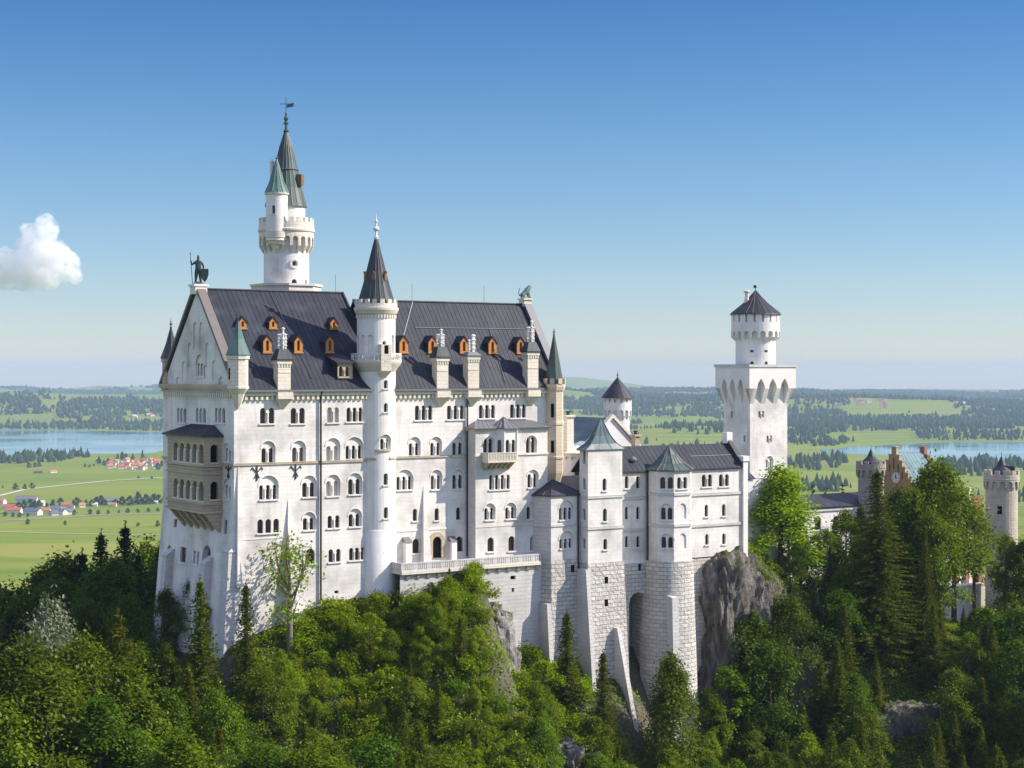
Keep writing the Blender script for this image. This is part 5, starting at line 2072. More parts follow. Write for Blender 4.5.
# ================================================================ the bower wing (south-east)
KN = 4.5
bow = thing('bower_wing', P(62, 0, -40), 'lower white castle wing with dark roof on rough stone bastions, right of the palace', 'castle wing')


def kbands(w, pxs, name='string_course'):
    pass


def band(root, A, B, z, h=.28, pr=.14, mat='tan_sandstone'):
    """moulding along a wall face from A to B"""
    w = Wall(A, B, z, z + h)
    m = MB()
    w.box(m, -pr * .4, w.L + pr * .4, z - h / 2, z + h / 2, .02, -pr)
    return m


# main wall e / recess c share one plane
ke = u_at(742, KN)
kc0 = u_at(600, KN)
zk_eave = z_n(720, 469, KN)
zk_base = z_n(720, 556, KN)
kw = Wall((kc0, KN), (ke, KN), z_n(640, 562, KN), zk_eave)
for x in (626.7, 638):
    kw.win(x, 476, 488.4, 1, .6)
    kw.win(x, 506.6, 519.3, 1, .55)
    kw.win(x, 536, 547.2, 1, .52)
kw.win(707, 474.4, 486.7, 2, .72, 1.05)
kw.win(724, 474.2, 486.3, 2, .72, 1.05)
kw.win(706.5, 504.6, 516.6, 1, .62)
kw.win(723.8, 504, 516, 1, .62)
kw.win(707, 534, 544.8, 1, .62)
kw.win(724, 533.4, 544.2, 1, .62)
kw.build(bow, 'south_wall', 'limestone')
m = MB()
for q in (493.3, 524.2):
    zz = z_n(720, q, KN)
    ubox(m, kc0, ke + .2, KN - .2, KN + .16, zz - .2, zz + .16)
m.build('string_course', 'grey_limestone', bow)
m = MB()
ubox(m, kc0, ke - .4, KN - .1, KN + .3, zk_eave - .02, zk_eave + .2)
m.build('gutter', 'drain_iron', bow)
# lower rough wall of the recess with the tall arch
nx0, nx1 = u_at(600, KN), u_at(650, KN)
zc0 = z_n(640, 562, KN)
lw_ = Wall((nx0, KN + .15), (nx1, KN + .15), -62, zc0)
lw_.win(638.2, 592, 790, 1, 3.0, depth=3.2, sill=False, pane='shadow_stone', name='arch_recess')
lw_.win(640, 564, 571, 1, .55, arch=False, sill=False, pane='dark_void')
lw_.build(bow, 'lower_wall', 'rusticated_stone', 'rusticated_stone')
m = MB()
ubox(m, nx0, nx1, KN - .1, KN + .3, zc0 - .12, zc0 + .1)
m.build('string_course', 'limestone', bow)
lw2 = Wall((nx1 + .02, KN - .05), (ke + .6, KN - .05), -46, z_n(720, 557, KN))
lw2.build(bow, 'lower_wall', 'rusticated_stone')
# east end pier and wall
m = MB()
ubox(m, ke - .05, ke + .75, KN - .9, KN + .35, -30, z_n(742, 461, KN))
ubox(m, ke - .2, ke + .9, KN - 1.05, KN + .5, z_n(742, 461, KN), z_n(742, 456, KN))
m.build('pier', 'white_limestone', bow)
m = MB()
zr_ = z_n(727, 443.2, KN - 3.0)
m.add([P(ke, KN, -32), P(ke, KN - 6.2, -32), P(ke, KN - 6.2, zk_eave), P(ke, KN - 3.0, zr_), P(ke, KN, zk_eave)], [(0, 1, 2, 3, 4)])
m.build('east_wall', 'limestone', bow)
m = MB()
a = [P(ke - .35, KN + .2, zk_eave), P(ke + .35, KN + .2, zk_eave), P(ke + .35, KN - 3.0, zr_ + .2), P(ke - .35, KN - 3.0, zr_ + .2)]
m.hexa(a, [p + Vector((0, 0, .75)) for p in a])
a = [P(ke - .35, KN - 3.0, zr_ + .2), P(ke + .35, KN - 3.0, zr_ + .2), P(ke + .35, KN - 6.2, zk_eave), P(ke - .35, KN - 6.2, zk_eave)]
m.hexa(a, [p + Vector((0, 0, .75)) for p in a])
m.build('coping', 'dark_slate', bow)
m = MB()
ubox(m, ke - .5, ke + .5, KN - 3.5, KN - 2.5, zr_, zr_ + 1.5)
m.build('coping', 'white_limestone', bow)
# roof
m = MB()
slope(m, P(kc0, KN + .35, zk_eave + .05), P(ke - .35, KN + .35, zk_eave + .05), P(ke - .35, KN - 3.0, zr_), P(kc0, KN - 3.0, zr_), step=.75)
slope(m, P(ke, KN - 6.4, zk_eave), P(kc0, KN - 6.4, zk_eave), P(kc0, KN - 3.0, zr_), P(ke, KN - 3.0, zr_), ribs=False)
rfk = m.build('roof', 'roof_slate', bow)
m = MB()
q = z_n(710, 460, KN - 1.2)
m.tube([P(u_at(690, KN - 1.4), KN - 1.4, zk_eave + 1.75), P(ke - .4, KN - 1.4, zk_eave + 1.75)], .07, 4)
c = P(u_at(632, KN - 1.2), KN - 1.0, zk_eave + 1.6)
m.build('flashing', 'lead_trim', rfk)
m = MB()
m.lathe((c.x, c.y), [(.02, c.z - .55), (.5, c.z - .1), (.5, c.z + .1), (.02, c.z + .55)], 12)
m.build('vent', 'lead_trim', rfk)

# ---- square stair block in front
BKN = KN + 1.8
bu0, bu1 = u_at(588.0, BKN), u_at(622.3, BKN)
zb_e = z_n(611, 449, BKN)
zb_b = z_n(611, 562, BKN)
bf = Wall((bu0, BKN), (bu1, BKN), zb_b, zb_e)
bf.win(604.6, 478.4, 490.6, 1, .62)
bf.win(605, 508.6, 521.3, 1, .62)
bf.win(605.3, 538.8, 549.6, 1, .62)
bk = bf.build(bow, 'stair_block', 'limestone')
bl = Wall((bu0, KN), (bu0, BKN), zb_b, zb_e)
for yt, yb in ((450.6, 463.8), (478, 489.5), (508.6, 520), (538, 548.6)):
    bl.win(584.2, yt, yb, 1, .5)
bl.build(bk, 'west_side', 'limestone')
br = Wall((bu1, BKN), (bu1, KN), zb_b, zb_e)
br.build(bk, 'east_side', 'limestone')
m = MB()
for q in (496, 527):
    zz = z_n(611, q, BKN)
    for A, B in (((bu0, KN), (bu0, BKN)), ((bu0, BKN), (bu1, BKN)), ((bu1, BKN), (bu1, KN))):
        Wall(A, B, 0, 1).box(m, -.12, Wall(A, B, 0, 1).L + .12, zz - .2, zz + .14, .02, -.14 - .002 * (A[0] != B[0]))
m.build('string_course', 'grey_limestone', bk)
m = MB()
lp_ = [(bu0, BKN), (bu1, BKN), (bu1, KN), (bu0, KN)]
poly_roof(m, lp_, zb_e, z_n(600, 417.5, (BKN + KN) / 2), ((bu0 + bu1) / 2, (BKN + KN) / 2), ((1, 0), (.66, .17), (.4, .42), (.18, .74), (0, 1)), 1.14)
m.build('block_roof', 'copper_blue', bk)
# battered rough base
m = MB()
zb2 = -62
ex = 1.5
A_ = [(bu0 - .15, BKN + .15), (bu1 + .15, BKN + .15), (bu1 + .15, KN), (bu0 - .15, KN)]
B_ = [(bu0 - ex * .5, BKN + ex), (bu1 + ex * .9, BKN + ex), (bu1 + ex * .9, KN), (bu0 - ex * .5, KN)]
m.loft([[P(u, n, zb2) for u, n in B_], [P(u, n, zb_b) for u, n in A_]])
base = m.build('battered_base', 'rusticated_stone', bk)
zt_, zb_ = z_n(606, 577, BKN + .3), z_n(606, 583.5, BKN + .3)
m = MB()
for yt, yb in ((577, 583.6), (599.4, 606.4)):
    zt_, zb_ = z_n(606, yt, BKN + .4), z_n(606, yb, BKN + .4)
    f_ = (zb_b - zt_) / (zb_b - zb2)
    nn = BKN + .15 + (ex - .15) * f_
    uc = u_at(606.3, nn)
    ubox(m, uc - .26, uc + .26, nn - .5, nn + .05, zb_, zt_)
m.build('loophole', 'dark_void', base)
# corner buttress and long sloping wing buttress


def wing(root, px, ytop, ybot, pxbot, n_start, w_, mat, name='buttress'):
    u = u_at(px, n_start)
    zt, zb = z_n(px, ytop, n_start), None
    lo, hi = n_start, n_start + 20
    for _ in range(40):
        md = (lo + hi) / 2
        x = P(u, md, 0)
        if x.x / x.y * FPX + 512 < pxbot:
            lo = md
        else:
            hi = md
    zb = z_n(pxbot, ybot, lo)
    sl = (lo - n_start) / (zt - zb)
    ne = lo + sl * 14
    m = MB()
    m.loft([[P(u - w_ / 2, n_start - 2, zb - 14), P(u - w_ / 2, ne, zb - 14), P(u - w_ / 2, n_start, zt), P(u - w_ / 2, n_start - 2, zt)],
            [P(u + w_ / 2, n_start - 2, zb - 14), P(u + w_ / 2, ne, zb - 14), P(u + w_ / 2, n_start, zt), P(u + w_ / 2, n_start - 2, zt)]])
    return m.build(name, mat, root)


wing(bk, 587.8, 570, 652, 592.5, BKN + .5, .6, 'grey_limestone')
wing(bk, 619, 628, 735, 637.5, BKN + 1.2, .6, 'grey_limestone')

# ---- low annex between terrace and block
AN = KN + .03
an1 = u_at(579.5, AN)
an0 = u_at(551, AN)
z_e, z_b = z_n(560, 495, AN), z_n(560, 560, AN)
na = n_at(540, an0)
af = Wall((an0, AN), (bu0 - .02, AN), z_b, z_e)
af.win(566, 507.6, 519.7, 3, .46, .72, hood=500.3)
af.win(566.3, 538.8, 548.2, 3, .46, .72, hood=531)
ax = af.build(bow, 'annex', 'limestone')
nb = BN - .5
A_ = [(an0, AN), (bu0, AN), (bu0, nb), (an0, nb)]
al = Wall((an0 - 1.2, nb), (an0, AN), z_b, z_e)
al.build(ax, 'annex_side', 'grey_limestone')
m = MB()
poly_roof(m, [(an0 - 1.2, nb), (an0, AN), (bu0 + .3, AN), (bu0 + .3, nb)], z_e, z_n(557, 480, 3), ((an0 + bu0) / 2 - .3, (nb + AN) / 2 - .8), ((1, 0), (.45, .55), (0.0, 1)), 1.1)
m.build('annex_roof', 'dark_slate', ax)
m = MB()
zz = z_n(560, 525.2, AN)
w_ = Wall((an0 - 1.2, nb), (an0, AN), 0, 1)
w_.box(m, 0, w_.L + .1, zz - .15, zz + .12, .02, -.12)
af.box(m, -.05, af.L, zz - .152, zz + .118, .02, -.122)
m.build('string_course', 'grey_limestone', ax)
m = MB()
m.loft([[P(u, n, -46) for u, n in ((an0 - 2.2, nb), (an0 - .5, AN + .9), (bu0, AN + .9), (bu0, nb))],
        [P(u, n, z_b) for u, n in ((an0 - 1.3, nb), (an0 - .05, AN + .12), (bu0, AN + .12), (bu0, nb))]])
b_ = m.build('battered_base', 'rusticated_stone', ax)
m = MB()
zt_, zb_ = z_n(572.7, 565, AN + .2), z_n(572.7, 572, AN + .2)
uc = u_at(572.7, AN + .2)
ubox(m, uc - .25, uc + .25, AN - .2, AN + .24, zb_, zt_)
m.build('loophole', 'dark_void', b_)
wing(ax, 549, 604, 636, 550.5, AN + .5, .6, 'grey_limestone')
m = MB()
u = bu0 - .35
m.tube([P(u, AN + .16, z_e - .1), P(u, AN + .2, z_b), P(u, AN + 1.0, -46)], .12, 6)
m.build('drain_pipe', 'drain_iron', ax)

# ---- half-octagon bay on a round bastion
du0 = u_at(647, KN)
n_b = n_at(658, du0)
dB = (du0, n_b)
s2 = 0
lo, hi = .5, 5
for _ in range(40):
    md = (lo + hi) / 2
    x = P(du0 + md * .7071, n_b + md * .7071, 0)
    if x.x / x.y * FPX + 512 < 674:
        lo = md
    else:
        hi = md
s2 = lo
dC = (du0 + s2 * .7071, n_b + s2 * .7071)
dD = (u_at(690, dC[1]), dC[1])
dE = (dD[0] + s2 * .7071, dD[1] - s2 * .7071)
dF = (dE[0], KN)
pts = [(du0, KN), dB, dC, dD, dE, dF]
zd_e = z_n(682, 470, dC[1])
zd_b = z_n(682, 561, dC[1])
prev = None
bay2 = None
for i in range(5):
    w_ = Wall(pts[i], pts[i + 1], zd_b, zd_e)
    if i == 1:
        w_.win(666.5, 477, 488.7, 2, .68, .98)
        w_.win(666.5, 507.6, 519.7, 2, .6, .86, hood=503.5)
        w_.win(667, 537, 548, 2, .6, .86, hood=533.6)
    if i == 2:
        w_.win(682.2, 477, 488.7, 2, .68, .98)
        for yt, yb in ((503.3, 519), (533.4, 548.6)):
            a, zt = w_.loc(682.6, yt)
            zb = w_.loc(682.6, yb)[1]
            w_.holes.append((arch_loop(a, 1.2, zb, zt, 8), .14))
    if i == 3:
        for yt, yb in ((478, 488), (506, 519), (537, 548)):
            a = w_.L * .5
            w_.wins.append(dict(a=a, zt=z_n(691, yt, 7), zb=z_n(691, yb, 7), n=1, lw=.5, pitch=1, zh=None, pane='window_glass', sill=True, depth=.35, arch=True, name='window', pointed=False, cols=False))
    o_ = w_.build(bay2 or bow, 'bay_wall', 'limestone' if i else 'tan_sandstone' if False else 'limestone')
    if bay2 is None:
        bay2 = o_
m = MB()
for q in (493.8, 525):
    zz = z_n(682, q, dC[1])
    for i in range(5):
        w_ = Wall(pts[i], pts[i + 1], 0, 1)
        w_.box(m, -.05, w_.L + .05, zz - .2, zz + .14 + i * .002, .02, -.14 - i * .002)
m.build('string_course', 'grey_limestone', bay2)
m = MB()
ctr = ((dB[0] + dE[0]) / 2, dB[1] - 1.2)
poly_roof(m, pts, zd_e, z_n(671, 445.2, ctr[1]), ctr, ((1, 0), (.62, .26), (.3, .62), (0, 1)), 1.1)
m.build('bay_roof', 'copper_dull', bay2)
m = MB()


def chaikin(lp, k=2):
    for _ in range(k):
        o_ = [lp[0]]
        for p, q in zip(lp[:-1], lp[1:]):
            o_ += [(p[0] * .75 + q[0] * .25, p[1] * .75 + q[1] * .25), (p[0] * .25 + q[0] * .75, p[1] * .25 + q[1] * .75)]
        lp = o_ + [lp[-1]]
    return lp


bc = ((dB[0] + dE[0]) / 2, KN + .8)
grow = lambda e: chaikin([(p[0] + (p[0] - bc[0]) / max(.1, math.hypot(p[0] - bc[0], p[1] - bc[1])) * e, p[1] + (p[1] - bc[1]) / max(.1, math.hypot(p[0] - bc[0], p[1] - bc[1])) * e if i_ not in (0, 5) else KN - .5)
                          for i_, p in enumerate(pts)])
m.loft([[P(u, n, -64) for u, n in grow(1.7)], [P(u, n, zd_b) for u, n in grow(.32)]])
m.build('bastion', 'rusticated_stone', bay2, smooth=True)
m = MB()
u = u_at(676, dC[1] + 1)
zt_ = z_n(676, 597, dC[1] + .5)
m.hexa([P(u - .6, dC[1] + 1.6, -50), P(u + .6, dC[1] + 1.6, -50), P(u + .6, dC[1] - 1, -50), P(u - .6, dC[1] - 1, -50)],
       [P(u - .5, dC[1] + .85, zt_), P(u + .5, dC[1] + .85, zt_), P(u + .5, dC[1] - 1, zt_ + .3), P(u - .5, dC[1] - 1, zt_ + .3)])
m.build('buttress', 'grey_limestone', bay2)
m = MB()
m.tube([P(du0 - .2, KN + .3, zk_eave), P(du0 - .2, KN + .35, -50)], .12, 6)
m.build('drain_pipe', 'drain_iron', bow)

# ================================================================ knights' house, chapel apse and small round tower behind
kh_n = -6.0
ka = u_at(612, kh_n)
khz = z_n(612, 418, kh_n)
khe = z_n(637, 446, kh_n)
hw = u_at(637, kh_n) - ka
kh = thing('knights_house', P(ka, kh_n - 6, -30), 'white gabled castle house with blue-green copper roof behind the square stair block', 'castle house')
gw = Wall((ka - hw, kh_n), (ka + hw, kh_n), -30, khe, outline=[(0, -30), (2 * hw, -30), (2 * hw, khe), (hw, khz), (0, khe)])
gw.build(kh, 'gable_wall', 'white_limestone')
kl = 11.5
m = MB()
slope(m, P(ka - hw - .3, kh_n - kl, khe - .2), P(ka - hw - .3, kh_n - .1, khe - .2), P(ka, kh_n - .1, khz), P(ka, kh_n - kl, khz), step=.8)
slope(m, P(ka + hw + .3, kh_n - .1, khe - .2), P(ka + hw + .3, kh_n - kl, khe - .2), P(ka, kh_n - kl, khz), P(ka, kh_n - .1, khz), step=.8)
m.build('roof', 'copper_blue', kh)
m = MB()
for s_ in (-1, 1):
    a = [P(ka + s_ * (hw + .5), kh_n + .3, khe - .3), P(ka + s_ * (hw + .5), kh_n - .45, khe - .3), P(ka, kh_n - .45, khz + .05), P(ka, kh_n + .3, khz + .05)]
    m.hexa(a, [p + Vector((0, 0, .5)) for p in a])
m.build('coping', 'pale_sandstone', kh)
m = MB()
m.add([P(ka - hw, kh_n, -30), P(ka - hw, kh_n - kl, -30), P(ka - hw, kh_n - kl, khe), P(ka - hw, kh_n, khe)], [(0, 1, 2, 3)])
m.add([P(ka + hw, kh_n, -30), P(ka + hw, kh_n - kl, -30), P(ka + hw, kh_n - kl, khe), P(ka + hw, kh_n, khe)], [(0, 1, 2, 3)])
m.add([P(ka - hw, kh_n - kl, -30), P(ka + hw, kh_n - kl, -30), P(ka + hw, kh_n - kl, khe), P(ka, kh_n - kl, khz), P(ka - hw, kh_n - kl, khe)], [(0, 1, 2, 3, 4)])
m.build('side_wall', 'limestone', kh)
# lower lean-to with a pale copper strip on the west side
x0 = u_at(566, -9)
m = MB()
la, lb = z_n(575, 453, -6), z_n(590, 426, -7)
ua = ka - hw - 3.0
slope(m, P(ua, kh_n - 9, la), P(ua, kh_n + 1.2, la), P(ka - hw + .3, kh_n + .6, khe + .6), P(ka - hw + .3, kh_n - 9, khe + .6), step=.8)
lt = m.build('lean_to_roof', 'copper_green', kh)
m = MB()
e0, e1 = kh_n - 1.8, kh_n + .1
a = [P(ua - .02, e0, la + .1), P(ua - .02, e1, la + .1), P(ka - hw + .3, e1, khe + .7), P(ka - hw + .3, e0, khe + .7)]
m.hexa([p + Vector((0, 0, .02)) for p in a], [p + Vector((0, 0, .14)) for p in a])
m.build('copper_strip', 'copper_pale', lt)
m = MB()
ubox(m, ua + .3, ka - hw, kh_n - 9, kh_n + .8, -30, la - .1)
m.build('lean_to_wall', 'white_limestone', kh)
# polygonal apse
ac = P2(u_at(577, kh_n + 2.2), kh_n + 2.2)
yac = ac[1]
z = lambda q: zy(q, yac - 1.8)
ar = 2.1
d = Drum(ac, ar, -26, z(455), step=16)
d.win(576.8, 465, 476.5, 1, .6, depth=.3)
ap = d.build(kh, 'apse', 'white_limestone')
m = MB()
m.lathe(ac, [(ar, ZC + z(458)), (ar + .2, ZC + z(456.5)), (ar + .3, ZC + z(453)), (ar + .1, ZC + z(452.5)), (.05, ZC + z(446))], 16)
for i in range(16):
    t = 2 * math.pi * i / 16
    m.lathe((ac[0] + (ar + .1) * math.cos(t), ac[1] + (ar + .1) * math.sin(t)), [(.05, ZC + z(460)), (.14, ZC + z(457.5)), (.14, ZC + z(455.5))], 6)
m.build('cornice', 'pale_sandstone', ap)
# chimneys
for px_, n_, yb, yt, w_, mt in ((568, -4, 446, 413, .55, 'pale_sandstone'), (635.5, -4, 450, 432.5, .4, 'tan_sandstone')):
    u = u_at(px_, n_)
    m = MB()
    ubox(m, u - w_, u + w_, n_ - w_, n_ + w_, -12 if px_ < 600 else -14, z_n(px_, yt + 4, n_))
    ubox(m, u - w_ - .18, u + w_ + .18, n_ - w_ - .18, n_ + w_ + .18, z_n(px_, yt + 4, n_), z_n(px_, yt + 2, n_))
    ch = m.build('chimney', mt, kh)
    m = MB()
    c = P2(u, n_)
    m.lathe(c, [(.26, ZC + z_n(px_, yt + 2, n_)), (.2, ZC + z_n(px_, yt - .5, n_)), (.3, ZC + z_n(px_, yt - .7, n_)), (.3, ZC + z_n(px_, yt - 2, n_))], 8, cap1=True)
    m.build('chimney_pot', 'drain_iron', ch)
# cross wall with dark gap linking palace and knights' house
m = MB()
ubox(m, PL + .05, u_at(574, -2), -1.6, -1.0, -30, z_n(560, 476, -1))
m.build('link_wall', 'limestone', kh)


def round_tower(name, c, y, r, crown, body_bot, ycone, label, cat, mat='limestone', n_arch=14, mn=12, conemat='dark_slate', cone_r=1.0, roofed=True, stonemat=None):
    """crown: y of crown top, crown foot (arch top), arch foot"""
    t = thing(name, (c[0], c[1], ZC + body_bot), label, cat)
    z = lambda q: zy(q, y - r)
    return t, z


tc = cy(617.6, 262)
rt = thing('round_tower', (tc[0], tc[1], ZC - 28), 'small round white tower with dark cone roof behind the gabled castle house', 'tower')
z = lambda q: zy(q, 262 - 2)
d = Drum(tc, 1.78, -28, z(408), step=32)
d.win(621.5, 424, 429, 1, .3, depth=.2, arch=False, sill=False)
d.build(rt, 'tower_wall', 'white_limestone')
corbel_arches(rt, tc, 2.08, z(416), z(408), 14, 'white_limestone', proj=.3)
d = Drum(tc, 2.08, z(408), z(398), step=28)
for k in range(14):
    d.holes.append(([(d.L * (k + .5) / 14 - .17, z(402.5)), (d.L * (k + .5) / 14 + .17, z(402.5)), (d.L * (k + .5) / 14 + .17, z(398.6)), (d.L * (k + .5) / 14 - .17, z(398.6))], .4))
d.build(rt, 'crown', 'white_limestone')
m = MB()
pf = [(2.5, z(398.2)), (2.36, z(397)), (1.3, z(387.5)), (.08, z(377.5))]
m.lathe(tc, [(a, ZC + b) for a, b in pf], 20, cap0=True)
co = m.build('cone_roof', 'dark_slate', rt)
finial(co, tc, ZC + z(378), 1.1, s=.7)

# ================================================================ square tower
ty = 270.0
tcu, tcn = un(cy(750.0, ty))
TS = 7.75
TN = 6.1
sq = thing('square_tower', (*P2(tcu + TS / 2, tcn - TN / 2), ZC - 28), 'tall white square tower with a round turret and pointed-arch niches', 'tower')
z = lambda q: zy(q, ty)
zq = z(385)
tf = Wall((tcu, tcn), (tcu + TS, tcn), -32, zq + 1.5)
tf.win(761.3, 411.2, 417.3, 2, .42, .72, sill=False, arch=False)
tf.win(769.4, 435.6, 442.2, 2, .42, .72, sill=False, arch=False)
tf.win(769.6, 459.2, 467.6, 2, .45, .78, hood=456)
tf.win(759.8, 489.4, 497.5, 1, .7)
tf.build(sq, 'tower_wall', 'limestone')
tl = Wall((tcu, tcn - TN), (tcu, tcn), -32, zq + 1.5)
tl.win(731.6, 411.5, 417.5, 1, .4, sill=False, arch=False)
tl.win(744.3, 435.3, 442, 1, .4, sill=False, arch=False)
tl.build(sq, 'tower_wall', 'limestone')
for A, B in (((tcu + TS, tcn), (tcu + TS, tcn - TN)), ((tcu + TS, tcn - TN), (tcu, tcn - TN))):
    Wall(A, B, -32, zq + 1.5).build(sq, 'tower_wall', 'limestone')
FL = .95
C4 = [(tcu - FL, tcn - TN - FL), (tcu - FL, tcn + FL), (tcu + TS + FL, tcn + FL), (tcu + TS + FL, tcn - TN - FL)]
zt, za, zf = z(367), z(378.5), z(404)
for i in range(4):
    A, B = C4[i], C4[(i + 1) % 4]
    w_ = Wall(A, B, zf, zt)
    ol = []
    L = w_.L
    e = 1.15
    st_ = (L - 2 * e) / 3
    ow = st_ * .64
    zs = z(388)
    zl = z(388.5)
    ol = [(0, zl)]
    for k in range(3):
        c0 = e + st_ * (k + .5)
        ol.append((c0 - ow / 2, zl))
        for t in range(9):
            a = t / 8
            ol.append((c0 - ow / 2 * (1 - a ** 1.8), zs + (za - zs) * a))
        for t in range(7, -1, -1):
            a = t / 8
            ol.append((c0 + ow / 2 * (1 - a ** 1.8), zs + (za - zs) * a))
        ol.append((c0 + ow / 2, zl))
    ol += [(L, zl), (L, zt), (0, zt)]
    m = MB()
    v, f = cdt_sheet(ol, [])
    m.add([w_.map(a, q) for a, q in v], f)
    for j in range(len(ol) - 3):
        a, b = ol[j], ol[j + 1]
        m.add([w_.map(*a), w_.map(*b), w_.map(b[0], b[1], FL), w_.map(a[0], a[1], FL)], [(0, 1, 2, 3)])
    # tapering corbels
    edges = [(0.0, e + (st_ - ow) / 2)] + [(e + st_ * k - (st_ - ow) / 2, e + st_ * k + (st_ - ow) / 2) for k in (1, 2)] + [(L - e - (st_ - ow) / 2, L)]
    for a, b in edges:
        q0 = [w_.map(a if a > 0 else FL, zf, FL), w_.map(b if b < L else L - FL, zf, FL)]
        q1 = [w_.map(a, zl), w_.map(b, zl), w_.map(b, zl, FL), w_.map(a, zl, FL)]
        m.add([q0[0], q0[1], *q1], [(0, 1, 3, 2), (0, 2, 5), (1, 4, 3)])
    m.build('machicolation', 'white_limestone', sq, recalc=False)
m = MB()
for k, (ee, z0, z1) in enumerate(((FL + .16, zt - .003, zt + .42),)):
    ubox(m, tcu - ee, tcu + TS + ee, tcn - TN - ee, tcn + ee, z0, z1)
m.build('cornice', 'grey_limestone', sq)
dc = P2(tcu + TS / 2, tcn - TN / 2)
zd = lambda q: zy(q, dc[1] - 3)
dr_ = 3.12
d = Drum(dc, dr_, zt + .4, zd(329.6), step=40)
d.win(751.8, 361.2, 367, 1, .6, depth=.3, sill=False)
d.win(766.4, 361.2, 367, 1, .6, depth=.3, sill=False)
d.win(751.8, 350, 352.3, 1, .6, depth=.3, sill=False, arch=False)
d.win(766.2, 350, 352.3, 1, .6, depth=.3, sill=False, arch=False)
tur = d.build(sq, 'turret', 'white_limestone')
corbel_arches(tur, dc, dr_ + .68, zd(337), zd(329.5), 18, 'white_limestone', proj=.68)
d = Drum(dc, dr_ + .66, zd(329.5), zd(313.5), step=36)
for k in range(18):
    cc = d.L * (k + .5) / 18
    d.holes.append(([(cc - .17, zd(322)), (cc + .17, zd(322)), (cc + .17, zd(314.3)), (cc - .17, zd(314.3))], .5))
d.build(tur, 'crown', 'white_limestone')
m = MB()
pf = [(dr_ + .95, zd(314.3)), (dr_ + .8, zd(313)), (2.0, zd(303)), (1.0, zd(296.5)), (.1, zd(290))]
m.lathe(dc, [(a, ZC + b) for a, b in pf], 24, cap0=True)
for i in range(24):
    t = 2 * math.pi * i / 24
    m.tube([(dc[0] + a * math.cos(t), dc[1] + a * math.sin(t), ZC + b) for a, b in pf[1:]], .04, 4)
co = m.build('cone_roof', 'dark_slate', tur)
m = MB()
m.lathe(dc, [(.12, ZC + zd(290.5)), (.06, ZC + zd(289)), (.04, ZC + zd(284))], 6)
m.hexa([(dc[0] - .3, dc[1] - .04, ZC + zd(287)), (dc[0] + .2, dc[1] - .04, ZC + zd(287)), (dc[0] + .2, dc[1] + .04, ZC + zd(287)), (dc[0] - .3, dc[1] + .04, ZC + zd(287))],
       [(dc[0] - .35, dc[1] - .04, ZC + zd(284.5)), (dc[0] + .05, dc[1] - .04, ZC + zd(284)), (dc[0] + .05, dc[1] + .04, ZC + zd(284)), (dc[0] - .35, dc[1] + .04, ZC + zd(284.5))])
m.build('weather_vane', 'drain_iron', co)
kc = (dc[0] - 1.45, dc[1] - .6)
m = MB()
m.lathe(kc, [(a, ZC + b) for a, b in ((.38, zd(306)), (.38, zd(298.5)), (.3, zd(297.5)), (.3, zd(292.2)), (.5, zd(291.6)), (.5, zd(290.2)), (.3, zd(289.6)))], 10, cap1=True)
m.build('chimney', 'pale_sandstone', tur)
# low white link building at the tower's foot
lu, ln_ = un(cy(742, 256))
lk = thing('link_building', (*P2(lu + 4, ln_ - 3), ZC - 29), 'low white building with a dark lean-to roof between the wing and the square tower', 'castle building')
lz = zy(480, 256)
w_ = Wall((lu, ln_), (lu + 8, ln_), -32, lz)
w_.win(760.5, 489.3, 498, 1, .75)
w_.build(lk, 'wall', 'limestone')
m = MB()
ubox(m, lu, lu + 8, ln_ - 5.5, ln_ - .02, -32, lz - .01)
m.build('wall', 'limestone', lk)
m = MB()
slope(m, P(lu - .3, ln_ + .3, lz + .15), P(lu + 2.4, ln_ + .3, lz + .15), P(lu + 1.2, ln_ - 3, lz + 2.9), P(lu - .3, ln_ - 3, lz + 2.9), step=.7)
m.build('roof', 'dark_slate', lk)

# ================================================================ long low wing towards the gatehouse
wu, wnn = un(cy(790, 292))
lowz = zy(509, 292)
lwg = thing('low_wing', (*P2(wu + 6, wnn - 3), ZC - 34), 'long low white wing with a dark slate roof behind the light green tree', 'castle wing')
w_ = Wall((wu, wnn), (wu + 22, wnn), -38, lowz)
for x in (800, 818, 836, 854):
    w_.win(x, 516, 530, 1, 1.5)
w_.build(lwg, 'wall', 'white_limestone')
m = MB()
ubox(m, wu, wu + 22, wnn - 7, wnn - .6, -38, lowz - .3)
m.build('wall', 'limestone', lwg)
m = MB()
slope(m, P(wu - .3, wnn + .5, lowz), P(wu + 22, wnn + .5, lowz), P(wu + 22, wnn - 3.5, lowz + 1.9), P(wu - .3, wnn - 3.5, lowz + 1.9), step=.8)
slope(m, P(wu + 22, wnn - 7.5, lowz), P(wu - .3, wnn - 7.5, lowz), P(wu - .3, wnn - 3.5, lowz + 1.9), P(wu + 22, wnn - 3.5, lowz + 1.9), ribs=False)
m.build('roof', 'dark_slate', lwg)
m = MB()
ubox(m, wu, wu + 22, wnn + .02, wnn + .25, lowz - .7, lowz - .3)
m.build('cornice', 'grey_limestone', lwg)

# ================================================================ gatehouse
gy = 303.0
gu, gn = un(cy(911, gy))
gz = lambda q: zy(q, gy)
GW = 8.0
gh = thing('gatehouse', (*P2(gu + 4, gn - 4), ZC - 38), 'ochre and red brick gatehouse with stepped gables, round clock and green copper roof', 'gatehouse')
ge, gr_ = gz(483), gz(453.5)
GN = gn - GW


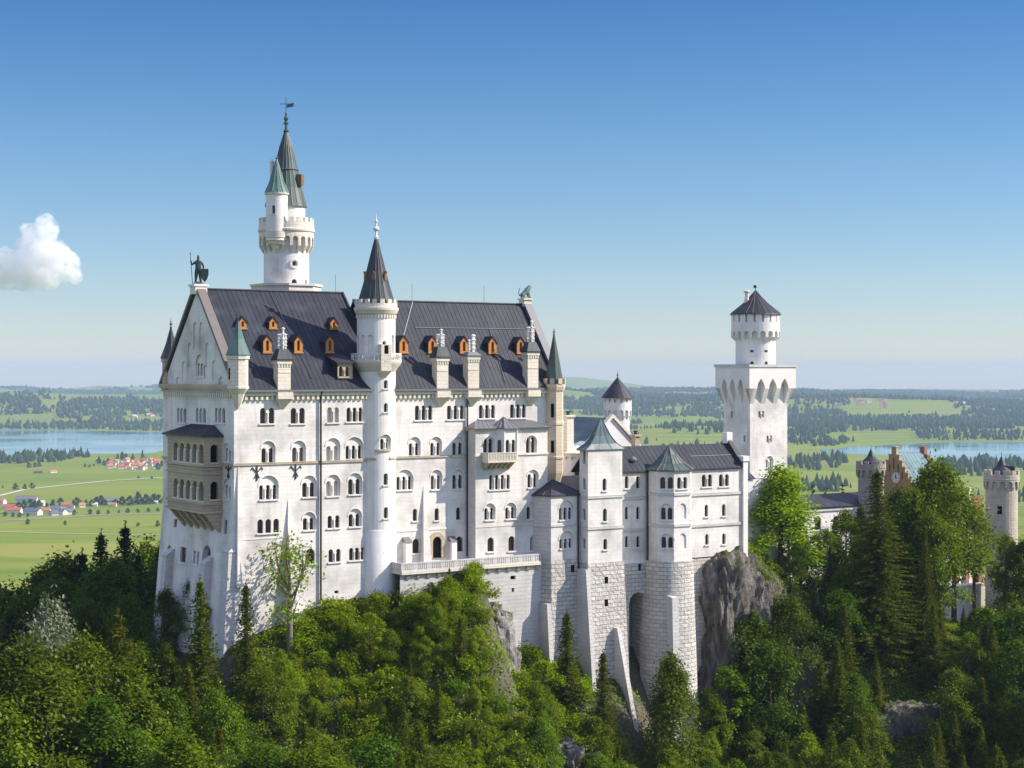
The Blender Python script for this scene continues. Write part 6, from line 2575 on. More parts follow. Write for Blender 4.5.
def stepped(w_, zb, ze, zr, k=5):
    L = w_.L
    ol = [(0, zb), (L, zb)]
    h = (zr - ze) / k
    sw_ = (L / 2 - .55) / k
    for i in range(k):
        x = L - i * sw_
        ol += [(x, ze + h * (i + .55)), (x - sw_, ze + h * (i + .55))]
    ol += [(L / 2 + .55, zr + h * .9), (L / 2 - .55, zr + h * .9)]
    for i in reversed(range(k)):
        x = i * sw_
        ol += [(x + sw_, ze + h * (i + .55)), (x, ze + h * (i + .55))]
    return ol


wg = Wall((gu, GN), (gu, gn), -38, ge)
wg.outline = stepped(wg, -38, ge, gr_)
ca, czz = wg.loc(896.3, 477.8)
for dx, zt, zb, w_ in ((0, gr_ - .9, gr_ - 2.8, .5), (-1.0, gr_ - 2.0, gr_ - 3.3, .4), (1.0, gr_ - 2.0, gr_ - 3.3, .4), (-2.0, gr_ - 3.3, gr_ - 4.5, .4), (2.0, gr_ - 3.3, gr_ - 4.5, .4)):
    wg.holes.append((arch_loop(GW / 2 + dx, w_, zb, zt, 6), .25))
wg.build(gh, 'stepped_gable', 'ochre_brick')
m = MB()
for j in range(len(wg.outline) - 1):
    a, b = wg.outline[j], wg.outline[j + 1]
    if j > 0:
        m.add([wg.map(*a), wg.map(*b), wg.map(b[0], b[1], .55), wg.map(a[0], a[1], .55)], [(0, 1, 2, 3)])
        if abs(a[1] - b[1]) < 1e-4 and a[1] > ge:
            wg.box(m, min(a[0], b[0]) - .1, max(a[0], b[0]) + .1, a[1] - .001, a[1] + .2, .65, -.1)
v, f = cdt_sheet(wg.outline, [])
m.add([wg.map(a, q, .55) for a, q in v], f)
m.build('coping', 'tan_sandstone', gh)
m = MB()
lo = []
q = 20
ring = [wg.map(ca + .95 * math.cos(2 * math.pi * i / q), czz + .95 * math.sin(2 * math.pi * i / q), -.18) for i in range(q)]
ring0 = [wg.map(ca + .95 * math.cos(2 * math.pi * i / q), czz + .95 * math.sin(2 * math.pi * i / q), .02) for i in range(q)]
m.loft([ring0, ring])
clk = m.build('clock', 'white_pot', gh)
m = MB()
wg.box(m, ca - .07, ca + .07, czz - .1, czz + .62, -.182, -.22)
wg.box(m, ca - .1, ca + .4, czz - .07, czz + .07, -.182, -.23)
for i in range(12):
    t = 2 * math.pi * i / 12
    x, y = ca + .78 * math.cos(t), czz + .78 * math.sin(t)
    wg.box(m, x - .05, x + .05, y - .05, y + .05, -.182, -.21)
m.build('clock_hand', 'dark_void', clk)
GL = 7.8
eg = Wall((gu + GL, gn), (gu + GL, GN), -38, ge)
eg.outline = stepped(eg, -38, ge, gr_)
m = MB()
v, f = cdt_sheet(eg.outline, [])
m.add([eg.map(a, q) for a, q in v], f)
m.add([eg.map(a, q, .75) for a, q in v], f)
for j in range(len(eg.outline) - 1):
    a, b = eg.outline[j], eg.outline[j + 1]
    m.add([eg.map(*a), eg.map(*b), eg.map(b[0], b[1], .75), eg.map(a[0], a[1], .75)], [(0, 1, 2, 3)])
m.build('stepped_gable', 'red_brick', gh)
gs = Wall((gu, gn), (gu + GL, gn), -38, ge)
for x in (915, 925, 934):
    gs.win(x, 492, 500, 2, .5, .8)
gs.build(gh, 'south_wall', 'red_brick')
m = MB()
slope(m, P(gu + .5, gn + .4, ge), P(gu + GL - .7, gn + .4, ge), P(gu + GL - .7, (gn + GN) / 2, gr_), P(gu + .5, (gn + GN) / 2, gr_), step=.75)
slope(m, P(gu + GL - .7, GN - .4, ge), P(gu + .5, GN - .4, ge), P(gu + .5, (gn + GN) / 2, gr_), P(gu + GL - .7, (gn + GN) / 2, gr_), ribs=False)
grf = m.build('roof', 'copper_teal', gh)
m = MB()
u = u_at(925, gn - 1.0)
zz = gz(475.5)
m.hexa([P(u - .9, gn, zz - .6), P(u + .9, gn, zz - .6), P(u + .9, gn - 2.5, zz - .6), P(u - .9, gn - 2.5, zz - .6)],
       [P(u - .7, gn - .3, zz + 1.0), P(u + .7, gn - .3, zz + 1.0), P(u + .7, gn - 2.5, zz + 1.0), P(u - .7, gn - 2.5, zz + 1.0)])
m.build('dormer', 'dark_slate', grf)
# brick block with white quoins below, seen between the trees
fy = 297.0
fu, fnn = un(cy(950, fy))
fb = Wall((fu, fnn), (fu + 8, fnn), -40, zy(497, fy))
fb.win(963, 560, 583, 1, 1.4)
fb.win(976, 560, 583, 1, 1.4)
fb.win(968, 530, 545, 2, .6, 1.0)
fb.win(988, 530, 545, 2, .6, 1.0)
b_ = fb.build(gh, 'front_wall', 'red_brick')
m = MB()
for i in range(26):
    z0 = -39.5 + i * .75
    w_ = .5 if i % 2 else .8
    for s_, uu in ((1, fu + 2.6), (1, fu + 5.0)):
        ubox(m, uu - w_ / 2, uu + w_ / 2, fnn - .02, fnn + .1, z0, z0 + .7)
m.build('quoin', 'white_limestone', b_)
m = MB()
ubox(m, fu - .0, fu + 8, fnn - 5, fnn - .5, -40, zy(498, fy))
m.build('front_wall', 'red_brick', gh)
m = MB()
ubox(m, fu - 2.5, fu + .02, fnn - 1, fnn + .4, -40, zy(552, fy))
m.build('side_wall', 'limestone', gh)

# court parapet the visitors stand behind
cu_, cn_ = un(cy(944, 289))
cp = thing('court_wall', (*P2(cu_ + 3, cn_), ZC - 42), 'pale stone parapet wall of the forecourt where visitors stand', 'wall')
m = MB()
ubox(m, cu_, cu_ + 9, cn_ - .3, cn_ + .3, -46, zy(588, 289))
m.build('wall', 'grey_limestone', cp)
m = MB()
ubox(m, cu_ - .15, cu_ + 9.1, cn_ - .4, cn_ + .4, zy(588, 289) - .002, zy(586.5, 289))
m.build('coping', 'white_limestone', cp)

# ---- the two round gate towers


def gate_tower(px, y, r, crown_top, merl, arch_t, arch_b, cone_b, tip, rr, label, cmat, win=None):
    c = cy(px, y)
    z = lambda q: zy(q, y - r)
    t = thing('gate_tower', (c[0], c[1], ZC - 42), label, 'tower')
    d = Drum(c, r, -44, z(arch_t), step=32)
    if win:
        for w_ in win:
            d.win(*w_, 1, .8, depth=.35, arch=False, sill=False)
    d.build(t, 'tower_wall', cmat)
    R_ = r + rr
    corbel_arches(t, c, R_, z(arch_b), z(arch_t), 14, cmat, proj=rr)
    m = MB()
    m.lathe(c, [(R_ - .03, ZC + z(arch_t)), (R_ + .05, ZC + z(arch_t) + .1), (R_, ZC + z(arch_t) + .15), (R_, ZC + z(merl)), (R_ - .45, ZC + z(merl)), (R_ - .45, ZC + z(arch_t)), (.05, ZC + z(arch_t))], 28)
    merlons(m, c, R_, ZC + z(merl) + .004, ZC + z(crown_top), 12, .56, .4)
    m.build('parapet', cmat, t)
    m = MB()
    q = rr
    cr = r * .62
    m.lathe(c, [(cr, ZC + z(arch_t)), (cr, ZC + z(cone_b))], 20)
    m.build('cap_house', cmat, t)
    m = MB()
    m.lathe(c, [(cr + .45, ZC + z(cone_b + .5)), (cr + .35, ZC + z(cone_b - 1)), (cr * .5, ZC + z((cone_b + tip) / 2 + 0.4)), (.06, ZC + z(tip))], 18, cap0=True)
    co = m.build('cone_roof', 'dark_slate', t)
    m = MB()
    m.tube([(c[0], c[1], ZC + z(tip) - .1), (c[0], c[1], ZC + z(tip - 4))], .04, 4)
    m.build('finial', 'drain_iron', co)
    return t, c


gate_tower(871.0, 302, 2.2, 461.5, 464.5, 469, 475.5, 464, 449.5, .35, 'round stone gate tower with battlements left of the stepped gable', 'weathered_stone')
gt, c = gate_tower(1001.5, 291, 2.62, 471, 475, 480.5, 487.5, 474.5, 457, .28, 'round stone gate tower with battlements at the right edge', 'buff_stone', [(999.5, 506, 514.5), (1000, 546, 553)])
m = MB()
zz = zy(476, 289)
m.hexa([(c[0] + .4, c[1] - 1.0, zz + ZC - .6), (c[0] + 2.1, c[1] - 1.0, zz + ZC - .6), (c[0] + 2.1, c[1] + 1, zz + ZC - .6), (c[0] + .4, c[1] + 1, zz + ZC - .6)],
       [(c[0] + .2, c[1] - .9, zz + ZC + 1.7), (c[0] + 1.9, c[1] - .9, zz + ZC + 1.5), (c[0] + 1.9, c[1] + .9, zz + ZC + 1.5), (c[0] + .2, c[1] + .9, zz + ZC + 1.7)])
m.build('stair_hood', 'dark_slate', gt)
# ================================================================ PLANTS: a few prototypes, copied as objects


def quads_from(c, nrm, ln, wd, tw=None):
    """rhombic leaf sprays: centres, normals, half lengths, half widths"""
    n = len(c)
    nrm = nrm / (np.linalg.norm(nrm, axis=1, keepdims=True) + 1e-9)
    if tw is None:
        tw = rng.normal(size=(n, 3))
    a = np.cross(nrm, tw)
    a /= (np.linalg.norm(a, axis=1, keepdims=True) + 1e-9)
    b = np.cross(nrm, a)
    ln, wd = ln[:, None], wd[:, None]
    v = np.stack([c - a * ln, c + b * wd - nrm * wd * .35, c + a * ln, c - b * wd - nrm * wd * .35], 1)
    return v.reshape(-1, 3)


def tube_np(pts, rads, seg=6):
    pts = np.array(pts, float)
    V, F = [], []
    for i, p in enumerate(pts):
        d = pts[min(i + 1, len(pts) - 1)] - pts[max(i - 1, 0)]
        d /= np.linalg.norm(d) + 1e-9
        a = np.cross(d, (0, 0, 1.0) if abs(d[2]) < .9 else (1.0, 0, 0))
        a /= np.linalg.norm(a) + 1e-9
        b = np.cross(d, a)
        for k in range(seg):
            t_ = 2 * math.pi * k / seg
            V.append(p + (a * math.cos(t_) + b * math.sin(t_)) * rads[i])
    for i in range(len(pts) - 1):
        for k in range(seg):
            F.append((i * seg + k, i * seg + (k + 1) % seg, (i + 1) * seg + (k + 1) % seg, (i + 1) * seg + k))
    return np.array(V), F


class Wood:
    def __init__(s):
        s.V, s.F = [], []

    def tube(s, pts, rads, seg=6):
        v, f = tube_np(pts, rads, seg)
        k = sum(len(x) for x in s.V)
        s.V.append(v)
        s.F += [tuple(i + k for i in q) for q in f]

    def mesh(s, name, mat):
        return np_mesh(name, np.concatenate(s.V), np.array(s.F).reshape(-1), 4, [mat], smooth=True)


def crown_mesh(v, mat):
    return np_mesh('crown', v, np.arange(len(v)), 4, [mat])


def broadleaf(seed, H=14.0, Rr=4.6, nclump=60, per=135, leaf=.27, low=.16, mat='leaf_beech', shape=.75, flat=.42):
    global rng
    rng = np.random.default_rng(seed)
    cs, rs = [], []
    ph = rng.uniform(0, 6.28, 4)
    for i in range(nclump):
        h = low + (1 - low) * rng.beta(1.25, 1.1)
        az = rng.uniform(0, 6.28)
        prof = math.sin(math.pi * min(1, ((h - low) / (1 - low)) ** shape * .93 + .07)) ** .62
        lump = 1 + .22 * math.sin(2 * az + ph[0]) + .16 * math.sin(3 * az + ph[1] + h * 5)
        rr = Rr * prof * lump * (rng.uniform(.12, 1) ** .42)
        cs.append((rr * math.cos(az), rr * math.sin(az), h * H * (1 - .02)))
        rs.append(rng.uniform(.6, 1.15) * Rr * .26)
    cs.append((0, 0, H * .96))
    rs.append(Rr * .18)
    w = Wood()
    tr = H * .016 + .07
    bend = rng.normal(size=2) * .25
    tp = [(0, 0, -1.5), (bend[0] * .2, bend[1] * .2, H * .25), (bend[0] * .7, bend[1] * .7, H * .55), (bend[0], bend[1], H * .9)]
    w.tube(tp, [tr * 1.25, tr, tr * .6, tr * .12], 7)
    order = rng.permutation(nclump)[:22]
    for i in order:
        c = np.array(cs[i])
        z0 = max(H * .14, c[2] - np.hypot(c[0], c[1]) * .75)
        z0 = min(z0, H * .8)
        st = np.array([bend[0] * z0 / H, bend[1] * z0 / H, z0])
        md = (st + c) / 2 + np.array([0, 0, -.2])
        w.tube([st, md, c], [tr * .38, tr * .22, .02], 4)
    L = []
    for c, r in zip(cs, rs):
        c = np.array(c)
        n = int(per * (r / (Rr * .26)) ** 1.3)
        p = rng.normal(size=(n, 3)) * np.array([.62, .62, flat]) * r
        p[:, 2] -= .16 * (p[:, 0] ** 2 + p[:, 1] ** 2) / r        # sprays droop outwards
        q = p + c
        nr_ = np.tile([0, 0, 1.0], (n, 1)) + rng.normal(size=(n, 3)) * .55 + .5 * q / (np.linalg.norm(q - np.array([0, 0, H * .5]), axis=1, keepdims=True) + .1) * np.array([1, 1, .2])
        ln = leaf * rng.uniform(.6, 1.25, n)
        L.append(quads_from(q, nr_, ln, ln * rng.uniform(.45, .7, n)))
    return dict(wood=w.mesh('trunk', 'bark'), crown=crown_mesh(np.concatenate(L), mat), H=H, R=Rr)


def conifer(seed, H=20.0, Rr=3.3, mat='needle_dark', dens=1.0, low=.05, droop=.28):
    global rng
    rng = np.random.default_rng(seed)
    w = Wood()
    tr = H * .013 + .05
    w.tube([(0, 0, -1.5), (0, 0, H * .3), (0, 0, H * .7), (0, 0, H * .99)], [tr * 1.2, tr, tr * .5, .02], 6)
    L = []
    z = low * H
    while z < H * .985:
        h = z / H
        rad = Rr * (1 - h) ** .82 * (1 if h > .14 else .6 + h * 2.8) * rng.uniform(.75, 1.12) + .12
        nb = max(4, int(rng.integers(6, 9)))
        a0 = rng.uniform(0, 6.28)
        for b in range(nb):
            if rng.uniform() < .12:
                continue
            az = a0 + 6.283 * b / nb + rng.normal() * .18
            ln = rad * rng.uniform(.68, 1.15)
            d = np.array([math.cos(az), math.sin(az), 0])
            side = np.array([-d[1], d[0], 0])
            k = max(3, int(ln / .27 * dens))
            tt = np.linspace(.12, 1.0, k)
            zc = z + ln * (.12 * tt - droop * tt ** 1.5 + .09 * tt ** 4)
            cc = d[None] * (tt * ln)[:, None]
            cc[:, 2] = zc
            wsp = .55 * (1 - tt * .72) * min(1.0, ln / 2) + .12
            for s_ in (-1, 1):
                m_ = cc + side[None] * (s_ * wsp * .5)[:, None] + rng.normal(size=(k, 3)) * .05
                m_[:, 2] -= .06
                nn = np.array([0, 0, 1.0])[None] + side[None] * s_ * .45 + rng.normal(size=(k, 3)) * .3
                dirv = side[None] * s_ * .9 + d[None] * .7 + rng.normal(size=(k, 3)) * .15
                a = dirv / np.linalg.norm(dirv, axis=1, keepdims=True)
                nn = nn - (nn * a).sum(1, keepdims=True) * a
                L.append(quads_from(m_, nn, wsp * .62, np.full(k, .105) * rng.uniform(.8, 1.5, k), np.cross(a, nn)))
            # hanging twigs
            m_ = cc + rng.normal(size=(k, 3)) * .07
            m_[:, 2] -= .14
            nn = d[None] * .6 + side[None] * rng.normal(size=(k, 1)) + rng.normal(size=(k, 3)) * .2
            L.append(quads_from(m_, nn, rng.uniform(.16, .3, k), np.full(k, .09)))
            if b % 2 == 0 and ln > .8:
                w.tube([(0, 0, z), tuple(cc[k // 2]), tuple(cc[-1])], [.05, .03, .01], 3)
        z += rng.uniform(.26, .42) * (1.15 - .45 * h)
    n = 10
    zt = np.linspace(H * .97, H * 1.01, n)
    L.append(quads_from(np.stack([rng.normal(size=n) * .03, rng.normal(size=n) * .03, zt], 1), rng.normal(size=(n, 3)) * np.array([1, 1, .2]), np.full(n, .2), np.full(n, .06)))
    return dict(wood=w.mesh('trunk', 'bark'), crown=crown_mesh(np.concatenate(L), mat), H=H, R=Rr)


def sparse_tree(seed, H=11.0):
    """thin open crown: visible limbs, few leaves"""
    global rng
    rng = np.random.default_rng(seed)
    w = Wood()
    L = []
    w.tube([(0, 0, -1.5), (.05, 0, 2.2), (-.05, .05, 4.6), (.15, 0, 7.4), (.3, .1, H)], [.34, .27, .21, .10, .02], 8)
    limbs = [((0, 0, 3.9), (-1.4, .2, 5.0), (-2.6, -.1, 7.8), (-3.2, .2, 9.3)), ((0, 0, 4.1), (1.1, -.2, 5.1), (2.3, .1, 5.9), (3.1, .2, 7.4)), ((0, 0, 4.7), (-.8, -.6, 6.4), (-1.6, -1.0, 8.8)),
             ((.1, 0, 5.5), (1.0, .6, 7.2), (1.5, .9, 9.6)), ((.1, 0, 2.4), (1.4, .2, 2.9), (2.8, 0, 3.1), (3.6, -.2, 4.3)), ((.1, 0, 6.5), (-.4, .5, 8.4), (-.8, .6, 10.2)), ((0, 0, 3.2), (-1.6, .4, 3.6), (-2.8, .5, 4.9)),
             ((.1, 0, 6.2), (1.4, -.4, 8.0), (2.2, -.5, 9.0))]
    for lb in limbs:
        w.tube(lb, list(np.linspace(.13, .025, len(lb))), 5)
        lb = np.array(lb)
        for j in range(26):
            s_ = rng.uniform(.35, 1) * (len(lb) - 1)
            i = min(int(s_), len(lb) - 2)
            p = lb[i] + (lb[i + 1] - lb[i]) * (s_ - i)
            tip = p + rng.normal(size=3) * np.array([.75, .75, .6])
            w.tube([p, (p + tip) / 2 + rng.normal(size=3) * .08, tip], [.028, .018, .008], 3)
            n = int(rng.integers(3, 8))
            c = tip + rng.normal(size=(n, 3)) * .22
            L.append(quads_from(c, rng.normal(size=(n, 3)) + np.array([0, 0, .7]), rng.uniform(.12, .22, n), rng.uniform(.08, .13, n)))
    return dict(wood=w.mesh('trunk', 'pale_bark'), crown=crown_mesh(np.concatenate(L), 'leaf_bright'), H=H, R=3.4)


def bush(seed, mat='leaf_bright', H=3.0, Rr=1.9):
    global rng
    rng = np.random.default_rng(seed)
    L = []
    for i in range(20):
        az, e = rng.uniform(0, 6.28), rng.uniform(.1, 1) ** .6
        c = np.array([Rr * .8 * e * math.cos(az), Rr * .8 * e * math.sin(az), H * (.15 + .72 * rng.uniform() * (1 - .5 * e * e))])
        n = 75
        p = rng.normal(size=(n, 3)) * np.array([.40, .40, .36])
        L.append(quads_from(c + p, rng.normal(size=(n, 3)) * .7 + np.array([0, 0, 1.0]), rng.uniform(.10, .21, n), rng.uniform(.06, .12, n)))
    return dict(wood=None, crown=crown_mesh(np.concatenate(L), mat), H=H, R=Rr)


PROTO = {
    'beech': [broadleaf(100 + i, 14, 4.7 + .3 * (i % 3), 62, 215, .20, .12 + .04 * (i % 3), shape=(.7, .85, .62)[i % 3]) for i in range(5)],
    'high': [broadleaf(140 + i, 20, 5.0, 56, 210, .21, .50, shape=.8) for i in range(2)],
    'ash': [broadleaf(200 + i, 13, 3.5, 48, 190, .195, .10, shape=.9, flat=.5, mat='leaf_bright') for i in range(3)],
    'spruce': [conifer(300 + i, 20, 3.4 + .35 * (i % 2), 'needle_olive') for i in range(3)],
    'bigspruce': [conifer(360, 33, 5.6, 'needle_olive', .8, .03, .30)],
    'slim': [conifer(320 + i, 16, 2.2, 'needle_olive', .9, .04, .22) for i in range(2)],
    'pine': [conifer(340, 15, 4.0, 'needle_olive', 1.0, .1, .05)],
    'cone': [broadleaf(250, 14, 4.6, 90, 210, .20, .04, shape=.42, flat=.55, mat='leaf_bright')],
    'bush': [bush(400 + i) for i in range(4)],
    'valley': [broadleaf(500 + i, 11, 4.6, 26, 42, .75, .12, mat='leaf_valley', shape=.75, flat=.6) for i in range(3)],
    'bare': [sparse_tree(600)],
}
NAME = {'beech': 'broadleaf_tree', 'ash': 'broadleaf_tree', 'high': 'broadleaf_tree', 'cone': 'broadleaf_tree', 'spruce': 'spruce_tree', 'slim': 'spruce_tree', 'bigspruce': 'spruce_tree', 'pine': 'pine_tree', 'bush': 'shrub', 'valley': 'broadleaf_tree', 'bare': 'bare_tree'}
prng = np.random.default_rng(99)


def plant(kind, x, y, z, h, label, group=None, mat=None, wide=1.0, var=None, cat='tree', rot=None):
    pr = PROTO[kind][int(prng.integers(len(PROTO[kind]))) if var is None else var % len(PROTO[kind])]
    s = h / pr['H']
    sc = (s * wide, s * wide, s)
    rz = prng.uniform(0, 6.28) if rot is None else rot
    if pr['wood'] is None:
        o = bpy.data.objects.new(NAME[kind], pr['crown'])
        COL.objects.link(o)
        parts = [o]
        root = o
    else:
        root = bpy.data.objects.new(NAME[kind], None)
        root.empty_display_size = .5
        COL.objects.link(root)
        parts = []
        for nm, me in (('trunk', pr['wood']), ('crown', pr['crown'])):
            c = bpy.data.objects.new(nm, me)
            COL.objects.link(c)
            c.parent = root
            parts.append(c)
    root.location = (x, y, z)
    root.rotation_euler = (0, 0, rz)
    root.scale = sc
    if mat:
        c = parts[-1]
        c.material_slots[0].link = 'OBJECT'
        c.material_slots[0].material = MATS[mat]
    tag(root, label, cat, group)
    return root


PLACED = []


def tree_px(px, top, y, kind, label, group=None, mat=None, wide=1.0, var=None, hmax=None, hmin=2.0):
    """a tree whose top is seen at a pixel, standing on the hill at distance y"""
    p = at(px, top, y)
    g = hz(p.x, p.y) - .4
    h = max(p.z - g, hmin)
    PLACED.append((p.x, p.y, h * .28 * wide))
    return plant(kind, p.x, p.y, g, h, label, group, mat, wide, var)


# ---- trees one can pick out
G_shade = 'dark trees in the shade left of the palace'
for px_, top, y_, kd, wd, lb in ((125, 523, 232, 'spruce', 1.35, 'tallest dark spruce in the shade left of the palace'), (101, 531, 229, 'spruce', 1.2, 'narrow dark spruce just left of the tallest shaded one'),
                                 (146, 537, 237, 'beech', .75, 'dark broad tree between the tallest shaded spruce and the palace'),
                                 (82, 550, 228, 'spruce', 1.3, None), (160, 545, 231, 'spruce', 1.4, None), (138, 552, 226, 'spruce', 1.4, None), (66, 556, 231, 'beech', .85, None), (44, 570, 230, 'beech', .8, None), (22, 584, 228, 'spruce', 1.2, None), (4, 592, 228, 'beech', .9, None),
                                 (160, 560, 228, 'beech', .7, None), (115, 560, 222, 'beech', .9, None), (140, 575, 219, 'spruce', 1.1, None), (95, 575, 220, 'beech', .9, None), (60, 582, 222, 'beech', .9, None),
                                 (30, 594, 220, 'beech', .9, None), (178, 574, 216, 'beech', .6, None), (192, 580, 209, 'beech', .6, None), (165, 592, 210, 'beech', .8, None), (130, 600, 208, 'beech', .8, None),
                                 (-14, 596, 226, 'beech', .9, None), (205, 604, 203, 'beech', .6, None), (10, 606, 215, 'spruce', 1.1, None), (85, 600, 213, 'beech', .8, None)):
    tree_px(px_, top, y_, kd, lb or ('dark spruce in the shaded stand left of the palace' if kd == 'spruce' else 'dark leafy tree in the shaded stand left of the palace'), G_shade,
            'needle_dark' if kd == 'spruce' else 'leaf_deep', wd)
tree_px(52, 603, 186, 'beech', 'silvery grey-green tree standing out of the forest at the lower left', None, 'leaf_silver', .5, 1)
tree_px(200, 577, 190.5, 'spruce', 'sunlit spruce in front of the palace west corner', None, None, 1.15, 0)
tree_px(246, 583, 194.5, 'slim', 'slim sunlit spruce against the palace corner wall', None, None, 1.25, 0)
tree_px(118, 611, 184, 'pine', 'pine with upswept branches in front of the shaded stand', None, None, .9)
tree_px(290, 527, 199.5, 'bare', 'thin open tree with pale trunk against the white palace wall', None, None, 1.0)
tree_px(781, 467, 259, 'cone', 'bright light green tree in front of the square tower', None, 'leaf_light', 1.2, 0)
tree_px(671, 655, 216, 'cone', 'feathery green tree in front of the round bastion', None, 'leaf_beech', .75, 0)
tree_px(567, 611, 214, 'slim', 'small spruce in front of the annex base', None, None, 1.5, 1)
tree_px(603, 651, 213, 'slim', 'olive spruce at the foot of the square stair block', None, None, 1.4, 0)
tree_px(877, 469, 245, 'bigspruce', 'tall broad spruce in front of the stepped gable', None, None, 1.75, 0)
tree_px(940, 466, 262, 'beech', 'large dark green tree right of the tall spruce by the gatehouse', None, None, .85, 2)
tree_px(912, 490, 258, 'beech', 'green tree between the tall spruce and the large tree by the gatehouse', None, None, .7, 3)
for px_, top, y_, wd, mt in ((22, 648, 168, .85, 'leaf_deep'), (78, 645, 171, .8, 'leaf_beech'), (48, 672, 164, .9, 'leaf_beech'), (128, 668, 172, .8, 'leaf_beech'), (102, 700, 162, .9, 'leaf_deep'), (166, 690, 174, .8, 'leaf_deep'), (214, 692, 177, .7, 'leaf_beech'), (-10, 700, 158, .9, 'leaf_beech')):
    tree_px(px_, top, y_, 'beech', 'large leafy tree in the sunlit foreground at the lower left', 'large foreground trees at the lower left', mt, wd)
for i, (px_, top) in enumerate(((813, 489.5), (826, 492.5), (842, 488))):
    p = at(px_, top, 335)
    g = hz(p.x, p.y)
    plant('bigspruce', p.x, p.y, g, p.z - g, ['dark spruce tip left of two others behind the low wing', 'smallest middle spruce tip behind the low wing', 'dark spruce tip nearest the gate tower behind the low wing'][i], 'spruces behind the low wing', 'needle_dark', 1.7)
for px_, top, y_, kd, mt, wd in ((846, 512, 262, 'beech', None, .8), (826, 530, 258, 'beech', 'leaf_beech', .8), (802, 548, 250, 'beech', 'leaf_deep', .8), (785, 556, 246, 'beech', 'leaf_deep', .8), (862, 540, 250, 'beech', None, .8),
                                 (925, 528, 247, 'bigspruce', None, .8), (830, 545, 246, 'bigspruce', 'needle_dark', .9), (790, 575, 240, 'bigspruce', 'needle_dark', .9), (930, 515, 254, 'beech', None, .75), (1030, 540, 272, 'beech', None, .8), (1012, 592, 268, 'ash', None, .8), (772, 585, 240, 'spruce', 'needle_dark', 1.0),
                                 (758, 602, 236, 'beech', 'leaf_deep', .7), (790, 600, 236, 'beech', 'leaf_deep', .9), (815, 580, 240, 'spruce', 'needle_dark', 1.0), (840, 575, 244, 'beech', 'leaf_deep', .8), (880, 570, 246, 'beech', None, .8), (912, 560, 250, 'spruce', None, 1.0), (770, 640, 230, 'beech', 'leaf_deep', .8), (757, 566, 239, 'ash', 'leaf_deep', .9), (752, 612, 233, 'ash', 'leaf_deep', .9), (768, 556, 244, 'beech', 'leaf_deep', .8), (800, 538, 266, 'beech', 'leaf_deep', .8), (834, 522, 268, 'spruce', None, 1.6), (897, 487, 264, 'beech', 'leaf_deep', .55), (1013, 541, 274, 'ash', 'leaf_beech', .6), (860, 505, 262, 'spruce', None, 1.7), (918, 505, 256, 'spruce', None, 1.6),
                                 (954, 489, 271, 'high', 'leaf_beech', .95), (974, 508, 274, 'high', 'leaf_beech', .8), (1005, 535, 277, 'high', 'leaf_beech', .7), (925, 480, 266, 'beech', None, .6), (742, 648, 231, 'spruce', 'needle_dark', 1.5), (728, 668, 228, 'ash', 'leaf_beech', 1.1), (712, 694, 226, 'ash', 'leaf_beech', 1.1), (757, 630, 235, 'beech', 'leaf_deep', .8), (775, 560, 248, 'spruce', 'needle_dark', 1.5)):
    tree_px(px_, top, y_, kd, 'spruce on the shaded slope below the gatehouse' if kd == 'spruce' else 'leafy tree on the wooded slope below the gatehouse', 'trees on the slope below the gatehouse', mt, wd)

# ---- random filling of the wooded slopes, kept below a skyline so that walls and rock stay open
SKY = [(-80, 612), (0, 612), (40, 622), (80, 636), (110, 640), (150, 632), (185, 640), (220, 664), (236, 668), (262, 640), (285, 616), (330, 606), (362, 600), (392, 596), (404, 574), (430, 561), (455, 557), (474, 564), (488, 600), (500, 632),
       (520, 642), (545, 648), (562, 655), (582, 676), (600, 690), (618, 735), (642, 760), (652, 745), (680, 722), (700, 716), (735, 712), (758, 690), (768, 630), (782, 590), (800, 572), (840, 560), (870, 545), (905, 545), (938, 575), (946, 604), (992, 604), (1006, 592), (1030, 570), (1100, 560)]
sx, sy_ = zip(*SKY)


def skyline(px):
    return np.interp(px, sx, sy_)


def free(x, y, d):
    return all((x - a) ** 2 + (y - b) ** 2 > (d + r * .36) ** 2 for a, b, r in PLACED)


ROCKS = [(497, 640, 16, 46), (507, 690, 10, 26), (567, 752, 10, 9), (900, 708, 14, 10), (728, 615, 28, 66)]


def region_of(px, py):
    if px < 262:
        return ('in the forest at the lower left', 'forest trees at the lower left')
    if px < 520:
        return ('on the green mound below the stair tower', 'trees on the green mound')
    if px < 760:
        return ('in the ravine below the bastions', 'trees in the ravine below the bastions')
    return ('on the wooded slope at the lower right', 'forest trees at the lower right')


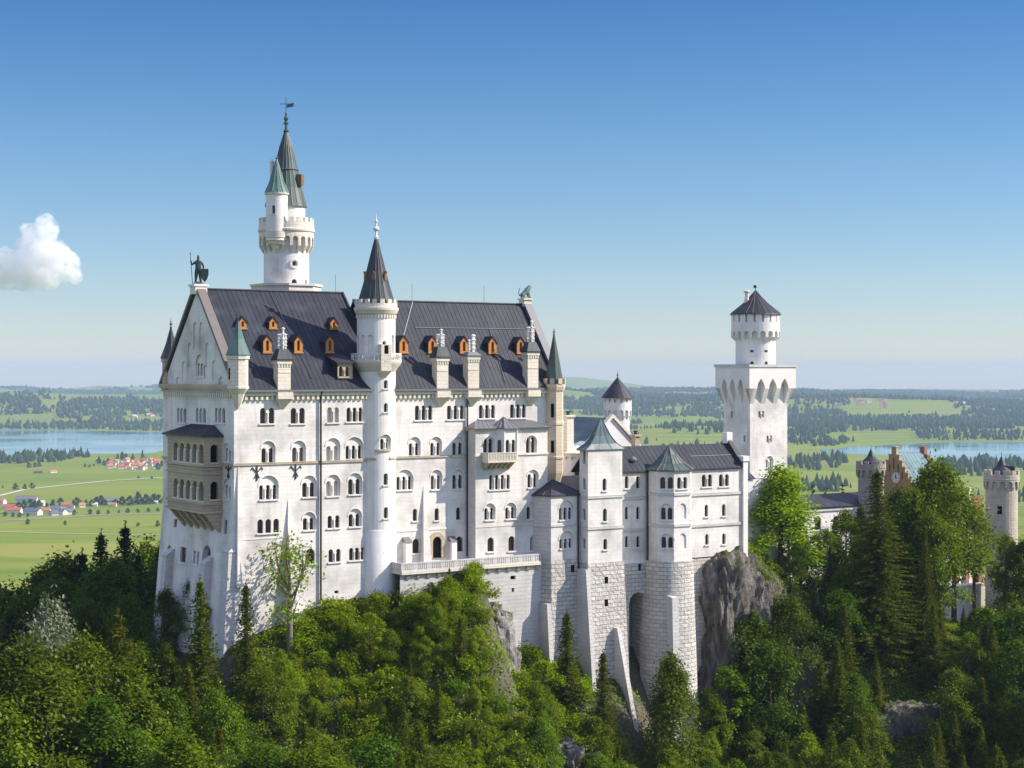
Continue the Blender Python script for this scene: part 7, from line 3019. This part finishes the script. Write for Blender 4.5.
nfill = 0
for it in range(26000):
    if nfill >= 330:
        break
    y = 128 + (270 - 128) * prng.uniform() ** .8
    px = prng.uniform(-40, 1064)
    x = (px - 512) / FPX * y
    g = hz(x, y)
    u, n = un((x, y))
    if -3 < u < PL + 32 and n < (6 if u < 48 else 12.5):
        continue
    pyb = EYE_Y + (ZC - g) / y * FPX
    mound = 262 < px < 520 and n < 30
    r_ = prng.uniform()
    if mound:
        kind = 'ash' if r_ < .45 else 'beech' if r_ < .65 else 'slim'
        h = prng.uniform(3.2, 7.0)
    elif 520 <= px < 760:
        kind = 'ash' if r_ < .45 else 'beech' if r_ < .7 else 'slim'
        h = prng.uniform(6, 10)
    else:
        kind = ('beech' if r_ < .42 else 'ash' if r_ < .52 else 'spruce') if px > 745 else ('beech' if r_ < .66 else 'ash' if r_ < .78 else 'spruce')
        h = prng.uniform(9, 15)
    wide = prng.uniform(.85, 1.15) * (1.35 if kind in ('spruce', 'slim') else 1.0)
    pr = PROTO[kind][0]
    rw_ = pr['R'] * h / pr['H'] * wide
    top = EYE_Y + (ZC - g - h) / y * FPX
    lim = max(skyline(px), skyline(px - rw_ * FPX / y * .55), skyline(px + rw_ * FPX / y * .55))
    if top < lim:
        h2 = (g - ZC) * -1 - (lim - EYE_Y) / FPX * y
        if h2 < (2.6 if mound else 3.2):
            continue
        h = h2 * prng.uniform(.85, 1.0)
        top = EYE_Y + (ZC - g - h) / y * FPX
    if top > 800:
        continue
    if any(abs(px - a) < c + rw_ * FPX / y * .6 and top < b + d and pyb > b - d for a, b, c, d in ROCKS):
        continue
    rr = rw_ * (.42 if mound else .5)
    if not free(x, y, rr):
        continue
    PLACED.append((x, y, rw_))
    reg, grp = region_of(px, top)
    mt = None
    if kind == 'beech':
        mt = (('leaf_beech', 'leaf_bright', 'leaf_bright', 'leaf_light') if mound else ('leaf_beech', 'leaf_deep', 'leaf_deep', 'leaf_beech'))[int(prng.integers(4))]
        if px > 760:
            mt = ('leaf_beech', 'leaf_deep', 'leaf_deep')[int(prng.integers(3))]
    if kind == 'ash' and mound and prng.uniform() < .3:
        mt = 'leaf_light'
    elif kind == 'ash' and prng.uniform() < .35:
        mt = 'leaf_beech'
    if kind == 'ash' and not mound and prng.uniform() < .7:
        mt = 'leaf_beech'
    lab = {'beech': 'full leafy tree ', 'ash': 'bright green leafy tree ', 'slim': 'slim olive spruce ', 'spruce': 'spruce '}[kind] + reg
    plant(kind, x, y, g - .4, h, lab, grp, mt, wide)
    nfill += 1
print('fill trees', nfill)

# ---- shrubs on the mound, on ledges and round the rock
ns = 0
SH = []
for it in range(14000):
    if ns >= 285:
        break
    zone = prng.uniform()
    if zone < .66:
        u, n = prng.uniform(5, 39.5), prng.uniform(1.2, 24)
    elif zone < .88:
        u, n = prng.uniform(38, 66), prng.uniform(5.5, 24)
    elif zone < .95:
        u, n = prng.uniform(-8, 8), prng.uniform(1.5, 18)
    else:
        u, n = prng.uniform(-12, -3.6), prng.uniform(-22, 2)
    if u > 25 and n < 4.6:
        continue
    if u > 46 and n < 10:
        continue
    x, y = P2(u, n)
    px = x / y * FPX + 512
    g = hz(x, y)
    h = prng.uniform(1.3, 3.2)
    top = EYE_Y + (ZC - g - h) / y * FPX
    lim = skyline(px) - (14 if 262 < px < 492 else 0)
    if top < lim:
        h2 = ZC - g - (lim - EYE_Y) / FPX * y
        if h2 < .8:
            continue
        h = h2
        top = lim
    if any(abs(px - a) < c * .8 and b - d < top + 8 < b + d * .8 for a, b, c, d in ROCKS):
        continue
    if not all((x - a) ** 2 + (y - b) ** 2 > 1.2 for a, b in SH):
        continue
    SH.append((x, y))
    mt = ('leaf_bright', 'leaf_bright', 'leaf_light', 'leaf_beech', 'leaf_bright')[int(prng.integers(5))]
    reg = 'low leafy shrub in the shade at the foot of the palace west front' if u < -3.5 else 'low leafy shrub on the green mound below the palace' if px < 520 else 'low leafy shrub in the ravine below the bastions'
    plant('bush', x, y, g - .25, h, reg, 'shrubs by the west front' if u < -3.5 else 'shrubs on the mound' if px < 520 else 'shrubs in the ravine', mt, prng.uniform(.85, 1.35), cat='shrub')
    ns += 1
for px_, py_, y_, h, lb in ((718, 563, 236.0, .9, 'tuft of yellow-green plants at the top of the brown cliff'), (738, 566, 236.0, 1.1, 'yellow-green shrub trailing over the right top of the brown cliff'), (728, 592, 232.6, .7, 'small yellow-green tuft on a ledge of the brown cliff'),
                            (712, 621, 231.5, .5, 'lowest grassy tuft on the brown cliff')):
    p = at(px_, py_ + 5, y_)
    plant('bush', p.x, p.y, p.z, h, lb, None, 'leaf_bright', 1.3, cat='shrub')
for px_, top, y_, lb in ((520, 640, 216, 'shrub at the foot of the retaining wall'), (760, 545, 246, 'shrub at the foot of the link building')):
    tree_px(px_, top, y_, 'bush', lb, None, 'leaf_beech', 1.2, hmin=1.5)

# ---- undergrowth: leaves over the whole wooded slope (uncountable)
rng = np.random.default_rng(4)
NU = 480000
uy = rng.uniform(135, 285, NU)
ux = (rng.uniform(-40, 1064, NU) - 512) / FPX * uy
ug = hill(ux, uy)
e_ = .8
gx = (hill(ux + e_, uy) - ug) / e_
gy_ = (hill(ux, uy + e_) - ug) / e_
uu = (ux - O.x) * UX.x + (uy - O.y) * UX.y
nn_ = (ux - O.x) * NX.x + (uy - O.y) * NX.y
sl_ = np.hypot(gx, gy_)
cover = fbm(ux / 3.2, uy / 3.2, 77, 4)
ok = (cover + rng.normal(size=NU) * .05 > .33 + .05 * np.clip(sl_ - 2.2, 0, 2.0))
ok &= ~((uu > -.4) & (uu < PL + 32) & (nn_ < np.where(uu < 26, .3, np.where(uu < 46, 4.2, 7.5))))
ok &= ~((uu < .2) & (uu > -3.0) & (nn_ < .5) & (nn_ > -21))
ok &= ~((uu > 95) & (nn_ < 1))
ux, uy, ug, gx, gy_ = ux[ok], uy[ok], ug[ok], gx[ok], gy_[ok]
n_ = len(ux)
hh = rng.uniform(0, 1, n_) ** 1.6 * (.25 + 1.1 * np.clip(fbm(ux / 2.2, uy / 2.2, 78, 3) - .35, 0, .5) * 2)
nrm_ = np.stack([-gx, -gy_, np.ones(n_)], 1)
nrm_ /= np.linalg.norm(nrm_, axis=1, keepdims=True)
cc = np.stack([ux, uy, ug], 1) + nrm_ * hh[:, None]
ln_ = rng.uniform(.11, .24, n_)
v = quads_from(cc, nrm_ * .8 + np.array([0, 0, .5]) + rng.normal(size=(n_, 3)) * .55, ln_, ln_ * rng.uniform(.4, .65, n_))
o = bpy.data.objects.new('undergrowth', crown_mesh(v, 'leaf_bright'))
COL.objects.link(o)
o.material_slots[0].link = 'OBJECT'
o.material_slots[0].material = MATS['leaf_bright']
tag(o, 'low green undergrowth covering the castle hill between the trees', 'undergrowth', kind='stuff')

# ================================================================ the valley's own trees, houses and villages


def ground_hit(px, py):
    ys_ = np.geomspace(1300, 15000, 900)
    xs_ = (px - 512) / FPX * ys_
    gz_ = ground_valley(xs_, ys_)
    ln_ = ZC - (py - EYE_Y) / FPX * ys_
    k = int(np.argmax(ln_ <= gz_))
    return xs_[k], ys_[k], gz_[k]


for i, (px_, pb, hp, lb, grp) in enumerate(
        [(15.6, 490, 6.5, 'round tree beside the farm track, largest of three', 'three trees by the farm track'), (25, 489.5, 5.5, 'round tree beside the farm track, middle of three', 'three trees by the farm track'), (31.7, 488.8, 6, 'round tree beside the farm track, right of three', 'three trees by the farm track'), (2.8, 488, 2.5, 'tiny bush left of the three trees by the farm track', None)] +
        [(a, b, c, 'leafy tree among the houses of the near village', 'trees in the near village') for a, b, c in ((19, 510, 8), (24, 509, 9), (30, 508, 9), (35, 508.5, 8), (39, 507, 7), (53, 506.5, 7), (60.6, 506, 8), (47, 508, 5), (5, 516.5, 5), (13, 517, 4.5), (20, 517.5, 5), (28, 517, 4), (50, 514.5, 4), (61, 515, 5), (74.6, 515, 5))] +
        [(a, b, c, 'tall leafy tree in the row behind the near village road', 'row of trees behind the near village') for a, b, c in ((76.6, 507, 9.5), (86, 506, 6), (92, 506.5, 7), (97, 506, 9), (101, 505.5, 10), (105, 505.5, 6), (115.6, 506, 7), (122.6, 505.5, 9), (130, 505.5, 9.5), (138, 504.5, 12), (146, 504.5, 10), (154, 504, 10), (158.6, 503.5, 9))] +
        [(a, b, c, 'young round tree in the row along the near meadow', 'young trees along the near meadow') for a, b, c in ((90, 514.5, 5.5), (98.4, 514.5, 4.5), (108, 513.8, 4), (119, 513, 3.2), (128, 513, 5), (137.6, 512.5, 4), (148.4, 512, 4), (157.5, 511.5, 4))] +
        [(27.7, 524.5, 5.5, 'lone round tree in the meadow below the near village, leftmost', 'lone trees in the near meadow'), (65, 525, 4.5, 'lone round tree in the meadow, second from the left', 'lone trees in the near meadow'), (138, 526.5, 4, 'lone small tree in the near meadow left of the palace', 'lone trees in the near meadow'), (157.5, 526.5, 6, 'lone tree in the near meadow close to the palace wall', 'lone trees in the near meadow')] +
        [(a, b, c, 'dark round tree on the upper meadow', 'trees on the upper meadow') for a, b, c in ((29, 468, 5.5), (35, 467.5, 5), (39, 467, 5), (54, 462.5, 5), (138.6, 478.5, 3), (151.7, 479, 3), (85, 467, 3.5), (90, 467.5, 3), (94, 466.5, 2.5))] +
        [(a, b, c, 'leafy tree among the red roofs of the lakeside village', 'trees in the lakeside village') for a, b, c in ((99, 464, 6), (104, 465.5, 5), (108, 463, 5), (118, 461, 4), (125, 459.5, 4), (133, 459.5, 4), (146, 461, 4), (158, 470, 7), (162, 467, 6), (143, 468.5, 3.5), (127, 468.5, 3))]):
    x, y, g = ground_hit(px_, pb)
    plant('valley', x, y, g - .3, hp * y / FPX, lb, grp, None, 1.0)


def house_meshes(w, l, h, r):
    """walls (with gables) and roof of a plain farmhouse, ridge along y"""
    m = MB()
    a, b = w / 2, l / 2
    m.add([(-a, -b, -1), (a, -b, -1), (a, b, -1), (-a, b, -1), (-a, -b, h), (a, -b, h), (a, b, h), (-a, b, h), (0, -b, h + r), (0, b, h + r)],
          [(0, 1, 5, 8, 4), (2, 3, 7, 9, 6), (1, 2, 6, 5), (3, 0, 4, 7)])
    me1 = bpy.data.meshes.new('wall')
    me1.from_pydata(m.v, [], m.f)
    me1.materials.append(MATS['house_wall'])
    m = MB()
    e = .8
    sl = r / a
    for s_ in (-1, 1):
        p = [(s_ * (a + e), -b - e, h - e * sl), (s_ * (a + e), b + e, h - e * sl), (0, b + e, h + r), (0, -b - e, h + r)]
        m.hexa([(x, y, z) for x, y, z in p], [(x, y, z + .35) for x, y, z in p])
    me2 = bpy.data.meshes.new('roof')
    me2.from_pydata(m.v, [], m.f)
    me2.materials.append(MATS['red_tile'])
    m = MB()
    for s_ in (-1, 1):
        for k in (-1, 0, 1):
            for zz in (.9, 3.3):
                if zz + 1.3 < h:
                    m.hexa([(s_ * (a + .02), k * b * .55 - .6, zz), (s_ * (a + .02), k * b * .55 + .6, zz), (s_ * (a - .1), k * b * .55 + .6, zz), (s_ * (a - .1), k * b * .55 - .6, zz)],
                           [(s_ * (a + .02), k * b * .55 - .6, zz + 1.3), (s_ * (a + .02), k * b * .55 + .6, zz + 1.3), (s_ * (a - .1), k * b * .55 + .6, zz + 1.3), (s_ * (a - .1), k * b * .55 - .6, zz + 1.3)])
    for k in (-.5, .1, .6):
        m.hexa([(k * a - .6, -b - .03, 1), (k * a + .6, -b - .03, 1), (k * a + .6, -b + .1, 1), (k * a - .6, -b + .1, 1)], [(k * a - .6, -b - .03, 2.4), (k * a + .6, -b - .03, 2.4), (k * a + .6, -b + .1, 2.4), (k * a - .6, -b + .1, 2.4)])
    me3 = bpy.data.meshes.new('window')
    me3.from_pydata(m.v, [], m.f)
    me3.materials.append(MATS['window_glass'])
    return me1, me2, me3


HM = [house_meshes(10, 14, 5.4, 3.2), house_meshes(13, 24, 5.6, 4.0), house_meshes(9, 11, 5.0, 3.4)]


def house(px, pb, wpx, roof, label, group=None, wall='house_wall', name='house', cat='house', rot=None, var=None):
    x, y, g = ground_hit(px, pb)
    v = var if var is not None else (1 if wpx > 12 else int(prng.integers(2)) * 2)
    long_ = (14, 24, 11)[v]
    s = wpx * y / FPX / long_
    rz = (R(90) + prng.normal() * .35) if rot is None else rot
    root = bpy.data.objects.new(name, None)
    COL.objects.link(root)
    root.location = (x, y, g)
    root.rotation_euler = (0, 0, rz)
    root.scale = (s, s, s)
    for nm, me, mt in zip(('wall', 'roof'), HM[v], (wall, roof)):
        o = bpy.data.objects.new(nm, me)
        COL.objects.link(o)
        o.parent = root
        o.material_slots[0].link = 'OBJECT'
        o.material_slots[0].material = MATS[mt]
    tag(root, label, cat, group)


GN_ = 'houses of the near village at the left'
for px_, pb, w_, rf, lb in ((1, 504, 9, 'orange_tile', 'orange-roofed house at the left edge of the picture'), (9, 509.5, 13, 'red_tile', 'long red-roofed house behind another at the left edge'), (14, 513.5, 15, 'red_tile', 'long bright red roofed house at the front of the near village'),
                            (27, 503.5, 20, 'grey_tile', 'long grey barn at the back of the near village'), (33, 515, 17, 'blue_tile', 'wide blue-grey roofed house at the front of the near village'), (46, 514, 8, 'orange_tile', 'small orange-roofed house right of the blue-grey one'),
                            (55, 511, 13, 'blue_tile', 'dark blue roofed house in the middle of the near village'), (41, 506, 7, 'house_wall', 'pale roofed house among trees of the near village'), (63, 515, 8, 'grey_tile', None), (69, 514.5, 7, 'grey_tile', None), (66, 508, 9, 'red_tile', None),
                            (72, 508.5, 5, 'grey_tile', None), (55, 516, 7, 'grey_tile', None), (82, 507.5, 6, 'orange_tile', None), (95, 506.5, 5, 'house_wall', None), (110, 504, 15, 'grey_tile', 'large grey-roofed hall behind the row of trees'), (114, 506.5, 5, 'orange_tile', None), (142, 504.5, 5, 'house_wall', None),
                            (156, 504, 4, 'house_wall', None)):
    house(px_, pb, w_, rf, lb or 'small house in the near village behind the meadow', GN_)
pos = []
for it in range(400):
    if len(pos) >= 34:
        break
    px_, pb = prng.uniform(108, 157), prng.uniform(461.5, 470.5)
    if abs((pb - 466) / 4.8) + .35 * abs((px_ - 132) / 25) > 1.05 or any(abs(px_ - a) < 4.0 and abs(pb - b) < 1.6 for a, b in pos):
        continue
    pos.append((px_, pb))
    house(px_, pb, prng.uniform(3.6, 6), ('red_tile', 'orange_tile', 'red_tile')[int(prng.integers(3))], 'red-roofed house of the lakeside village', 'houses of the lakeside village', rot=prng.uniform(0, 3.14))
house(38, 473.3, 9, 'barn_wall', 'brown field barn on the upper meadow', None, 'barn_wall', 'barn', 'barn', var=1)
house(53, 473, 7, 'orange_tile', 'pale barn right of the brown barn on the upper meadow', None, 'house_wall', 'barn', 'barn', var=1)
for i in range(18):
    house(prng.uniform(838, 888), prng.uniform(401.5, 409), prng.uniform(3, 4.6), ('red_tile', 'orange_tile', 'grey_tile')[i % 3], 'tiny house of the hill village above the right lake', 'houses of the hill village')
for i in range(6):
    house(prng.uniform(132, 152), prng.uniform(415, 418), prng.uniform(3, 4.5), ('red_tile', 'house_wall')[i % 2], 'tiny pale house on the far shore of the left lake', 'houses on the far lake shore')
for px_, pb in ((958, 404), (963, 405), (967, 403.5)):
    house(px_, pb, 4, 'house_wall', 'tiny white house in the woods at the upper right', 'white houses at the upper right')

# ================================================================ forecourt and visitors
m = MB()
ubox(m, cu_ - 3, cu_ + 12, cn_ - 11, cn_ - .32, -50, zy(591.5, 290))
tag(m.build('forecourt', 'gravel_road'), 'gravel forecourt in front of the gatehouse', 'court', kind='structure')
court_z = ZC + zy(591.5, 290)


def visitor(px, y, shirt, trousers, label, face=0.0, h=1.74, arm=0.0):
    y = (ray(px) * ((cn_ - .95 + O.dot(NX)) / ray(px).dot(NX))).y
    x = (px - 512) / FPX * y
    k = h / 1.74
    root = thing('person', (x, y, court_z), label, 'person', 'visitors in the forecourt')
    B = [(0, 0, .93, .15, .11), (0, .01, 1.15, .14, .10), (0, .01, 1.36, .17, .11), (0, 0, 1.48, .06), (0, -.01, 1.55, .055), (0, -.015, 1.63, .085, .10), (0, -.01, 1.71, .06, .07), (0, -.12, 1.63, .016),
         (.20, 0, 1.40, .06), (.24, .02, 1.13, .045), (.23, -.10 - arm, .92 + arm, .035), (.22, -.14 - arm, .84 + arm * 1.2, .035), (-.20, 0, 1.40, .06), (-.24, .02, 1.13, .045), (-.23, -.08, .90, .035), (-.22, -.10, .82, .035),
         (.09, 0, .85, .09), (.10, -.02, .48, .062), (.10, .02, .09, .042), (.10, -.12, .04, .04), (-.09, 0, .85, .09), (-.10, .03, .48, .062), (-.11, .10, .09, .042), (-.11, -.03, .04, .04)]
    Ee = [(0, 1), (1, 2), (2, 3), (3, 4), (4, 5), (5, 6), (5, 7), (2, 8), (8, 9), (9, 10), (10, 11), (2, 12), (12, 13), (13, 14), (14, 15), (0, 16), (16, 17), (17, 18), (18, 19), (0, 20), (20, 21), (21, 22), (22, 23)]
    sk = lambda J_, e: [tuple(c * k for c in j[:3]) + tuple(r * k + e for r in j[3:]) for j in J_]
    skin_figure('body', sk(B, 0), Ee, 'skin_tone', root, rot=face)
    sel = [0, 1, 2, 3, 8, 9, 12, 13]
    mp_ = {a: i for i, a in enumerate(sel)}
    skin_figure('shirt', sk([B[i] for i in sel], .022), [(mp_[a], mp_[b]) for a, b in Ee if a in mp_ and b in mp_], shirt, root, rot=face)
    sel = [0, 16, 17, 18, 20, 21, 22]
    mp_ = {a: i for i, a in enumerate(sel)}
    skin_figure('trousers', sk([B[i] for i in sel], .02), [(mp_[a], mp_[b]) for a, b in Ee if a in mp_ and b in mp_], trousers, root, rot=face)
    skin_figure('hair', sk([(0, .02, 1.66, .09, .105), (0, .03, 1.72, .07, .09)], .008), [(0, 1)], 'hair_brown', root, rot=face)


visitor(962.2, 291.2, 'teal_cloth', 'dark_cloth', 'visitor in a teal top leaning by the forecourt parapet', .2, 1.74, .2)
visitor(965.2, 291.6, 'white_cloth', 'dark_cloth', 'visitor in a white shirt beside the teal top', -.4, 1.68)
visitor(982.5, 291.4, 'dark_cloth', 'dark_cloth', 'visitor dressed in black behind the forecourt parapet', 1.4, 1.78)
visitor(985.8, 291.2, 'navy_cloth', 'dark_cloth', 'visitor in a navy blue jacket behind the forecourt parapet', -.3, 1.75)
visitor(989.5, 291.5, 'white_cloth', 'navy_cloth', 'visitor in a pale shirt right of the navy jacket', .3, 1.70)

# ================================================================ cloud
CY = 12000.0
cl_c = at(35, 258, CY)
bm = bmesh.new()
crng = np.random.default_rng(5)
base_c = [(-22, 272, 20), (-4, 276, 15), (10, 276, 15), (28, 274, 18), (48, 274, 17), (66, 270, 13), (74, 276, 8), (40, 252, 20), (46, 232, 13), (46, 222, 9.5), (50, 226, 8), (30, 233, 9), (23, 229, 5), (60, 256, 14), (68, 262, 12), (2, 262, 14), (20, 262, 15), (-14, 258, 13), (30, 246, 14)]
for a, b, r_ in base_c:
    p = at(a, b, CY) - cl_c
    rr = r_ * CY / FPX
    bmesh.ops.create_icosphere(bm, subdivisions=3, radius=rr, matrix=Matrix.Translation((p.x, crng.uniform(-60, 60), p.z)))
    for j in range(9):
        th, ps = crng.uniform(0, 6.28), crng.uniform(-.2, 1.3)
        q = Vector((math.cos(th) * math.cos(ps), math.sin(th) * math.cos(ps), math.sin(ps))) * rr * .82
        bmesh.ops.create_icosphere(bm, subdivisions=2, radius=rr * crng.uniform(.25, .42), matrix=Matrix.Translation((p.x + q.x, q.y, p.z + q.z)))
me = bpy.data.meshes.new('cloud')
bm.to_mesh(me)
bm.free()
t = NT('cloud_white')
pv = t.n('ShaderNodeVolumePrincipled')
pv.inputs['Color'].default_value = (1, 1, 1, 1)
pv.inputs['Anisotropy'].default_value = 0.2
nz = t.noise(t.coord(), .013, 5, .6)
t.l(t.rng(nz, .38, .62, .001, .017), pv.inputs['Density'])
t.l(pv.outputs[0], t.out.inputs['Volume'])
me.materials.append(t.m)
o = bpy.data.objects.new('cloud', me)
COL.objects.link(o)
md = o.modifiers.new('r', 'REMESH')
md.mode = 'VOXEL'
md.voxel_size = 6.0
for sz, st_ in ((90, 40), (34, 30), (14, 10)):
    tx = bpy.data.textures.new('puff', 'CLOUDS')
    tx.noise_scale = sz
    tx.noise_depth = 3
    md = o.modifiers.new('d', 'DISPLACE')
    md.texture = tx
    md.strength = st_
    md.texture_coords = 'LOCAL'
dg = bpy.context.evaluated_depsgraph_get()
nm = bpy.data.meshes.new_from_object(o.evaluated_get(dg))
o.modifiers.clear()
o.data = nm
o.location = cl_c
for p in nm.polygons:
    p.use_smooth = True
if not nm.materials:
    nm.materials.append(MATS['cloud_white'])
tag(o, 'small white cumulus cloud in the blue sky at the left edge', 'cloud')
# ================================================================ AIR
t = NT('air')
t.out.inputs[0].is_linked
pv = t.n('ShaderNodeVolumePrincipled')
pv.inputs['Color'].default_value = (0.465, 0.605, 0.835, 1)
pv.inputs['Density'].default_value = 6.0e-5
pv.inputs['Anisotropy'].default_value = 0.0
t.l(pv.outputs[0], t.out.inputs['Volume'])
m = MB()
X_, Y0_, Y1_, Z0_, Z1_ = 16500, -900, 17500, -9, 262
m.hexa([(-X_, Y0_, Z0_), (X_, Y0_, Z0_), (X_, Y1_, Z0_), (-X_, Y1_, Z0_)], [(-X_, Y0_, Z1_), (X_, Y0_, Z1_), (X_, Y1_, Z1_), (-X_, Y1_, Z1_)])
hzb = m.build('haze', 'air')
tag(hzb, 'thin blue haze over the distant valley', 'haze', kind='stuff')
